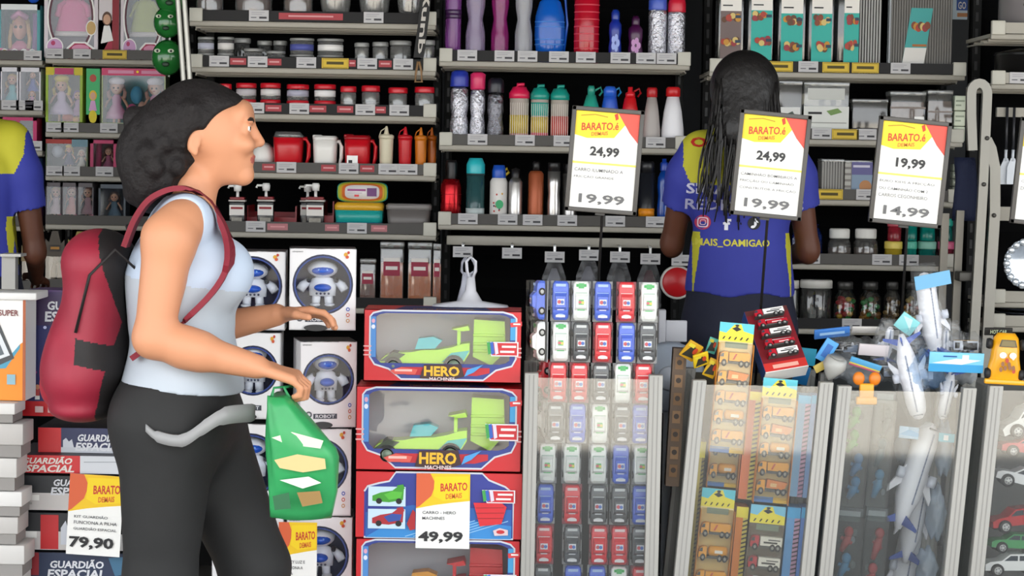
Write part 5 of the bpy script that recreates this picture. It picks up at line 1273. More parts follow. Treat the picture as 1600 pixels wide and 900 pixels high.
for i, (y0, y1, x1) in enumerate(((629, 660, 27), (668, 714, 40), (718, 766, 30), (770, 806, 38), (811, 850, 32), (855, 900, 42), (902, 940, 36))):
    x, W, H, z = front(-120, x1 - 4, y0, y1, 5.45); c = ('#dcdad8', '#bdb9b6', '#cbc8c5')[i % 3]
    zt = at(-40, (629, 661, 715, 767, 807, 851, 901)[i], 5.45).z
    r = thing('flat_box', ('white flat box under the white and orange box', 'grey flat box at the frame edge, second of the pile', 'pale flat box at the frame edge, third of the pile', 'white flat box at the frame edge, fourth of the pile', 'grey flat box at the frame edge, fifth of the pile', 'pale flat box at the frame edge, sixth of the pile', 'white flat box at the frame edge, lowest of the pile')[i], 'box', (x, 5.51, z))
    mb = MB(); mb.box(-W / 2 + .004, W / 2 - .006, -.055, .055, 0, H * .6, mat('#8d8986', .6)); obj('tray', mb, r)
    mb = MB(); mb.box(-W / 2, W / 2, -.06, .06, H * .42, zt - z - .001, mat(c, .5), .002); obj('lid', mb, r)
z = at(-40, 940, 5.45).z
mb = MB(); x, W, H, z_ = front(-120, 36, 902, 940, 5.45); mb.box(x - W / 2, x + W / 2, 5.46, 5.56, 0, z - .002, mat('#c3a06f', .8, var=.15)); o = obj('cardboard_carton', mb); tag(o, 'plain brown carton under the white flat boxes', 'carton')
a_ = at(5, 400, 6.6); b_ = at(26, 470, 6.6)
mb = MB(); mb.box(a_.x, b_.x, 6.58, 6.62, 0, a_.z, mat('#a8a6a2', .5)); mb.box(a_.x, b_.x + .02, 6.56, 6.64, a_.z, a_.z + .008, mat('#b8b6b2', .5)); o = obj('bollard_post', mb); tag(o, 'square pale grey post behind the white and orange box', 'post')
# ------------------------------------------------------------------ clear display bins
POSTM = mat('#a09e99', .5, .15); POSTD = mat('#8f8d8a', .5, .15)
PANE = film('#f3f4f4', .06, .03, .04)
def bin_(label, pxl, pxr, pyt, lean, zfloor, Y=5.55, depth=.36, back='#50504e'):
    """four grooved posts, clear panels between them, a floor; lean = sideways lean per metre of height"""
    a = at(pxl, pyt, Y); b = at(pxr, pyt, Y); W = b.x - a.x; H = a.z
    x0 = a.x - lean * H
    r = thing('display_bin', label, 'bin', (x0, Y, 0))
    pw = .034
    def sh(mb): mb.v = [Vector((v.x + lean * v.z, v.y, v.z)) for v in mb.v]; return mb
    for x in (0, W - pw):
        for y in (0, depth - pw):
            mb = MB(); mb.box(x, x + pw, y, y + pw, 0, H, POSTM, .002)
            for q in (.3, .62): mb.box(x + pw * q, x + pw * q + .003, y - .0008, y, .01, H - .004, POSTD)
            obj('post', sh(mb), r)
    mb = MB(); mb.box(pw, W - pw, .012, .015, zfloor - .02, H - .012, PANE); o = obj('clear_panel', sh(mb), r)
    for x in (.012, W - .015):
        mb = MB(); mb.box(x, x + .003, pw, depth - pw, zfloor - .02, H - .012, PANE); obj('clear_panel', sh(mb), r)
    mb = MB(); mb.box(pw, W - pw, depth - .016, depth - .012, zfloor - .02, H - .012, mat(back, .6)); obj('back_panel', sh(mb), r)
    mb = MB(); mb.box(.01, W - .01, .01, depth - .01, zfloor - .012, zfloor, mat('#6a6a68', .6)); obj('bin_floor', sh(mb), r)
    mb = MB(); mb.box(.008, W - .008, .008, .012, .03, zfloor - .02, mat('#8a8886', .6)); obj('skirt_panel', sh(mb), r)
    return r, x0, W, H
def ordn(i): return ('first', 'second', 'third', 'fourth', 'fifth', 'sixth', 'seventh', 'eighth', 'ninth')[i]

# small cars in clear packs: five columns, eight rows, seen from above their roofs
CARW, CARL, CARH = .050, .094, .034
CARC = {'white': ('#f2f5f2', '#3fae5a'), 'blue': ('#3f66d8', '#a9c4ee'), 'red': ('#e02a38', '#f0d8d8'), 'dark': ('#4c5055', '#cfd3d4')}
def car_master(colour):
    base, acc = CARC[colour]; m1 = mat(base, .35, coat=.4); m2 = mat(acc, .45)
    parts = {}
    mb = MB()   # the car lies on its tail: length along z, roof towards -y
    w2 = CARW / 2 - .0015; L = CARL - .004
    rings = []
    for t, wf, hf in ((0, .75, .35), (.06, .95, .5), (.2, 1., .62), (.34, 1., .66), (.8, 1., .62), (.94, .95, .55), (1., .75, .4)):
        rings.append([(x * w2 * wf, y0 - CARH * hf * h, .004 + L * t) for x, h, y0 in ((-1, 0, .0), (-1, .7, 0), (-.86, 1, 0), (.86, 1, 0), (1, .7, 0), (1, 0, 0))])
    mb.loft(rings, m1, smooth=False)
    yt = -CARH * .62
    p = Panel(mb, -w2, w2, .004, .004 + L, yt - .0018)
    p.ell(.5, .88, .26, .05, m2 if colour != 'white' else mat('#e8ece8', .4)); p.rect(.2, .0 + .06, .8, .13, m2)
    if colour == 'white': p.rect(.34, .04, .66, .17, mat('#58b86e', .5)); p.rect(.28, .56, .72, .74, mat('#58b86e', .5)); p.ell(.42, .62, .1, .05, mat('#e0b0a0', .5), 12); p.rect(.25, .46, .75, .485, mat('#7a9a82', .5))
    else: p.rect(.3, .58, .7, .74, mat('#d8dde4', .5)); p.ell(.42, .63, .1, .05, mat('#c05a5a', .5), 12); p.ell(.6, .66, .1, .05, mat('#5a7ac0', .5), 12); p.rect(.22, .86, .78, .92, mat('#e3e3e6', .5))
    parts['car_body'] = mb.mesh('car_body')
    mb = MB(); gl = mat('#23303c' if colour != 'white' else '#b9d4c4', .1)
    rings = []
    for t, wf, h in ((.26, .8, .0), (.34, .72, .3), (.62, .72, .34), (.74, .8, .0)): rings.append([(-w2 * wf, yt + .001, .004 + L * t), (-w2 * wf * .85, yt - CARH * h, .004 + L * t), (w2 * wf * .85, yt - CARH * h, .004 + L * t), (w2 * wf, yt + .001, .004 + L * t)])
    mb.loft(rings, m1, smooth=False)
    z3 = .004 + L * .34; z6 = .004 + L * .62; yr = yt - CARH * .34
    q = Panel(mb, -w2 * .62, w2 * .62, z3 + .004, z6 - .004, yr - .0008)
    if colour == 'white': q.rect(.25, .15, .75, .85, mat('#67bd7c', .5)); q.ell(.38, .5, .16, .2, mat('#d8707a', .5), 12); q.ell(.64, .55, .14, .2, mat('#e6d36a', .5), 12)
    else: q.rect(.15, .1, .85, .9, mat('#dfe3ea', .5)); q.ell(.36, .5, .18, .26, mat('#c8505a', .5), 12); q.ell(.64, .52, .16, .24, mat('#4a6fc0', .5), 12)
    mb.add([(-w2 * .7, yt - .002, .004 + L * .275), (w2 * .7, yt - .002, .004 + L * .275), (w2 * .62, yr + .004, z3 - .001), (-w2 * .62, yr + .004, z3 - .001)], [(0, 1, 2, 3)], gl)
    mb.add([(-w2 * .7, yt - .002, .004 + L * .725), (w2 * .7, yt - .002, .004 + L * .725), (w2 * .62, yr + .003, z6 + .001), (-w2 * .62, yr + .003, z6 + .001)], [(0, 1, 2, 3)], m2 if colour != 'white' else gl)
    parts['cabin'] = mb.mesh('cabin')
    wm = MB(); wm.lathe([(0, -.003), (.0075, -.003), (.009, -.002), (.009, .003), (0, .003)], TYRE, 14, axis='x'); wm.lathe([(0, -.0036), (.005, -.0034), (.005, -.003)], mat('#c4c4c2', .4), 10, axis='x'); wm.lathe([(.005, .003), (.005, .0034), (0, .0036)], mat('#c4c4c2', .4), 10, axis='x')
    parts['wheel'] = wm.mesh('wheel')
    pk = MB(); pk.box(-CARW / 2 - .0025, CARW / 2 + .0025, -CARH - .006, .006, 0, CARL, film('#f8f8f8', .012, .02)); pk.box(-CARW / 2 - .0025, CARW / 2 + .0025, .006, .0075, 0, CARL, mat('#a9abac' if colour != 'red' else '#b0606a', .6))
    parts['clear_pack'] = pk.mesh('clear_pack')
    return parts
MAST = {c: car_master(c) for c in CARC}
def small_car(colour, label, loc, rot=(0, 0, 0), group=None):
    r = thing('toy_car', label, 'toy car', loc, rot, group)
    P = MAST[colour]
    for n in ('car_body', 'cabin', 'clear_pack'): link(bpy.data.objects.new(n, P[n]), r)
    w2 = CARW / 2 - .0022
    for s in (-1, 1):
        for t in (.24, .76):
            o = link(bpy.data.objects.new('wheel', P['wheel']), r); o.location = (s * w2, -.008, .004 + (CARL - .008) * t)
    return r
YBIN = 5.55
zr = at(930, 948, YBIN + .06).z
binA, ax0, aW, aH = bin_('clear bin of small racing cars in packs, beside the red racing car boxes', 820, 1036, 583, .004, zr, back='#3c3c3c')
ROWS = (('bwbrw', 440), ('wdrbd', 508), ('rrdwr', 571), ('dbwdb', 634), ('wwwbw', 698), ('brddb', 763), ('rdrrd', 825), ('dbbwr', 886))
CX = ((876, 908, 942, 979, 1014), (876, 908, 942, 979, 1012), (872, 905, 939, 973, 1005), (868, 902, 937, 972, 1001), (855, 893, 935, 970, 1003), (852, 894, 935, 968, 1001), (850, 894, 936, 968, 1000), (848, 895, 933, 967, 1001))
NAMEC = {'b': 'blue', 'w': 'white', 'r': 'red', 'd': 'dark'}
DESC = {'b': 'blue toy car', 'w': 'white and green toy car', 'r': 'red toy car', 'd': 'dark grey toy car'}
RW = ('top row', 'second row', 'third row', 'fourth row', 'fifth row', 'sixth row', 'seventh row', 'lowest row')
step = (at(940, 440, YBIN + .06).z - zr) / 8
zs = min(1.0, (step - .0012) / CARL)
for ri, (cols, pyt) in enumerate(ROWS):
    zb = zr + step * (7 - ri)
    for ci, c in enumerate(cols):
        x = at(CX[ri][ci], pyt + 30, YBIN + .06).x
        same = [k for k in range(5) if cols[k] == c]
        what = DESC[c]
        lab = '%s in the car bin, %s along the %s' % (what, ordn(ci), RW[ri])
        r = small_car(NAMEC[c], lab, (x, YBIN + .079, zb))
        xs = .94
        r.scale = (xs * .95, 1, (step - .001) / CARL)
    if ri < 4:   # packs turned side-on at the end of the row
        x = at(819, pyt + 30, YBIN + .08).x + .059
        if ri > 1: x = at(846, pyt + 30, YBIN + .15).x + .029
        small_car(('blue', 'white', 'red', 'white')[ri], '%s turned side-on at the end of the %s in the car bin' % (('blue toy car', 'white toy car', 'red toy car', 'pale toy car')[ri], RW[ri]), (x - .012, YBIN + (.085 if ri < 2 else .15), zb), (0, 0, -1.35)).scale = (.9, .95, (step - .001) / CARL)

# ------------------------------------------------------------------ truck blister packs
TRY = mat('#e8a01e', .4); TRO = mat('#d9791a', .4); TRR = mat('#b3182c', .4)
def truck_mesh(kind):
    mb = MB()
    body = {'dump': TRY, 'tipper': TRO, 'tanker': TRY, 'fire': TRR, 'ladder': TRR}[kind]
    cab = TRR if kind in ('fire', 'ladder') else TRY
    mb.prism([(-.034, .006), (-.034, .015), (-.031, .022), (-.025, .0245), (-.016, .0245), (-.016, .006)], -.009, .009, cab)
    mb.prism([(-.0335, .016), (-.030, .0218), (-.0255, .0225), (-.0255, .016)], -.0093, -.009, mat('#3a4650', .2))
    mb.box(-.034, .034, -.008, .008, .005, .009, mat('#4a4a48', .5))
    if kind == 'dump': mb.prism([(-.013, .010), (-.014, .0235), (.03, .0245), (.034, .020), (.031, .010)], -.0095, .0095, body); mb.prism([(-.006, .012), (0, .022), (.004, .022), (-.002, .012)], -.0098, -.0095, mat('#b8401c', .5))
    elif kind == 'tipper': mb.prism([(-.013, .012), (-.011, .026), (.034, .022), (.026, .010)], -.0095, .0095, body); mb.box(-.004, .01, -.0098, -.0095, .014, .020, mat('#e8c08a', .5))
    elif kind == 'tanker': mb.lathe([(.004, -.012), (.0085, -.008), (.0085, .028), (.004, .032)], body, 14, (0, 0, .0175), 'x'); mb.box(.002, .02, -.0092, -.0088, .0145, .0195, WHITE)
    elif kind == 'fire': mb.box(-.013, .034, -.009, .009, .009, .024, WHITE); mb.box(-.006, .024, -.0094, -.009, .013, .016, INK); mb.box(.004, .03, -.0094, -.009, .018, .020, mat('#55555a', .5))
    else: mb.box(-.013, .034, -.009, .009, .009, .019, body); mb.tube([(-.02, 0, .0245), (.03, 0, .0235)], .002, mat('#d8d8d8', .4), 6); mb.box(-.002, .02, -.0094, -.009, .011, .014, mat('#e8c8c8', .5))
    for x in (-.024, .014, .026):
        mb.lathe([(0, -.0105), (.0045, -.0105), (.0062, -.009), (.0062, -.006), (0, -.006)], TYRE, 12, (x, 0, .0062), 'y'); mb.lathe([(0, -.0109), (.003, -.0108), (.003, -.0105)], mat('#9a9a98', .4), 8, (x, 0, .0062), 'y')
    return mb.mesh('toy_truck')
TRUCK = {k: truck_mesh(k) for k in ('dump', 'tipper', 'tanker', 'fire', 'ladder')}
def blister(label, px0, py0, px1, py1, W, kinds, Y=5.6, rot=None, head='#5cc4d4', card='#e6d092', depth=.034, footc='#4a7ac0', side=True, film_=None, H=None, z0=None, skipped=0):
    """hanging card pack with a printed header, a clear blister and a column of small trucks; from its bottom centre to its top centre"""
    a = at(px0, py0, Y); b = at(px1, py1, Y)
    H = H or (b - a).length; ang = math.atan2(b.x - a.x, b.z - a.z)
    r = thing('blister_pack', label, 'toy pack', a, rot or (0, ang, 0)); X = W / 2
    mb = MB(); mb.box(-X, X, .0, .0016, 0, H, mat(card, .6)); p = Panel(mb, -X, X, 0, H, 0)
    hh = .042 / H
    p.rect(0, 0, 1, hh, mat(head, .5)); p.poly([(0, hh * .55), (.2, hh * .62), (.42, hh * .1), (.62, hh * .05), (.7, hh * .45), (1, hh * .6), (1, hh * 1.1), (0, hh * 1.1)], mat('#e8d83a', .5)); p.poly([(.36, hh * .34), (.5, hh * .2), (.64, hh * .36), (.5, hh * .5)], INK)
    for i in range(5): p.poly([(.1 + .17 * i, hh * 1.0), (.15 + .17 * i, hh * .82), (.19 + .17 * i, hh * .82), (.14 + .17 * i, hh * 1.0)], INK)
    p.rect(.2, hh * 1.15, .85, hh * 1.5, mat('#7a8a7a', .5)); p.rect(0, .955, 1, 1, mat(footc, .5)); p.rect(.6, .955, 1, 1, mat('#e0b83a', .5)); p.ell(.5, hh * .14, .06, .008, INK, 12)
    obj('card', mb, r)
    zt = H - .042 - .02; n = len(kinds); zb = .048 * .4
    pitch = (zt - zb) / n
    for i, k in enumerate(kinds):
        o = link(bpy.data.objects.new('toy_truck', TRUCK[k]), r); o.location = (0, -.016, zt - pitch * (i + 1) + .003); o.scale = (W / .076, 1.2, min(1.5, pitch / .0285))
    mb = MB(); mb.box(-X + .003, X - .003, -depth, -.0012, .012, H - .05, film_ or film('#f6f3ea', .05, .05)); obj('blister', mb, r)
    if side:
        mb = MB(); mb.box(X, X + .0012, -depth, 0.0016, 0, H - .05, mat('#d8862a', .5))
        mb.box(-X - .0012, -X, -depth, .0016, 0, H - .05, mat('#d8862a', .5)); obj('side_flap', mb, r)
    return r
def striped(label, px0, py0, px1, py1, W, Y, c0, c1, c2, head='#e8d83a'):
    """pack standing edge-on: a long narrow printed side"""
    a = at(px0, py0, Y); b = at(px1, py1, Y); H = (b - a).length
    r = thing('blister_pack', label, 'toy pack', a, (0, math.atan2(b.x - a.x, b.z - a.z), 0)); X = W / 2
    mb = MB(); mb.box(-X, X, 0, .07, 0, H, mat(c0, .5)); p = Panel(mb, -X, X, 0, H, 0)
    p.rect(.0, 0, .6, 1, mat(c0, .5)); p.rect(.6, 0, 1, 1, mat(c1, .5)); p.rect(0, 0, 1, .08, mat(head, .5))
    n = int(H / .012)
    for i in range(n): v = .09 + .9 * i / n; p.poly([(.6, v + .4 / n), (1, v), (1, v + .35 / n), (.6, v + .75 / n)], mat(c2, .5))
    obj('card_box', mb, r); return r
zB = at(1160, 1014, 5.6).z
LEAN = .075
binB, bx0, bW, bH = bin_('clear leaning bin of orange truck packs and striped packs', 1083, 1303, 594, LEAN, zB, back='#4a4438')
YK1 = 5.615
def col(px, py_ref, lean_px=-.095):  # pixel column that follows the lean of the bin
    return lambda py: px + (py - py_ref) * lean_px
T7 = ('dump', 'tipper', 'dump', 'tanker', 'dump', 'tipper', 'tanker', 'dump')
f1 = col(1152, 508)
blister('orange truck pack with a turquoise header standing above the bin rim', f1(707), 707, f1(505), 505, .086, T7[:5], YK1)
blister('orange truck pack mostly behind the tallest one, its foot at mid height', f1(760) - 2, 760, f1(604) - 2, 604, .076, ('tipper', 'dump', 'tanker'), YK1 + .05)
blister('orange truck pack below the tallest one, turquoise header halfway up the bin', f1(1000) - 6, 1000, f1(764) - 4, 764, .084, ('dump', 'tanker', 'dump', 'tipper', 'dump'), YK1)
f2 = col(1220, 592)
blister('orange truck pack with its header at the bin rim, between striped packs', f2(785), 785, f2(592), 592, .086, ('dump', 'tipper', 'tanker', 'dump', 'tipper'), YK1)
blister('red fire truck pack with a plain blue header, low in the bin', f2(1000) - 2, 1000, f2(790), 790, .088, ('fire', 'fire', 'ladder', 'fire', 'ladder'), YK1, head='#7ac4e0', card='#6a6058', footc='#3a6ab8', side=False)
f3 = col(1180, 612)
striped('orange pack edge with black hazard stripes, upper one', f3(780), 780, f3(612), 612, .036, YK1 + .012, '#dd7a4a', '#d9c85a', '#3a3420')
striped('orange pack edge with black hazard stripes, lower one', f3(1000) - 2, 1000, f3(792) - 2, 792, .03, YK1 + .012, '#d9812a', '#c8b84a', '#3a3420')
f4 = col(1258, 618); f5 = col(1275, 618)
striped('blue and pink pack edge with a dark stripe, upper inner one', f4(776), 776, f4(618), 618, .032, YK1 + .012, '#8fc0e8', '#d8a8c8', '#5a4a6a', '#5cc0ec')
striped('blue and pink pack edge with a dark stripe, upper one at the bin post', f5(778), 778, f5(618), 618, .02, YK1 + .012, '#8fb4e8', '#e0c0a0', '#5a5a9a', '#5cc0ec')
striped('blue pack edge with a dark flame stripe, lower inner one', f4(1000), 1000, f4(793), 793, .034, YK1 + .012, '#6aa8e0', '#c89ab8', '#4a3a4a', '#4ab4ec')
striped('blue pack edge with a dark stripe, lower one at the bin post', f5(1000) + 1, 1000, f5(793) + 1, 793, .02, YK1 + .012, '#5a8ad8', '#b8a0d0', '#4a4a8a', '#4ab4ec')
fL = col(1098, 690)
striped('mottled yellow pack edge behind the post of the truck bin', fL(1000), 1000, fL(690), 690, .018, YK1 + .03, '#c8b45a', '#8a7a3a', '#4a4024')
# red cars pack leaning back on the top of the bin
a_ = at(1230, 577, 5.62); b_ = at(1200, 503, 5.72); L = (b_ - a_).length
r = thing('car_set_box', 'pack of red cars lying tilted on top of the truck packs', 'toy pack', a_, (math.radians(-38), math.radians(-9), math.radians(12))); X = .056
mb = MB(); mb.box(-X, X, -.0, .042, 0, .185, mat('#7a1420', .5)); mb.box(-X - .001, X + .001, -.001, .043, -.001, .001, WHITE); mb.box(-X - .001, -X, -.0, .042, 0, .185, mat('#2a4a8a', .5)); p = Panel(mb, -X, X, 0, .185, 0)
p.rect(0, .86, 1, 1, mat('#c8302a', .5)); p.rect(.2, .9, .8, .96, mat('#e8a89a', .5)); p.rect(0, 0, 1, .08, mat('#5a2a2a', .5)); obj('card_box', mb, r)
for i in range(5):
    o = link(bpy.data.objects.new('toy_truck', TRUCK['ladder' if i % 2 else 'fire']), r); o.location = (0, -.010, .03 + .03 * i); o.scale = (1.15, 1, 1)
# loose yellow and teal packs heaped on the bin
def header_card(label, px, py, w_, h_, Y, c, rot, extra=None, th=.006):
    q = at(px, py, Y); mb = MB(); mb.box(-w_ / 2, w_ / 2, -th / 2, th / 2, -h_ / 2, h_ / 2, mat(c, .5), .001)
    p = Panel(mb, -w_ / 2, w_ / 2, -h_ / 2, h_ / 2, -th / 2)
    if extra: extra(p)
    o = obj('header_card', mb); o.location = q; o.rotation_euler = rot; return tag(o, label, 'card')
def ycard(p): p.poly([(.1, .9), (.3, .3), (.6, .2), (.9, .8)], mat('#2a2a20', .6)); p.rect(.1, .1, .5, .3, mat('#d8c83a', .6)); p.ell(.7, .4, .14, .2, mat('#b8401c', .6), 10)
for px, py, w_, h_, Y, c, rot, lb in ((1080, 548, .04, .05, 5.60, '#c8981c', (.5, .5, .3), 'mustard card corner at the rim of the truck bin'), (1093, 556, .036, .05, 5.63, '#3a3018', (.2, -.6, .2), 'black and yellow card behind the mustard one'),
                                 (1095, 562, .04, .04, 5.585, '#d8b81f', (.6, -.3, .2), 'yellow card lying flat beside the tallest truck pack'), (1113, 540, .025, .04, 5.66, '#5ab8a8', (.1, .3, 0), 'small teal card beside the tallest truck pack'), (1112, 575, .03, .05, 5.61, '#c8a01c', (.3, .4, .1), 'mustard card below the yellow one at the bin rim')):
    header_card(lb, px, py, w_, h_, Y, c, rot, ycard)
header_card('turquoise card standing between red cars and the plane bags', 1258, 557, .055, .045, 5.82, '#2ab0d4', (.1, .1, 0))
header_card('bright blue card under the red cars pack', 1252, 586, .04, .05, 5.80, '#1f78b8', (.3, .2, 0))
header_card('yellow folded card at the corner of the truck bin', 1284, 572, .04, .02, 5.62, '#c8b05a', (.2, -.5, 0))

# ------------------------------------------------------------------ plane bags and other toys in the next bins
zC = at(1400, 1014, 5.6).z
binC, cx0, cW, cH = bin_('clear leaning bin of bagged planes and dark toy packs', 1310, 1527, 603, LEAN, zC, back='#4a4e50')
PLW = mat('#e8e8ee', .35); BAGC = film('#fafbfc', .05, .14, .12, bump=.7, bscale=30); BAGB = film('#dce8f4', .05, .4, .12, '#a0c0e8', bump=.7, bscale=30)
def plane(label, nose, tail, Y, L=None, bag=True, wing=.5, roll=0., bw=.11, head=None, headc='#4ab0d4'):
    a = at(*tail, Y); b = at(*nose, Y); L = (b - a).length; ang = math.atan2(b.x - a.x, b.z - a.z)
    r = thing('bagged_plane', label, 'toy plane', a, (0, ang, roll)); R_ = min(.038, L * .115)
    mb = MB(); mb.lathe([(R_ * .25, 0), (R_ * .6, L * .12), (R_, L * .3), (R_, L * .8), (R_ * .82, L * .92), (R_ * .4, L * .985), (0, L)], PLW, 20)
    for i in range(14): mb.box(-.0015, .0015, -R_ * 1.02, -R_ * .98, L * (.34 + .035 * i), L * (.352 + .035 * i), mat('#55607a', .4))
    mb.box(-R_ * .5, R_ * .5, -R_ * .93, -R_ * .86, L * .93, L * .945, mat('#3a4458', .3)); mb.prism([(-.002, L * .24), (.002, L * .24), (.002, L * .9), (-.002, L * .9)], -R_ * 1.01, -R_ * .97, mat('#8a92a8', .4)); obj('fuselage', mb, r)
    for s in (-1, 1):
        mb = MB(); mb.prism([(s * R_ * .8, L * .62), (s * (R_ + bw * wing), L * .34), (s * (R_ + bw * wing), L * .28), (s * R_ * .8, L * .42)], -.003, .003, PLW); obj('wing', mb, r)
        mb = MB(); c = (s * (R_ + bw * wing * .45), -.012, 0); mb.lathe([(R_ * .3, L * .44), (R_ * .36, L * .48), (R_ * .3, L * .54), (0, L * .54)], mat('#c8ccd8', .35), 12, c); obj('engine', mb, r)
        mb = MB(); mb.prism([(s * R_ * .4, L * .14), (s * (R_ + bw * .2), L * .04), (s * (R_ + bw * .2), L * .01), (s * R_ * .3, L * .06)], -.002, .002, mat('#3a56a8', .4)); obj('tail_wing', mb, r)
    mb = MB(); mb.add([(0, .0, L * .16), (0, -R_ * 2.0, L * .02), (0, -R_ * 2.0, L * .07), (.003, 0, L * .16), (.003, -R_ * 2.0, L * .02), (.003, -R_ * 2.0, L * .07), (0, 0, L * .05), (.003, 0, L * .05)], [(0, 2, 1, 6), (3, 7, 4, 5), (0, 3, 5, 2), (1, 2, 5, 4)], mat('#3a56a8', .4)); obj('tail_fin', mb, r)
    if bag:
        mb = MB(); rings = []
        for k in range(9):
            z = -.01 + (L + .03) * k / 8; f = .6 + .4 * math.sin(math.pi * min(1, .2 + k / 9.)); ring = []
            for i in range(20): t = 2 * math.pi * i / 20; g_ = 1 + .08 * math.sin(5 * t + k * 1.7); ring.append((math.cos(t) * (R_ + bw * wing * 1.04) * f * g_ if True else 0, math.sin(t) * R_ * 1.3 * g_, z))
            rings.append(ring)
        mb.loft(rings, BAGC); obj('bag', mb, r)
        if head:
            mb = MB(); mb.box(-bw * .5, bw * .5, -R_ * 1.7, -R_ * 1.64, L * head, L * head + .035, mat(headc, .5)); obj('header_card', mb, r)
    return r
plane('bagged white toy plane standing nose up beside the ladder foot', (1441, 425), (1462, 560), 5.72, wing=.25, roll=.3, bw=.1, head=.84, headc='#6aa8d0')
plane('bagged white toy plane hanging nose down over the bin rim', (1436, 655), (1408, 522), 5.635, wing=.2, roll=-.2)
plane('bagged white toy plane lying across the bin, nose at the blue card', (1470, 655), (1488, 575), 5.68, wing=.08, roll=.2)
plane('large white toy plane slanting down inside the clear bin', (1462, 662), (1402, 826), 5.70, bag=False, wing=.3, roll=.35)
plane('large white toy plane behind the first one inside the clear bin', (1446, 735), (1414, 880), 5.79, bag=False, wing=.2, roll=.4)
plane('white toy plane low in the clear bin beside its post', (1430, 806), (1400, 960), 5.84, bag=False, wing=.15, roll=.2, headc='#4a70b8')
plane('small white toy plane in the bag heap beside the sign pole', (1392, 510), (1384, 566), 5.70, wing=.3)
plane('small white toy plane behind the blue bag card', (1478, 512), (1476, 562), 5.74, wing=.4)
def bluecard(p): p.rect(0, .6, 1, 1, mat('#3a9ad0', .5)); p.poly([(.05, .55), (.5, .3), (.95, .35), (.6, .6)], WHITE); p.rect(.6, .1, .72, .5, PAPER); p.rect(.25, .15, .5, .22, mat('#2a5a9a', .5))
header_card('wide sky blue header card on the bag heap', 1494, 566, .135, .05, 5.57, '#7ac4e4', (.2, .02, 0), bluecard)
header_card('pale blue header card inside the plane bin behind the slanting plane', 1420, 676, .05, .03, 5.665, '#a8cce6', (0, .08, 0), lambda p: p.poly([(0, .7), (.5, .2), (1, .5), (1, .8)], mat('#7ab0d8', .5)))
header_card('teal header card inside the plane bin near its end post', 1479, 684, .04, .022, 5.66, '#5cb8cc', (0, .08, 0), lambda p: p.rect(.3, .2, .6, .8, PAPER))
header_card('slanted aqua card standing in the bag heap beside the sign pole', 1417, 506, .05, .045, 5.66, '#8ad0d4', (.3, .6, 0), lambda p: p.poly([(.1, .2), (.6, .1), (.8, .7)], mat('#c4e4e4', .5)))
header_card('blue printed card tilted in the bag heap, nearest the truck bin', 1300, 520, .09, .03, 5.68, '#3f78c4', (.7, -.12, 0), lambda p: p.rect(.15, .3, .85, .6, mat('#9ac0e4', .5)))
header_card('white flat card lying on the bag heap behind', 1352, 515, .07, .02, 5.74, '#d8d4d0', (.8, 0, .1))
header_card('pinkish white card lying in the bag heap', 1365, 547, .075, .032, 5.64, '#d4ccd0', (.5, .05, 0))
header_card('blue rounded card standing in the bag heap', 1292, 548, .034, .06, 5.63, '#4f9ad8', (.2, .5, .1), lambda p: p.rect(.25, .2, .75, .8, mat('#3a6ab0', .5)))
header_card('rainbow striped card lying on the heap above the orange toy', 1352, 570, .08, .022, 5.6, '#5aa8d8', (.6, .3, 0), lambda p: (p.rect(0, .6, 1, .8, mat('#e0d05a', .5)), p.rect(0, .8, 1, 1, mat('#c85a7a', .5))))
r = thing('dart_cone', 'grey toy cone lying on the bag heap corner', 'toy', at(1297, 588, 5.6), (.3, .3, 0)); mb = MB(); mb.lathe([(0, -.012), (.012, 0), (.03, .03), (.026, .05), (.02, .052)], mat('#a9a9a6', .4), 16); obj('body', mb, r); mb = MB(); mb.lathe([(.0, .05), (.018, .052), (.018, .056), (0, .056)], mat('#8a8a88', .4), 14); obj('cap', mb, r)
BAGW = film('#e6f0fa', .08, 1.5, .2, '#d4e4f6', bump=.8, bscale=40)
BAGH = film('#f0f2f5', .08, 1.1, .2, '#d8dde4', bump=.8, bscale=40)
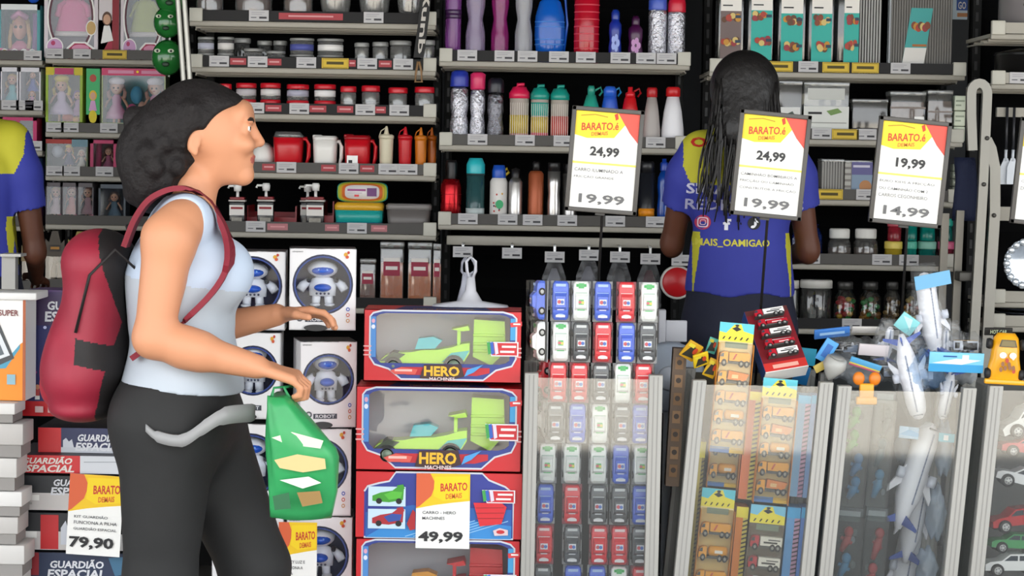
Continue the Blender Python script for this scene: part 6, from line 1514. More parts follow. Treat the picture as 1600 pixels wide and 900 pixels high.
# heap of clear bags, shaped one by one
for i, (px, py, sx, sz, Y, m_, lb) in enumerate(((1322, 540, .05, .03, 5.68, BAGC, 'crumpled clear bag nearest the truck bin'), (1350, 545, .06, .03, 5.76, BAGC, 'crumpled clear bag in the middle of the heap'), (1440, 535, .04, .035, 5.80, BAGB, 'crumpled bluish bag under the standing plane'), (1445, 578, .05, .05, 5.63, BAGB, 'crumpled bluish bag hanging beside the wide card'),
                                               (1508, 540, .05, .035, 5.72, BAGC, 'crumpled clear bag behind the wide sky blue card'), (1388, 578, .04, .03, 5.66, BAGC, 'crumpled clear bag at the rim above the orange toy'),
    (1318, 572, .05, .035, 5.80, BAGH, 'milky crumpled bag behind the grey cone'), (1352, 590, .045, .03, 5.78, BAGH, 'milky crumpled bag behind the orange toy'), (1415, 575, .04, .04, 5.84, BAGH, 'milky crumpled bag at the back of the heap'), (1466, 590, .03, .03, 5.84, BAGH, 'milky crumpled bag behind the wide card'), (1507, 582, .03, .03, 5.76, BAGH, 'milky crumpled bag at the end post of the plane bin'),
    (1474, 700, .022, .07, 5.765, BAGW, 'pale blue bag hanging high inside the plane bin'), (1462, 800, .024, .07, 5.765, BAGW, 'pale blue bag halfway down the plane bin'), (1448, 885, .028, .05, 5.765, BAGW, 'pale blue bag low in the plane bin'), (1410, 700, .02, .04, 5.80, BAGW, 'small pale blue bag behind the large slanting plane'))):
    q = at(px, py, Y); rnd = random.Random(i); mb = MB(); mb.ell((0, 0, 0), (sx, .04, sz), m_, 22, 14); mb.v = [v * (1 + .16 * math.sin(9 * v.x / sx + i) * math.cos(7 * v.z / sz) + .1 * (rnd.random() - .5)) for v in mb.v]
    r = thing('clear_bag', lb, 'bag', q); obj('film', mb, r)
    mb = MB()
    for k in range(9): mb.box(-.008 + sx * (rnd.random() - .5), .008 + sx * (rnd.random() - .5), -.004, .004, sz * (rnd.random() - .6), sz * (rnd.random() * .4), mat(rnd.choice(('#8a8f98', '#b9bec8', '#5a6a80', '#3a3f48', '#c8a05a')), .5))
    obj('small_toys', mb, r)['kind'] = 'stuff'
r = thing('toy_figure', 'orange toy with two round ends at the rim of the plane bin', 'toy', at(1354, 604, 5.58)); mb = MB()
for s in (-1, 1): mb.ell((s * .02, 0, .02), (.015, .009, .017), TRO, 14, 10)
obj('wheel', mb, r) if False else obj('ends', mb, r); mb = MB(); mb.box(-.018, .018, -.007, .007, -.03, .008, TRY, .004); mb.box(-.026, .026, -.008, .008, -.045, -.025, TRY, .004); obj('body', mb, r)
# dark packs inside the plane bin
rnd = random.Random(5)
for i, (px, py0, py1, wpx, c, toys, lb) in enumerate((
    (1341, 612, 792, 44, '#6a6e6c', ('#4fae3a', '#4fae3a', '#2a7ab0', '#3a86b8'), 'dark toy pack with green and blue toys beside the bin post'),
    (1384, 612, 792, 32, '#62686a', ('#4a5254', '#3f5f6a', '#4a8ab0'), 'narrow dark toy pack with a blue dish, upper in the plane bin'),
    (1328, 794, 1000, 44, '#4a5052', ('#b83a3a', '#3a8ab8', '#2a4a5a', '#3a8ab8'), 'dark toy pack with a red and blue toy, lower at the bin post'),
    (1371, 794, 1000, 34, '#4c5456', ('#b02a30', '#b83038', '#c8742a'), 'dark toy pack with a long red toy, low in the plane bin'))):
    f = col(px, py0); a = at(f(py1), py1, 5.63); b = at(f(py0), py0, 5.63); H = (b - a).length; X = wpx * 5.63 / F / 2
    r = thing('blister_pack', lb, 'toy pack', a, (0, math.atan2(b.x - a.x, b.z - a.z), 0))
    mb = MB(); mb.box(-X, X, .0, .002, 0, H, mat(c, .6)); p = Panel(mb, -X, X, 0, H, 0); p.rect(.1, .02, .9, .1, mat('#7a8284', .6)); p.rect(.46, .1, .5, .98, mat('#3a3f40', .6))
    for k in range(9): p.ell(.15 + .7 * rnd.random(), .15 + .8 * rnd.random(), .1, .03, mat(rnd.choice(('#5a6466', '#3a4448', '#7a8488', '#2a3236')), .6), 9)
    obj('card', mb, r)
    for k, tc in enumerate(toys):
        mb = MB(); z = H * (.86 - .8 * (k + .5) / len(toys)); m_ = mat(tc, .45); h = H / len(toys) * .32; x = X * (rnd.random() - .5) * .6
        mb.tube([(x - X * .3, -.014, z - h), (x, -.018, z), (x + X * .25, -.014, z + h * .9)], [.006, .011, .006], m_, 8); mb.tube([(x - X * .4, -.014, z + h * .3), (x + X * .4, -.016, z - h * .2)], .005, m_, 8); mb.ell((x + X * .1, -.02, z + h * .9), (.012, .009, .014), m_, 10, 8); obj('toy_piece', mb, r)
    mb = MB(); mb.box(-X, X, -.034, -.0012, .004, H - .02, film('#d8dcdc', .04, .05)); obj('blister', mb, r)
# the last bin, cut by the frame edge
zD = at(1570, 1000, 5.6).z
binD, dx0, dW, dH = bin_('clear leaning bin of larger cars cut by the frame edge', 1547, 1765, 603, LEAN, zD, back='#4a4a48')
def big_car(label, px, py, L, m1, kind='side', rot=(0, 0, 0), Y=5.62, wheelc='#c9c9c6'):
    """toy car about L long lying on its side towards the viewer"""
    q = at(px, py, Y); r = thing('toy_car', label, 'toy car', q, rot); h = L * .34; wd = L * .17
    mb = MB(); mb.prism([(a * L, b * h) for a, b in ((-.5, .2), (-.5, .5), (-.42, .62), (-.22, .68), (-.08, 1.), (.2, 1.0), (.34, .68), (.48, .6), (.5, .2))], -wd, wd, m1); obj('car_body', mb, r)
    mb = MB(); mb.prism([(a * L, b * h) for a, b in ((-.18, .68), (-.07, .93), (.05, .93), (.05, .68))], -wd - .001, wd + .001, mat('#2a333c', .15)); mb.prism([(a * L, b * h) for a, b in ((.08, .68), (.08, .93), (.18, .93), (.28, .68))], -wd - .001, wd + .001, mat('#2a333c', .15)); obj('window', mb, r)
    for u in (-.3, .3):
        for s in (-1, 1):
            mb = MB(); c = (u * L, s * wd, h * .22); R_ = L * .11
            mb.lathe([(0, -.008), (R_ * .7, -.009), (R_, -.006), (R_, .006), (R_ * .7, .009), (0, .008)], TYRE, 18, c, 'y'); mb.lathe([(0, -.0105), (R_ * .6, -.0098), (R_ * .62, -.008)], mat(wheelc, .35, .4), 14, c, 'y')
            for k in range(5): t = k * 1.257; mb.box(c[0] + R_ * .35 * math.cos(t) - .002, c[0] + R_ * .35 * math.cos(t) + .002, c[1] - .0115, c[1] - .010, c[2] + R_ * .35 * math.sin(t) - .002, c[2] + R_ * .35 * math.sin(t) + .002, mat('#77777a', .4))
            obj('wheel', mb, r)
    return r
big_car('white off-road toy car with big wheels, topmost in the last bin', 1612, 668, .17, mat('#d9d9d6', .4), rot=(0, -.35, .2))
big_car('red toy car under the white one in the last bin', 1602, 712, .14, mat('#c0464a', .4), rot=(0, .1, .1))
big_car('white toy car halfway down the last bin', 1596, 762, .15, mat('#d8d8d8', .4), rot=(0, .25, 0))
big_car('glossy red toy car with a curved hood, low in the last bin', 1590, 824, .15, mat('#b01c26', .2), rot=(0, -.1, .2))
big_car('green toy car under the red one in the last bin', 1584, 860, .13, mat('#2f8a4a', .35), rot=(0, .05, .1))
big_car('white toy car near the bottom of the last bin', 1580, 895, .15, mat('#dcdcda', .4), rot=(0, 0, .1))
big_car('dark red toy car at the bottom of the last bin', 1576, 945, .15, mat('#7a1a24', .35), rot=(0, 0, 0))
# yellow round-backed toy car standing on its tail at the rim
q = at(1567, 600, 5.57)
r = thing('toy_car', 'orange yellow round-roofed toy car standing up on the rim of the last bin', 'toy car', q, (0, .04, 0)); L = at(1567, 520, 5.57).z - q.z; X = L * .34
YC = mat('#e8a414', .3, coat=.4); mb = MB(); rings = []
for t, wf, yf in ((.0, .9, .5), (.1, 1., .7), (.3, .96, .9), (.5, .84, 1.15), (.75, .8, 1.1), (.9, .72, .8), (1., .5, .5)):
    rings.append([(math.cos(a) * X * wf, -.02 * yf * max(math.sin(a), -.3) * 1.3, L * t) for a in [2 * math.pi * i / 20 for i in range(20)]])
mb.loft(rings, YC); obj('car_body', mb, r)
mb = MB(); p = Panel(mb, -X, X, 0, L, -.031); p.poly([(.24, .26), (.3, .12), (.7, .12), (.76, .26)], mat('#3a3414', .3)); p.poly([(.28, .245), (.33, .14), (.67, .14), (.72, .245)], mat('#6a5a24', .2))
for i in range(9): p.ell(.3 + .4 * rnd.random(), .42 + .35 * rnd.random(), .05, .05, mat(rnd.choice(('#3a3a3a', '#d8d0c0', '#8a5a3a', '#b03a2a')), .5), 10)
p.ell(.36, .42, .1, .06, WHITE); p.ell(.64, .42, .1, .06, WHITE); obj('decal', mb, r)
mb = MB(); mb.box(-X * 1.15, X * 1.15, -.02, -.006, .0, L * .1, YC, .003); obj('bumper', mb, r)
for s in (-1, 1):
    for t in (.2, .78):
        mb = MB(); mb.lathe([(0, -.006), (.012, -.006), (.014, 0), (.012, .006), (0, .006)], TYRE, 14, (s * X * .95, -.004, L * t), 'x'); obj('wheel', mb, r)
header_card('dark printed card behind the orange yellow car', 1560, 518, .07, .02, 5.66, '#22201e', (.4, 0, 0), lambda p: (p.text('HOT CAR', .2, .2, .8, .75, mat('#b9c4a0', .5), 1)))
# grey and white things between the two first bins
q = at(1056, 640, 5.95)
r = thing('desk_fan', 'pale blue grey round fan standing between the car and truck bins', 'fan', (at(1046, 575, 6.06).x, 6.06, 0)); zf = at(1046, 590, 6.06).z
mb = MB(); mb.lathe([(0, -.03), (.085, -.028), (.098, 0), (.085, .03), (0, .03)], mat('#a9b4c4', .4), 28, (0, 0, zf), 'y'); obj('shroud', mb, r)
mb = MB(); mb.lathe([(0, -.036), (.03, -.034), (.036, -.028)], mat('#c4ccd8', .4), 18, (0, 0, zf), 'y'); obj('hub', mb, r)
mb = MB(); mb.lathe([(.11, 0), (.11, .02), (.02, .035), (.014, .06), (.014, zf - .09)], mat('#8a9098', .4), 18); obj('stand', mb, r)
r = thing('white_stand', 'white angular plastic stand above the pale fan', 'stand', (at(1060, 540, 6.2).x, 6.3, 0)); mb = MB(); q = at(1060, 520, 6.1)
mb.box(-.03, .03, -.01, .01, q.z - .04, q.z + .02, mat('#c4c4ca', .5), .003); mb.box(-.05, -.03, -.02, .02, q.z - .1, q.z + .05, mat('#b4b4ba', .5), .003); obj('frame', mb, r); mb = MB(); mb.box(-.012, .012, -.012, .012, 0, q.z - .04, mat('#8a8a90', .5)); mb.box(-.08, .08, -.08, .08, 0, .015, mat('#8a8a90', .5)); obj('post', mb, r)
fr = col(1064, 560, -.06)
a = at(fr(760), 760, 5.66); b = at(fr(545), 545, 5.66); H = (b - a).length
r = thing('blister_pack', 'brown sided pack of small toys hanging outside the truck bin', 'toy pack', a, (0, math.atan2(b.x - a.x, b.z - a.z), 0)); mb = MB(); mb.box(-.02, .014, -.0, .05, 0, H, mat('#5a4634', .5)); p = Panel(mb, -.02, .014, 0, H, 0)
for i in range(7): p.rect(.2, .06 + .13 * i, .8, .15 + .13 * i, mat('#8a6a4a' if i % 2 else '#7a5a3a', .6)); p.ell(.5, .1 + .13 * i, .2, .02, mat('#3a2f28', .6), 10)
obj('card_box', mb, r)

# ------------------------------------------------------------------ price signs on poles
FRM = mat('#4a4744', .45)
def sign(label, x0, x1, y0, y1, px_b, py_b, Y, price, lines, big, tilt, head=True):
    """framed sheet: x0..x1 and y0..y1 where its middle lines cross; px_b, py_b the foot of its pole"""
    cx, cy = (x0 + x1) / 2, (y0 + y1) / 2
    c = at(cx, cy, Y); W = (x1 - x0) * Y / F; H = (y1 - y0) * Y / F
    r = thing('price_sign', label, 'price sign', c, (0, tilt, 0)); X = W / 2; Z = H / 2; t = .011
    mb = MB()
    for q in ((-X, X, -Z, -Z + t), (-X, X, Z - t, Z), (-X, -X + t, -Z, Z), (X - t, X, -Z, Z)): mb.box(q[0], q[1], -.008, .008, q[2], q[3], FRM, .0015)
    mb.box(-X + .002, X - .002, .004, .007, -Z + .002, Z - .002, mat('#33312f', .5)); obj('frame', mb, r)
    mb = MB(); mb.box(-X + t, X - t, -.001, .003, -Z + t, Z - t, PAPER); p = Panel(mb, -X + t, X - t, -Z + t, Z - t, -.001)
    p.poly([(0, 0), (.66, 0), (.78, .12), (.62, .26), (.2, .28), (0, .25)], mat('#f0d436', .6)); p.poly([(.66, 0), (1, 0), (1, .3), (.86, .2), (.76, .1)], mat('#d8564a', .6)); p.poly([(.6, .02), (.65, .0), (.67, .06), (.63, .08)], mat('#c8402a', .6))
    p.text('BARATO.é', .1, .11, .68, .19, mat('#c8442e', .6), .8, 0, .03); p.text('DEMAIS', .26, .205, .52, .245, mat('#d87a3a', .6), .6, 0, .02); p.ring([(.08, .05), (.3, .03), (.5, .05)], .0012, mat('#b8902a', .6), False)
    p.text(price, .26, .36, .72, .475, mat('#3a3a3c', .7), 1.5); p.rect(0, .525, 1, .545, mat('#e6dc6a', .6))
    for i, s in enumerate(lines): p.text(s, .04, .59 + .072 * i, .04 + min(.92, .045 * len(s)), .625 + .072 * i, mat('#77777a', .7), .1)
    p.text(big, .14, .855, .86, .965, mat('#6a6a6c', .7), 1.0)
    obj('sheet', mb, r)
    f = at(px_b, py_b, Y + .17) - c
    M_ = Matrix.Rotation(-tilt, 4, 'Y')
    mb = MB(); mb.tube([M_ @ Vector((.5 * f.x * 0, .012, -Z * .8)), M_ @ Vector((f.x * .15, .03, -Z * 1.0)), M_ @ f], .0035, mat('#2e2c2b', .4, .4), 8); obj('pole', mb, r)
    mb = MB(); q = M_ @ Vector((0, .012, 0)); mb.box(-.012, .012, .008, .018, -Z - .006, -Z + .02, mat('#2e2c2b', .4)); obj('clip', mb, r)
    return r
YN = 5.66
sign('framed price sign reading 24,99 and 19,99 standing in the car bin', 888, 1001, 169, 333, 926, 600, YN, '24,99', ('CARRO ILUMINADO A', 'FRICÇÃO GRANDE'), '19,99', .062)
sign('framed price sign reading 24,99 and 19,99 in front of the employee', 1148, 1260, 175.5, 340.5, 1180, 600, YN, '24,99', ('CAMINHÃO BOMBEIROS A', 'FRICÇÃO OU CAMINHÃO', 'CONSTRUTOR A FRICÇÃO'), '19,99', .082)
sign('framed price sign reading 19,99 and 14,99 standing in the plane bin', 1365, 1479, 186, 352.5, 1402, 610, YN, '19,99', ('EURO KIDS A FRICÇÃO', 'OU CAMINHÃO COM 2', 'CARROS CEGONHEIRO'), '14,99', .082)
sign('framed price sign cut by the frame edge in the last bin', 1586, 1700, 188, 354, 1626, 610, YN, '19,99', ('CARRO FRICÇÃO', 'DIVERSOS'), '14,99', .082)
# ------------------------------------------------------------------ people: one continuous skin grown from a distance field
class Field:
    def __init__(s, lo, hi, h):
        s.lo = np.array(lo, float); s.h = h
        s.n = np.ceil((np.array(hi) - s.lo) / h).astype(int) + 1
        s.d = np.full(tuple(s.n), 5., np.float32)
    def win(s, lo, hi):
        a = np.clip(np.floor((np.array(lo) - s.lo) / s.h).astype(int), 0, s.n - 1); b = np.clip(np.ceil((np.array(hi) - s.lo) / s.h).astype(int) + 1, 1, s.n)
        sl = tuple(slice(i, j) for i, j in zip(a, b))
        ax = [(s.lo[k] + s.h * np.arange(a[k], b[k])).astype(np.float32) for k in range(3)]
        return sl, ax[0][:, None, None], ax[1][None, :, None], ax[2][None, None, :]
    def put(s, sl, d, k, sub=False):
        a = s.d[sl]
        if sub: d = -d; h = np.maximum(k - np.abs(a - d), 0) / max(k, 1e-6); s.d[sl] = np.maximum(a, d) + h * h * k * .25
        else: h = np.maximum(k - np.abs(a - d), 0) / max(k, 1e-6); s.d[sl] = np.minimum(a, d) - h * h * k * .25
    def cap(s, a, b, ra, rb, k=.02, sc=(1, 1, 1), sub=False):
        """tapered limb from a to b; sc widens it per axis"""
        a = np.array(a, float); b = np.array(b, float); m = max(ra, rb) * max(sc) + k + .03
        sl, X, Y, Z = s.win(np.minimum(a, b) - m, np.maximum(a, b) + m)
        ab = b - a; L = max((ab ** 2).sum(), 1e-9)
        t = np.clip(((X - a[0]) * ab[0] + (Y - a[1]) * ab[1] + (Z - a[2]) * ab[2]) / L, 0, 1)
        d = np.sqrt(((X - a[0] - t * ab[0]) / sc[0]) ** 2 + ((Y - a[1] - t * ab[1]) / sc[1]) ** 2 + ((Z - a[2] - t * ab[2]) / sc[2]) ** 2) - (ra + t * (rb - ra))
        s.put(sl, d.astype(np.float32), k, sub); return s
    def ell(s, c, r, k=.02, sub=False, rot=None):
        c = np.array(c, float); r = np.array(r, float); m = max(r) + k + .03
        sl, X, Y, Z = s.win(c - m, c + m)
        x, y, z = X - c[0], Y - c[1], Z - c[2]
        if rot is not None:
            R = np.array(rot.to_3x3()); x, y, z = (R[0, i] * x + R[1, i] * y + R[2, i] * z for i in range(3))
        k0 = np.sqrt((x / r[0]) ** 2 + (y / r[1]) ** 2 + (z / r[2]) ** 2); k1 = np.sqrt((x / r[0] ** 2) ** 2 + (y / r[1] ** 2) ** 2 + (z / r[2] ** 2) ** 2)
        s.put(sl, (k0 * (k0 - 1) / np.maximum(k1, 1e-6)).astype(np.float32), k, sub); return s
    def grid(s):
        return [(s.lo[k] + s.h * np.arange(s.n[k])).astype(np.float32).reshape([-1 if i == k else 1 for i in range(3)]) for k in range(3)]
    def surf(s, smooth=1):
        d = s.d; neg = d < 0
        n = neg[:-1, :-1, :-1].astype(np.int8)
        cnt = sum(neg[i:d.shape[0] - 1 + i, j:d.shape[1] - 1 + j, k:d.shape[2] - 1 + k].astype(np.int8) for i in (0, 1) for j in (0, 1) for k in (0, 1))
        act = (cnt > 0) & (cnt < 8)
        I = np.argwhere(act); idx = np.full(act.shape, -1, np.int64); idx[act] = np.arange(len(I))
        P = np.zeros((len(I), 3)); C = np.zeros(len(I)); corner = {}
        for c in [(i, j, k) for i in (0, 1) for j in (0, 1) for k in (0, 1)]: corner[c] = d[I[:, 0] + c[0], I[:, 1] + c[1], I[:, 2] + c[2]]
        for c in corner:
            for ax in range(3):
                if c[ax] == 0:
                    e = list(c); e[ax] = 1; e = tuple(e); a, b = corner[c], corner[e]; cr = (a < 0) != (b < 0)
                    t = np.where(cr, a / np.where(cr, a - b, 1), 0); q = np.array(c, float)[None, :].repeat(len(I), 0); q[:, ax] += t
                    P[cr] += q[cr]; C[cr] += 1
        V = s.lo + s.h * (I + P / C[:, None]); Fs = []
        for ax in range(3):
            o = [a for a in range(3) if a != ax]
            a0 = np.take(neg, range(0, d.shape[ax] - 1), ax); a1 = np.take(neg, range(1, d.shape[ax]), ax); E = np.argwhere(a0 != a1)
            ok = (E[:, o[0]] > 0) & (E[:, o[1]] > 0) & (E[:, o[0]] < act.shape[o[0]]) & (E[:, o[1]] < act.shape[o[1]]); E = E[ok]
            q = []
            for u, v in ((1, 1), (0, 1), (0, 0), (1, 0)):
                e = E.copy(); e[:, o[0]] -= u; e[:, o[1]] -= v; q.append(idx[e[:, 0], e[:, 1], e[:, 2]])
            q = np.stack(q, 1); fl = a0[E[:, 0], E[:, 1], E[:, 2]] ^ (ax == 1); q[~fl] = q[~fl][:, ::-1]; Fs.append(q)
        Fq = np.concatenate(Fs)
        for _ in range(smooth):
            A = np.zeros_like(V); c = np.zeros(len(V))
            for i in range(4):
                j = (i + 1) % 4; np.add.at(A, Fq[:, i], V[Fq[:, j]]); np.add.at(A, Fq[:, j], V[Fq[:, i]]); np.add.at(c, Fq[:, i], 1); np.add.at(c, Fq[:, j], 1)
            V = V * .5 + A / c[:, None] * .5
        return V, Fq
def skin_obj(name, field, mats, pick, parent, smooth=1):
    """mesh from a field; pick(x, y, z) gives each face its material slot"""
    V, Fq = field.surf(smooth)
    me = bpy.data.meshes.new(name); me.vertices.add(len(V)); me.vertices.foreach_set('co', V.ravel().astype(np.float32))
    me.loops.add(len(Fq) * 4); me.loops.foreach_set('vertex_index', Fq.ravel().astype(np.int32)); me.polygons.add(len(Fq)); me.polygons.foreach_set('loop_start', np.arange(0, len(Fq) * 4, 4, dtype=np.int32)); me.polygons.foreach_set('loop_total', np.full(len(Fq), 4, np.int32))
    for m_ in mats: me.materials.append(m_)
    if pick is not None:
        c = V[Fq].mean(1); me.polygons.foreach_set('material_index', np.asarray(pick(c[:, 0], c[:, 1], c[:, 2]), np.int32))
    me.polygons.foreach_set('use_smooth', np.ones(len(Fq), bool)); me.update(calc_edges=True); me.validate()
    return link(bpy.data.objects.new(name, me), parent)
def hand(f, wrist, d, palm_n, side, r=.0085, curl=.6, L=.165):
    """palm, four unequal curling fingers and a thumb; d points along the hand, palm_n out of the palm, side towards the thumb"""
    w0 = Vector(wrist); d = Vector(d).normalized(); n_ = Vector(palm_n).normalized(); t = Vector(side).normalized()
    pc = w0 + d * L * .28
    for q in (-1, -.33, .33, 1): f.cap(w0 + t * q * .014, w0 + d * L * .5 + t * q * .028, .012, .0115, .012)
    for i, (o, ln) in enumerate(((.032, .41), (.011, .46), (-.011, .43), (-.031, .34))):
        p = w0 + d * L * .5 + t * o; a = curl * .5; seg = L * ln
        for k, (fr, rr) in enumerate(((.45, r), (.3, r * .92), (.25, r * .85))):
            v = d * math.cos(a) + n_ * math.sin(a); q = p + v * seg * fr; f.cap(p, q, rr, rr * .93, .003); p = q; a += curl
    p = w0 + d * L * .16 + t * .024; v = (d * .55 + t * .75 + n_ * .25).normalized(); q = p + v * L * .24; f.cap(p, q, .0135, .0105, .008); v = (d * .85 + t * .15 + n_ * .55 * curl).normalized(); f.cap(q, q + v * L * .2, .0102, .0085, .004)
SKINW = mat('#c98d6b', .5, spec=.35); SKIND = mat('#5a3526', .5, spec=.35); HAIRM = mat('#171414', .45, var=.3, scale=40, bump=.4); LIPS = mat('#a85a50', .45); EYEW = mat('#e4e0da', .3); IRIS = mat('#23160f', .2); BROW = mat('#241a15', .7)

def curve_(pts, n=6):
    """smooth line through points"""
    P = [Vector(p) for p in pts]; out = []
    for i in range(len(P) - 1):
        a, b, c, d = P[max(i - 1, 0)], P[i], P[i + 1], P[min(i + 2, len(P) - 1)]
        for k in range(n):
            t = k / n; out.append(tuple(.5 * (2 * b + (c - a) * t + (2 * a - 5 * b + 4 * c - d) * t * t + (3 * b - a - 3 * c + d) * t ** 3)))
    return out + [tuple(P[-1])]
# ---- the walking woman, seen from her right side; she faces +x
YW = 5.0
def wp(px, py, y=0.):
    q = at(px, py, YW + y); return (q.x - WX, y, q.z)
WX = at(300, 650, YW).x
woman = thing('person', 'woman in a sleeveless pale top and black trousers walking past with a backpack', 'person', (WX, YW, 0))
f = Field((-.42, -.36, 0), (.42, .36, 1.62), .0042)
def torso(f, g=0.):
    """ribcage, bust, waist and hips; g fattens it for clothing"""
    f.cap(wp(283, 430), wp(284, 500), .098 + g, .094 + g, .04, (1, 1.42, 1)); f.cap(wp(284, 500), wp(288, 575), .094 + g, .092 + g, .05, (1, 1.36, 1)); f.cap(wp(288, 600), wp(290, 655), .104 + g, .106 + g, .05, (1, 1.48, 1))
    f.cap(wp(286, 372), wp(283, 430), .07 + g, .098 + g, .05, (1, 1.6, 1)); f.cap(wp(292, 345, -.13), wp(292, 345, .13), .048 + g, .048 + g, .05)
    for s in (-1, 1): f.ell(wp(342, 425, s * .072), (.066 + g, .066 + g, .068 + g), .035); f.ell(wp(243, 655, s * .07), (.085 + g, .09 + g, .095 + g), .05)
torso(f)
f.cap(wp(288, 345), wp(306, 285), .058, .052, .03)
# head
HC = wp(322, 198)
f.ell((HC[0] - .012, 0, HC[2] + .004), (.095, .074, .09), .02); f.ell(wp(350, 215), (.062, .062, .085), .03); f.cap(wp(345, 258), wp(378, 272), .046, .026, .02, (1, .95, 1)); f.ell(wp(382, 275), (.017, .019, .015), .012); f.ell(wp(376, 246), (.024, .034, .034), .02)
f.ell(wp(382, 178), (.02, .05, .03), .02); f.cap(wp(391, 192), wp(405, 221), .0085, .0115, .012); f.ell(wp(406, 223), (.0105, .0115, .009), .006)
for s in (-1, 1):
    f.ell(wp(399, 226, s * .012), (.009, .008, .007), .005); f.ell(wp(384, 226, s * .036), (.02, .02, .018), .02); f.ell(wp(393, 201, s * .034), (.010, .015, .008), .008, True); f.ell(wp(384, 201, s * .032), (.0125, .013, .011), .003)
    f.ell(wp(392, 190, s * .032), (.008, .022, .006), .008); f.ell(wp(303, 222, s * .073), (.015, .009, .026), .006, rot=Matrix.Rotation(.2, 3, 'Y')); f.ell(wp(306, 220, s * .082), (.009, .006, .019), .004, True); f.ell(wp(305, 238, s * .074), (.008, .006, .009), .004)
f.ell(wp(391, 245), (.012, .024, .0058), .006); f.ell(wp(389, 253), (.012, .021, .0065), .006)
# near (right) arm, bent at the elbow; the far arm reaching forward
f.cap(wp(280, 350, -.165), wp(266, 374, -.185), .048, .055, .03); f.cap(wp(264, 372, -.19), wp(240, 528, -.205), .054, .041, .03); f.cap(wp(240, 528, -.205), wp(310, 548, -.20), .043, .042, .02); f.cap(wp(290, 544, -.20), wp(402, 573, -.185), .043, .026, .02)
HW = wp(402, 573, -.185); hand(f, HW, (.95, .0, -.25), (-.15, .25, -1), (.1, 1, .1), curl=1.05)
f.cap(wp(286, 350, .165), wp(288, 372, .185), .05, .055, .03); f.cap(wp(288, 370, .19), wp(322, 515, .20), .054, .04, .03); f.cap(wp(322, 515, .20), wp(432, 492, .15), .041, .026, .02); hand(f, wp(432, 492, .15), (.96, -.2, .1), (.1, -.3, -1), (.1, -1, .2), curl=.5)
def legs(f, g=0., k=.04, feet=True):
    zf = -1
    for s, hip, kn, an in ((-1, (262, 665), (250, 905), (205, 1150)), (1, (306, 665), (398, 885), (404, 1165))):
        y = s * .088; h_ = wp(*hip, y); k_ = wp(*kn, y * .95); a_ = wp(*an, y * .9)
        f.cap(h_, k_, .098 + g, .062 + g * 1.3, k); f.cap(k_, ((k_[0] * .6 + a_[0] * .4) - .012, y, k_[2] * .6 + a_[2] * .4), .06 + g * 1.3, .057 + g * 1.4, .03); f.cap(((k_[0] * .6 + a_[0] * .4) - .012, y, k_[2] * .6 + a_[2] * .4), a_, .056 + g * 1.4, .036 + g * 2.2, .03)
        if feet: f.cap(a_, (a_[0] - .01, y, .055), .037, .04, .02); f.cap((a_[0] - .02, y, .045), (a_[0] + .14, y, .035), .034, .026, .02, (1, 1.1, 1))
legs(f)
def wpick(x, y, z):
    o = np.zeros(len(x), int)
    def near(c, r): return ((x - c[0]) / r[0]) ** 2 + ((y - c[1]) / r[1]) ** 2 + ((z - c[2]) / r[2]) ** 2 < 1
    o[near(wp(397, 249), (.014, .024, .0105))] = 1
    for s in (-1, 1):
        o[near(wp(393, 201, s * .034), (.011, .012, .0058))] = 2; o[near(wp(395, 201, s * .034), (.0085, .0062, .0056))] = 3; o[near(wp(396, 187, s * .033), (.014, .026, .0052))] = 4
    return o
bodyf = f
skin_obj('body', f, [SKINW, LIPS, EYEW, IRIS, BROW], wpick, woman)
# hair: cap and loose mass at the back
f = Field((-.42, -.26, 1.2), (.2, .26, 1.72), .005)
f.ell((HC[0] - .02, 0, HC[2] + .012), (.101, .084, .094), .02); f.ell(wp(350, 164), (.045, .06, .026), .03)
f.ell(wp(250, 238), (.07, .08, .09), .05); f.ell(wp(268, 195), (.06, .075, .05), .04); f.ell(wp(238, 285), (.055, .075, .07), .05); f.ell(wp(222, 240), (.055, .06, .07), .04)
rnd = random.Random(11)
for i in range(90):
    a = rnd.random() * 6.28; b = rnd.random() * 3.14; c = wp(250 + 42 * math.cos(b), 244 + 60 * math.sin(a), math.cos(a) * .085 * math.sin(b)); f.ell(c, (.02, .02, .024), .01)
for s in (-1, 1): f.cap(wp(300, 170, s * .078), wp(292, 225, s * .07), .018, .012, .02)
f.ell(wp(378, 234), (.095, .14, .1), .012, True); f.ell(wp(310, 232, -.08), (.026, .05, .04), .01, True); f.ell(wp(310, 232, .08), (.026, .05, .04), .01, True)
skin_obj('hair', f, [mat('#161213', .65, spec=.25, var=.35, scale=60, bump=.6)], None, woman, 1)
# sleeveless top
f = Field((-.3, -.32, .78), (.3, .32, 1.34), .0042); torso(f, .011)
f.cap(wp(215, 590), wp(372, 606), .03, .03, .05, (1, 4.0, 1)) if False else None
f.cap(wp(288, 585), wp(290, 606), .118, .122, .03, (1.02, 1.42, 1)); f.cap(wp(286, 372), wp(300, 318), .06, .058, .03, (1, 1.25, 1))
X, Y_, Z = f.grid(); zh = wp(290, 604)[2]
f.d = np.maximum(f.d, -(Z - zh - .10 * -X + .0 * X)); f.ell(wp(312, 298), (.085, .085, .07), .004, True)
for s in (-1, 1): f.cap(wp(282, 330, s * .215), wp(278, 400, s * .235), .06, .07, .006, sub=True)
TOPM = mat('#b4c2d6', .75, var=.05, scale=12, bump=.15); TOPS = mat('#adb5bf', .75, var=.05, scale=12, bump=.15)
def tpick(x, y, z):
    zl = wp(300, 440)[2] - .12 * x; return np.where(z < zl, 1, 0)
topf = f
skin_obj('tank_top', f, [TOPM, TOPS], tpick, woman)
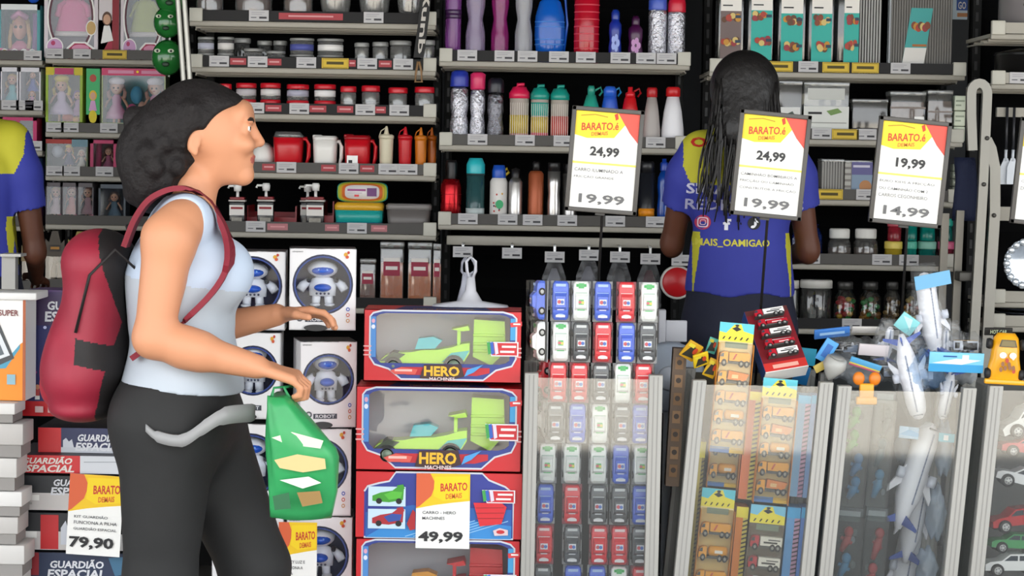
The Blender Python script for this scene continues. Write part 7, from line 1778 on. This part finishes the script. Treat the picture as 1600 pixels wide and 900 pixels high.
# trousers
f = Field((-.42, -.3, .06), (.42, .3, .98), .0045); legs(f, .012, .05, False)
for s in (-1, 1): f.ell(wp(243, 655, s * .07), (.1, .1, .11), .05)
f.cap(wp(288, 600), wp(290, 655), .115, .119, .05, (1, 1.44, 1))
X, Y_, Z = f.grid(); f.d = np.maximum(f.d, Z - wp(290, 596)[2] - .08 * X * 0 - .05 * -X)
trousf = f
skin_obj('trousers', f, [mat('#161617', .75, var=.15, scale=15, bump=.25)], None, woman)
mb = MB(); pts = curve_([wp(228, 668, -.2), wp(246, 682, -.215), wp(285, 688, -.215), wp(318, 668, -.21), wp(350, 650, -.195), wp(398, 645, -.13)])
rings = []
for i, p in enumerate(pts):
    h = (.008, .012, .014, .016, .019, .016, .016)[i // 6]; rings.append([(p[0], p[1] - .006, p[2] - h), (p[0], p[1] + .008, p[2] - h), (p[0], p[1] + .012, p[2] + h), (p[0], p[1] - .006, p[2] + h)])
mb.loft(rings, mat('#8f8f90', .6)); obj('pocket_trim', mb, woman, 'light grey pocket edge')
for s, hp in ((-1, (205, 1150)), (1, (404, 1165))):
    a_ = wp(*hp, s * .08); mb = MB(); rings = []
    for xx, wd, ht in ((-.06, .03, .075), (-.03, .04, .085), (.03, .045, .075), (.1, .048, .055), (.165, .035, .04), (.185, .012, .02)):
        rings.append([(a_[0] + xx + .0, a_[1] + wd * c, max(.002, ht * z)) for c, z in ((-1, 0), (-1, .5), (-.7, 1), (.7, 1), (1, .5), (1, 0))])
    mb.loft(rings, mat('#2a2a2c', .6)); mb.box(a_[0] - .065, a_[0] + .18, a_[1] - .047, a_[1] + .047, .0, .022, mat('#d8d8d6', .6), .006); obj('shoe', mb, woman)
def push_out(V, fields, gap):
    """move points out of the fields until they clear them by gap"""
    for _ in range(10):
        for F_ in fields:
            q = np.clip(((V - F_.lo) / F_.h), 1, F_.n - 2.001); i = q.astype(int); inside = (np.abs(q - (V - F_.lo) / F_.h) < 1e-6).all(1)
            def s(o): return F_.d[i[:, 0] + o[0], i[:, 1] + o[1], i[:, 2] + o[2]]
            g = np.stack([s((1, 0, 0)) - s((-1, 0, 0)), s((0, 1, 0)) - s((0, -1, 0)), s((0, 0, 1)) - s((0, 0, -1))], 1); L = np.linalg.norm(g, axis=1); g = g / np.maximum(L, 1e-6)[:, None]
            d = s((0, 0, 0)); mv = np.where(inside & (d < gap) & (L > 1e-5), gap - d, 0); V = V + g * np.minimum(mv, .03)[:, None]
    return V
# backpack
f = Field((-.36, -.22, .72), (.14, .22, 1.32), .0036)
f.cap(wp(156, 425), wp(142, 560), .072, .08, .05, (1, 1.7, 1)); f.ell(wp(156, 402), (.072, .125, .06), .05); f.ell(wp(130, 590), (.085, .145, .08), .05); f.ell(wp(112, 560), (.05, .115, .1), .04); f.ell(wp(132, 636), (.072, .125, .03), .03)
pack = thing('backpack', 'crimson and black backpack worn by the walking woman', 'backpack', (WX, YW, 0))
WINE = mat('#8d1830', .6, var=.15, scale=14, bump=.25); WINED = mat('#a01a30', .6, var=.15, scale=14, bump=.25); PKB = mat('#171314', .7, var=.2, scale=14, bump=.25)
def bpick(x, y, z):
    o = np.zeros(len(x), int); a = wp(166, 470)[0]; zc = wp(150, 520)[2]
    o[x > a - .25 * np.abs(z - wp(190, 500)[2]) + .045] = 1
    o[(np.abs(z - wp(150, 545)[2] + .25 * (x - wp(150, 545)[0])) < .028) & (x > wp(135, 545)[0])] = 1
    return o
# shift so that it hugs her back
o = skin_obj('pack_body', f, [WINE, PKB], bpick, pack)
V = np.array([v.co for v in o.data.vertices]); V = push_out(V, (bodyf, topf, trousf), .004); o.data.vertices.foreach_set('co', V.ravel()); o.data.update()
f = Field((-.36, -.2, .76), (.0, .2, 1.02), .0048); f.ell(wp(110, 585), (.052, .105, .075), .02); f.ell(wp(100, 600), (.05, .1, .06), .02)
skin_obj('front_pocket', f, [WINED], None, pack)
for s in (-1, 1):
    mb = MB(); pts = [wp(196, 385, s * .09), wp(214, 340, s * .095), wp(240, 308, s * .1), wp(282, 294, s * .105), wp(318, 312, s * .11), wp(352, 362, s * .12), wp(352, 425, s * .16), wp(300, 490, s * .178), wp(206, 560, s * .15)]
    pts = curve_(pts); rings = []
    for i, p in enumerate(pts):
        a = Vector(pts[max(i - 1, 0)]); b = Vector(pts[min(i + 1, len(pts) - 1)]); t = (b - a).normalized(); yv = Vector((0, 1, 0)); n_ = t.cross(yv).normalized(); P = Vector(p) + n_ * -.0; wdt = .026 if i < 36 else .012
        rings.append([P + yv * wdt + n_ * .006, P - yv * wdt + n_ * .006, P - yv * wdt - n_ * .006, P + yv * wdt - n_ * .006])
    mb.loft(rings, mat('#7a1428', .7, bump=.2), smooth=False); mb.v = [Vector(v) for v in push_out(np.array([list(v) for v in mb.v]), (bodyf, topf), .005)]; obj('shoulder_strap', mb, pack)
mb = MB(); mb.tube([wp(205, 372, -.02), wp(200, 355, -.02), wp(200, 353, .02), wp(205, 372, .02)], .006, PKB); obj('grab_handle', mb, pack)
mb = MB(); mb.tube([wp(212, 420, -.125), wp(180, 390, -.135), wp(140, 430, -.135), wp(118, 520, -.135)], .0035, PKB, 6); obj('zip_line', mb, pack)
# green shopping bag in her hand
bx = thing('shopping_bag', 'green printed shopping bag hanging from the hand of the walking woman', 'bag', (WX, YW, 0))
hx = Vector(HW) + Vector((.09, 0, -.035))
def gp(px, py, y=0.): return Vector(wp(px, py, -.19 + y))
mb = MB(); rings = []
for k in range(15):
    v = k / 14; py = 618 + (808 - 618) * v; xl = 420 - 6 * math.sin(2.2 * v) + 6 * v; xr = 452 + (528 - 452) * min(1, v * 2.2) - 10 * max(0, v - .8) * 5; ring = []
    for i in range(40):
        t = 2 * math.pi * i / 40; e = .55; c_ = math.copysign(abs(math.cos(t)) ** e, math.cos(t)); s_ = math.copysign(abs(math.sin(t)) ** e, math.sin(t)); wr = 1 + .035 * math.sin(4 * t + 5 * v) + .02 * math.sin(9 * t - 8 * v)
        q = gp((xl + xr) / 2 + (xr - xl) / 2 * c_ * wr, py + 3 * math.sin(3 * t), 0); q.y += s_ * (.018 + .045 * math.sin(math.pi * min(1, .25 + .75 * v))) * wr; ring.append(q)
    rings.append(ring)
mb.loft(rings, mat('#2f9a58', .4, .0, .93, var=.25, scale=12, bump=.3)); mb.v = [Vector(v) for v in push_out(np.array([list(v) for v in mb.v]), (bodyf, trousf), .002)]; obj('bag_body', mb, bx)
mb = MB(); rnd = random.Random(2)
p = Panel(mb, gp(432, 0).x, gp(522, 0).x, gp(0, 795).z, gp(0, 640).z, -.19 - .064)
for pts, c in (([(.05, .2), (.4, .14), (.95, .22), (.9, .3), (.3, .26)], '#c9d8bc'), ([(.1, .42), (.5, .36), (.98, .4), (1, .5), (.6, .54), (.2, .5)], '#c4b27a'), ([(.2, .62), (.7, .58), (.92, .64), (.6, .7)], '#d8e0d0'), ([(.5, .74), (.9, .72), (.95, .84), (.6, .88)], '#8a6a34'), ([(.08, .78), (.36, .74), (.4, .9), (.12, .92)], '#0f5a32')): p.poly(pts, mat(c, .5))
obj('print', mb, bx)
for dy in (-.02, .02):
    mb = MB(); mb.tube([gp(424, 622, dy), gp(428, 606, dy * .5), Vector((hx.x, hx.y + dy * .3, hx.z - .004)), gp(444, 606, dy * .5), gp(452, 622, dy)], .005, mat('#2a8a52', .45), 8, .5); mb.v = [Vector(v) for v in push_out(np.array([list(v) for v in mb.v]), (bodyf,), .001)]; obj('bag_handle', mb, bx)

# ---- shop employees in blue and yellow shirts, seen from behind (they face +y)
def employee(label, X0, Y0, prints, arms):
    r = thing('person', label, 'person', (X0, Y0, 0)); K = 1.0
    f = Field((-.4, -.3, 0), (.4, .46, 1.76), .0055)
    def tor(f, g=0.):
        f.cap((0, 0, 1.02), (0, 0, 1.12), .115 + g, .108 + g, .05, (1.36, 1, 1)); f.cap((0, 0, 1.12), (0, .0, 1.33), .108 + g, .115 + g, .05, (1.32, 1, 1)); f.cap((0, 0, 1.33), (0, .01, 1.43), .115 + g, .07 + g, .05, (1.5, 1, 1)); f.cap((-.14, .01, 1.43), (.14, .01, 1.43), .05 + g, .05 + g, .05)
        f.cap((0, 0, .93), (0, 0, 1.02), .125 + g, .118 + g, .05, (1.35, 1, 1))
        for s in (-1, 1): f.ell((s * .075, -.05, .9), (.1 + g, .1 + g, .105 + g), .05)
    tor(f); f.cap((0, .0, 1.42), (0, .02, 1.5), .06, .055, .03); f.ell((0, .02, 1.6), (.09, .1, .115), .02); f.ell((0, .06, 1.56), (.06, .062, .085), .02); f.ell((0, .125, 1.575), (.012, .016, .014), .01)
    for s in (-1, 1): f.ell((s * .08, .02, 1.585), (.01, .02, .03), .006); f.ell((s * .03, .115, 1.605), (.014, .008, .009), .004); f.ell((s * .03, .105, 1.622), (.022, .01, .006), .006)
    f.ell((0, .118, 1.535), (.024, .012, .007), .005)
    for s, (sh, el, wr, hd, pn) in zip((-1, 1), arms):
        f.cap((s * .165, .005, 1.42), sh, .052, .052, .03); f.cap(sh, el, .05, .039, .02); f.cap(el, wr, .04, .026, .02); hand(f, wr, hd, pn, (-s * .9, 0, .3), curl=.5)
    for s in (-1, 1): f.cap((s * .085, 0, .9), (s * .09, .01, .5), .095, .062, .04); f.cap((s * .09, .01, .5), (s * .09, -.012, .32), .06, .056, .02); f.cap((s * .09, -.012, .32), (s * .09, 0, .08), .055, .036, .02); f.cap((s * .09, 0, .06), (s * .095, .14, .035), .04, .028, .02)
    def ep(x, y, z):
        o = np.zeros(len(x), int)
        for s in (-1, 1): o[((x - s * .03) / .013) ** 2 + ((y - .122) / .012) ** 2 + ((z - 1.605) / .006) ** 2 < 1] = 1
        o[(x / .026) ** 2 + ((y - .128) / .014) ** 2 + ((z - 1.535) / .009) ** 2 < 1] = 2
        return o
    skin_obj('body', f, [SKIND, IRIS, mat('#6b3530', .5)], ep, r)
    f = Field((-.36, -.26, .84), (.36, .3, 1.5), .0055); tor(f, .014)
    for s, (sh, el, wr, hd, pn) in zip((-1, 1), arms):
        m_ = [a + (b - a) * .55 for a, b in zip(sh, el)]; f.cap((s * .165, .005, 1.42), sh, .064, .066, .03); f.cap(sh, m_, .066, .064, .02)
    X, Y_, Z = f.grid(); f.d = np.maximum(f.d, 1.02 - Z + .006 * np.sin(30 * X)); f.ell((0, .04, 1.515), (.08, .08, .06), .004, True)
    for s, (sh, el, wr, hd, pn) in zip((-1, 1), arms):
        a = Vector(sh); b = Vector(el); m_ = a + (b - a) * .62; e_ = a + (b - a) * 1.2; f.cap(m_, e_, .075, .08, .004, sub=True)
    SB = mat('#2e3696', .75, var=.12, scale=10, bump=.2); SY = mat('#b9b42c', .75, var=.08, scale=10, bump=.2)
    def sp(x, y, z):
        o = np.zeros(len(x), int); o[(z > 1.335 - .03 * x) & (np.abs(x) < .182 + .5 * np.clip(z - 1.33, 0, .06) + .07 * np.clip(1.34 - z, 0, .1) * 0)] = 1; o[(np.abs(np.abs(x) - .162 - .16 * np.clip(1.05 - z, -.2, .2) * 0) < .012) & (z < 1.2) & (np.abs(y) < .07)] = 1
        return o
    sh_ = skin_obj('shirt', f, [SB, SY], sp, r)
    f = Field((-.26, -.24, .05), (.26, .22, 1.12), .0055); 
    for s in (-1, 1): f.cap((s * .085, 0, .9), (s * .09, .0, .5), .108, .08, .04); f.cap((s * .09, 0, .5), (s * .09, 0, .1), .08, .066, .03); f.ell((s * .075, -.05, .9), (.108, .11, .112), .05)
    f.cap((0, 0, .93), (0, 0, 1.08), .142, .136, .05, (1.36, 1, 1)); X, Y_, Z = f.grid(); f.d = np.maximum(f.d, Z - 1.05)
    skin_obj('trousers', f, [mat('#14182e', .8, var=.15, scale=12, bump=.2)], None, r)
    for s in (-1, 1):
        mb = MB(); mb.box(s * .095 - .048, s * .095 + .048, -.075, .19, 0, .055, mat('#1b1b1d', .6), .02); obj('shoe', mb, r)
    # long dark hair in thick strands
    mb = MB(); rnd = random.Random(4)
    f = Field((-.16, -.2, 1.3), (.16, .16, 1.78), .0055); f.ell((0, .01, 1.618), (.118 if prints else .1, .118, .112), .02); f.cap((0, -.04, 1.62), (-.01, -.10, 1.5), .1 if prints else .08, .08, .04, (1.12, .8, 1)); f.ell((0, .13, 1.57), (.075, .07, .1), .01, True)
    V, Fq = f.surf(2); mb.add([Vector(v) for v in V], [tuple(int(i) for i in q) for q in Fq], HAIRM, True)
    for i in range(95 if prints else 0):
        a = rnd.uniform(-1, 1); x0 = a * .105; y0 = -.06 - .045 * math.sqrt(max(0, 1 - a * a)) * rnd.random(); z1 = 1.30 + .12 * abs(a) * rnd.random() - .1 * rnd.random() + (.02 if a > 0 else -.0)
        pts = []
        for k in range(9): t = k / 8; pts.append((x0 * (1 + .45 * t) + .010 * math.sin(7 * t + i) * t - .02 * t, y0 - .055 * min(1, t * 2) - .012 * rnd.random() * t, 1.64 + (z1 - 1.64) * t + .004 * math.cos(9 * t + i)))
        mb.tube(pts, [.0075 - .005 * (k / 8) for k in range(9)], HAIRM, 5)
    obj('hair', mb, r)
    if prints:
        dg = bpy.context.evaluated_depsgraph_get(); bv = BVHTree.FromPolygons([v.co for v in sh_.data.vertices], [tuple(p.vertices) for p in sh_.data.polygons])
        mb = MB()
        def ex(px, py): q = at(px, py, Y0 - .13); return (q.x - X0) / .83, q.z
        def onto(v): h_ = bv.ray_cast(Vector((v.x, -.5, v.z)), Vector((0, 1, 0)), 1); return h_[0].y - .0025 + v.y if h_[0] else -.13 + v.y
        def flush(nm):
            mb.v = [Vector((v.x, onto(v), v.z)) for v in mb.v]; obj(nm, mb, sh_); mb.__init__()
        def word(t, x0, x1, y0, y1, c, b=1., dy=0.):
            (a0, z1), (a1, z0) = ex(x0, y0), ex(x1, y1); g, fs = text_geo(t, b); mb.add([(a0 + (a1 - a0) * u, dy, z0 + (z1 - z0) * v - .0) for u, v in g], fs, mat(c, .7))
        word('O AMIGÃO', 1083, 1240, 210, 232, '#b82418', 1.6); flush('shirt_lettering'); word('SIGA NOSSAS', 1076, 1250, 286, 306, '#c4c4da', 1.2); flush('shirt_lettering'); word('REDES SOCIAIS', 1075, 1262, 311, 331, '#a9a9c8', 1.)
        flush('shirt_lettering'); word('.MAIS_OAMIGAO', 1086, 1204, 373, 388, '#c9c244', 1.2); flush('shirt_lettering'); word('f', 1131, 1143, 342, 360, '#e0e0ea', 1.8)
        def disc(px, py, rr, c, dy): x, z = ex(px, py); R_ = rr * Y0 / F; mb.add([(x + R_ / .83 * math.cos(t * .2618), dy, z + R_ * math.sin(t * .2618)) for t in range(24)], [tuple(range(24))], mat(c, .6))
        def rsq(px, py, rr, c, dy, th=.12):
            x, z = ex(px, py); R_ = rr * Y0 / F; o_ = []
            for t in range(24): a = t * .2618; o_.append((math.copysign(abs(math.cos(a)) ** .5, math.cos(a)), math.copysign(abs(math.sin(a)) ** .5, math.sin(a))))
            R2 = R_ / .83; vs_ = [(x + R2 * u, dy, z + R_ * v) for u, v in o_] + [(x + R2 * (1 - th * 2) * u, dy, z + R_ * (1 - th * 2) * v) for u, v in o_]; mb.add(vs_, [(i, (i + 1) % 24, 24 + (i + 1) % 24, 24 + i) for i in range(24)], mat(c, .6))
        flush('shirt_lettering'); disc(1101, 348, 11.5, '#c03a5a', 0); rsq(1101, 348, 8, '#e4c8d4', -.0006); rsq(1101, 348, 4.2, '#e4c8d4', -.0008); flush('shirt_emblem')
        disc(1179, 349, 10, '#15151c', 0); word('♪', 1174, 1186, 341, 357, '#e6e6ee', 1., -.0006); flush('shirt_emblem')
        
    r.scale = (.83, .92, 1)
    return r
YE = 6.62
ec = at(1159, 300, YE)
ARMS = (((-.2, .02, 1.36), (-.235, .1, 1.16), (-.2, .3, 1.22), (.1, .95, .2), (.3, .2, -.9)), ((.2, .02, 1.36), (.245, .04, 1.15), (.21, .27, 1.12), (-.05, .95, .2), (-.3, .2, -.9)))
employee('shop employee with long dark hair in a yellow and blue printed shirt, back turned', ec.x, YE, True, ARMS)
el = at(-46, 300, 7.0)
employee('shop employee in a yellow and blue shirt, mostly cut by the frame edge', el.x, 7.0, False, (((-.2, .02, 1.33), (-.24, .06, 1.12), (-.21, .25, 1.1), (0, .95, .1), (.3, .2, -.9)), ((.2, .0, 1.33), (.235, .03, 1.09), (.2, .2, 1.0), (-.05, .9, -.1), (-.3, .2, -.9))))
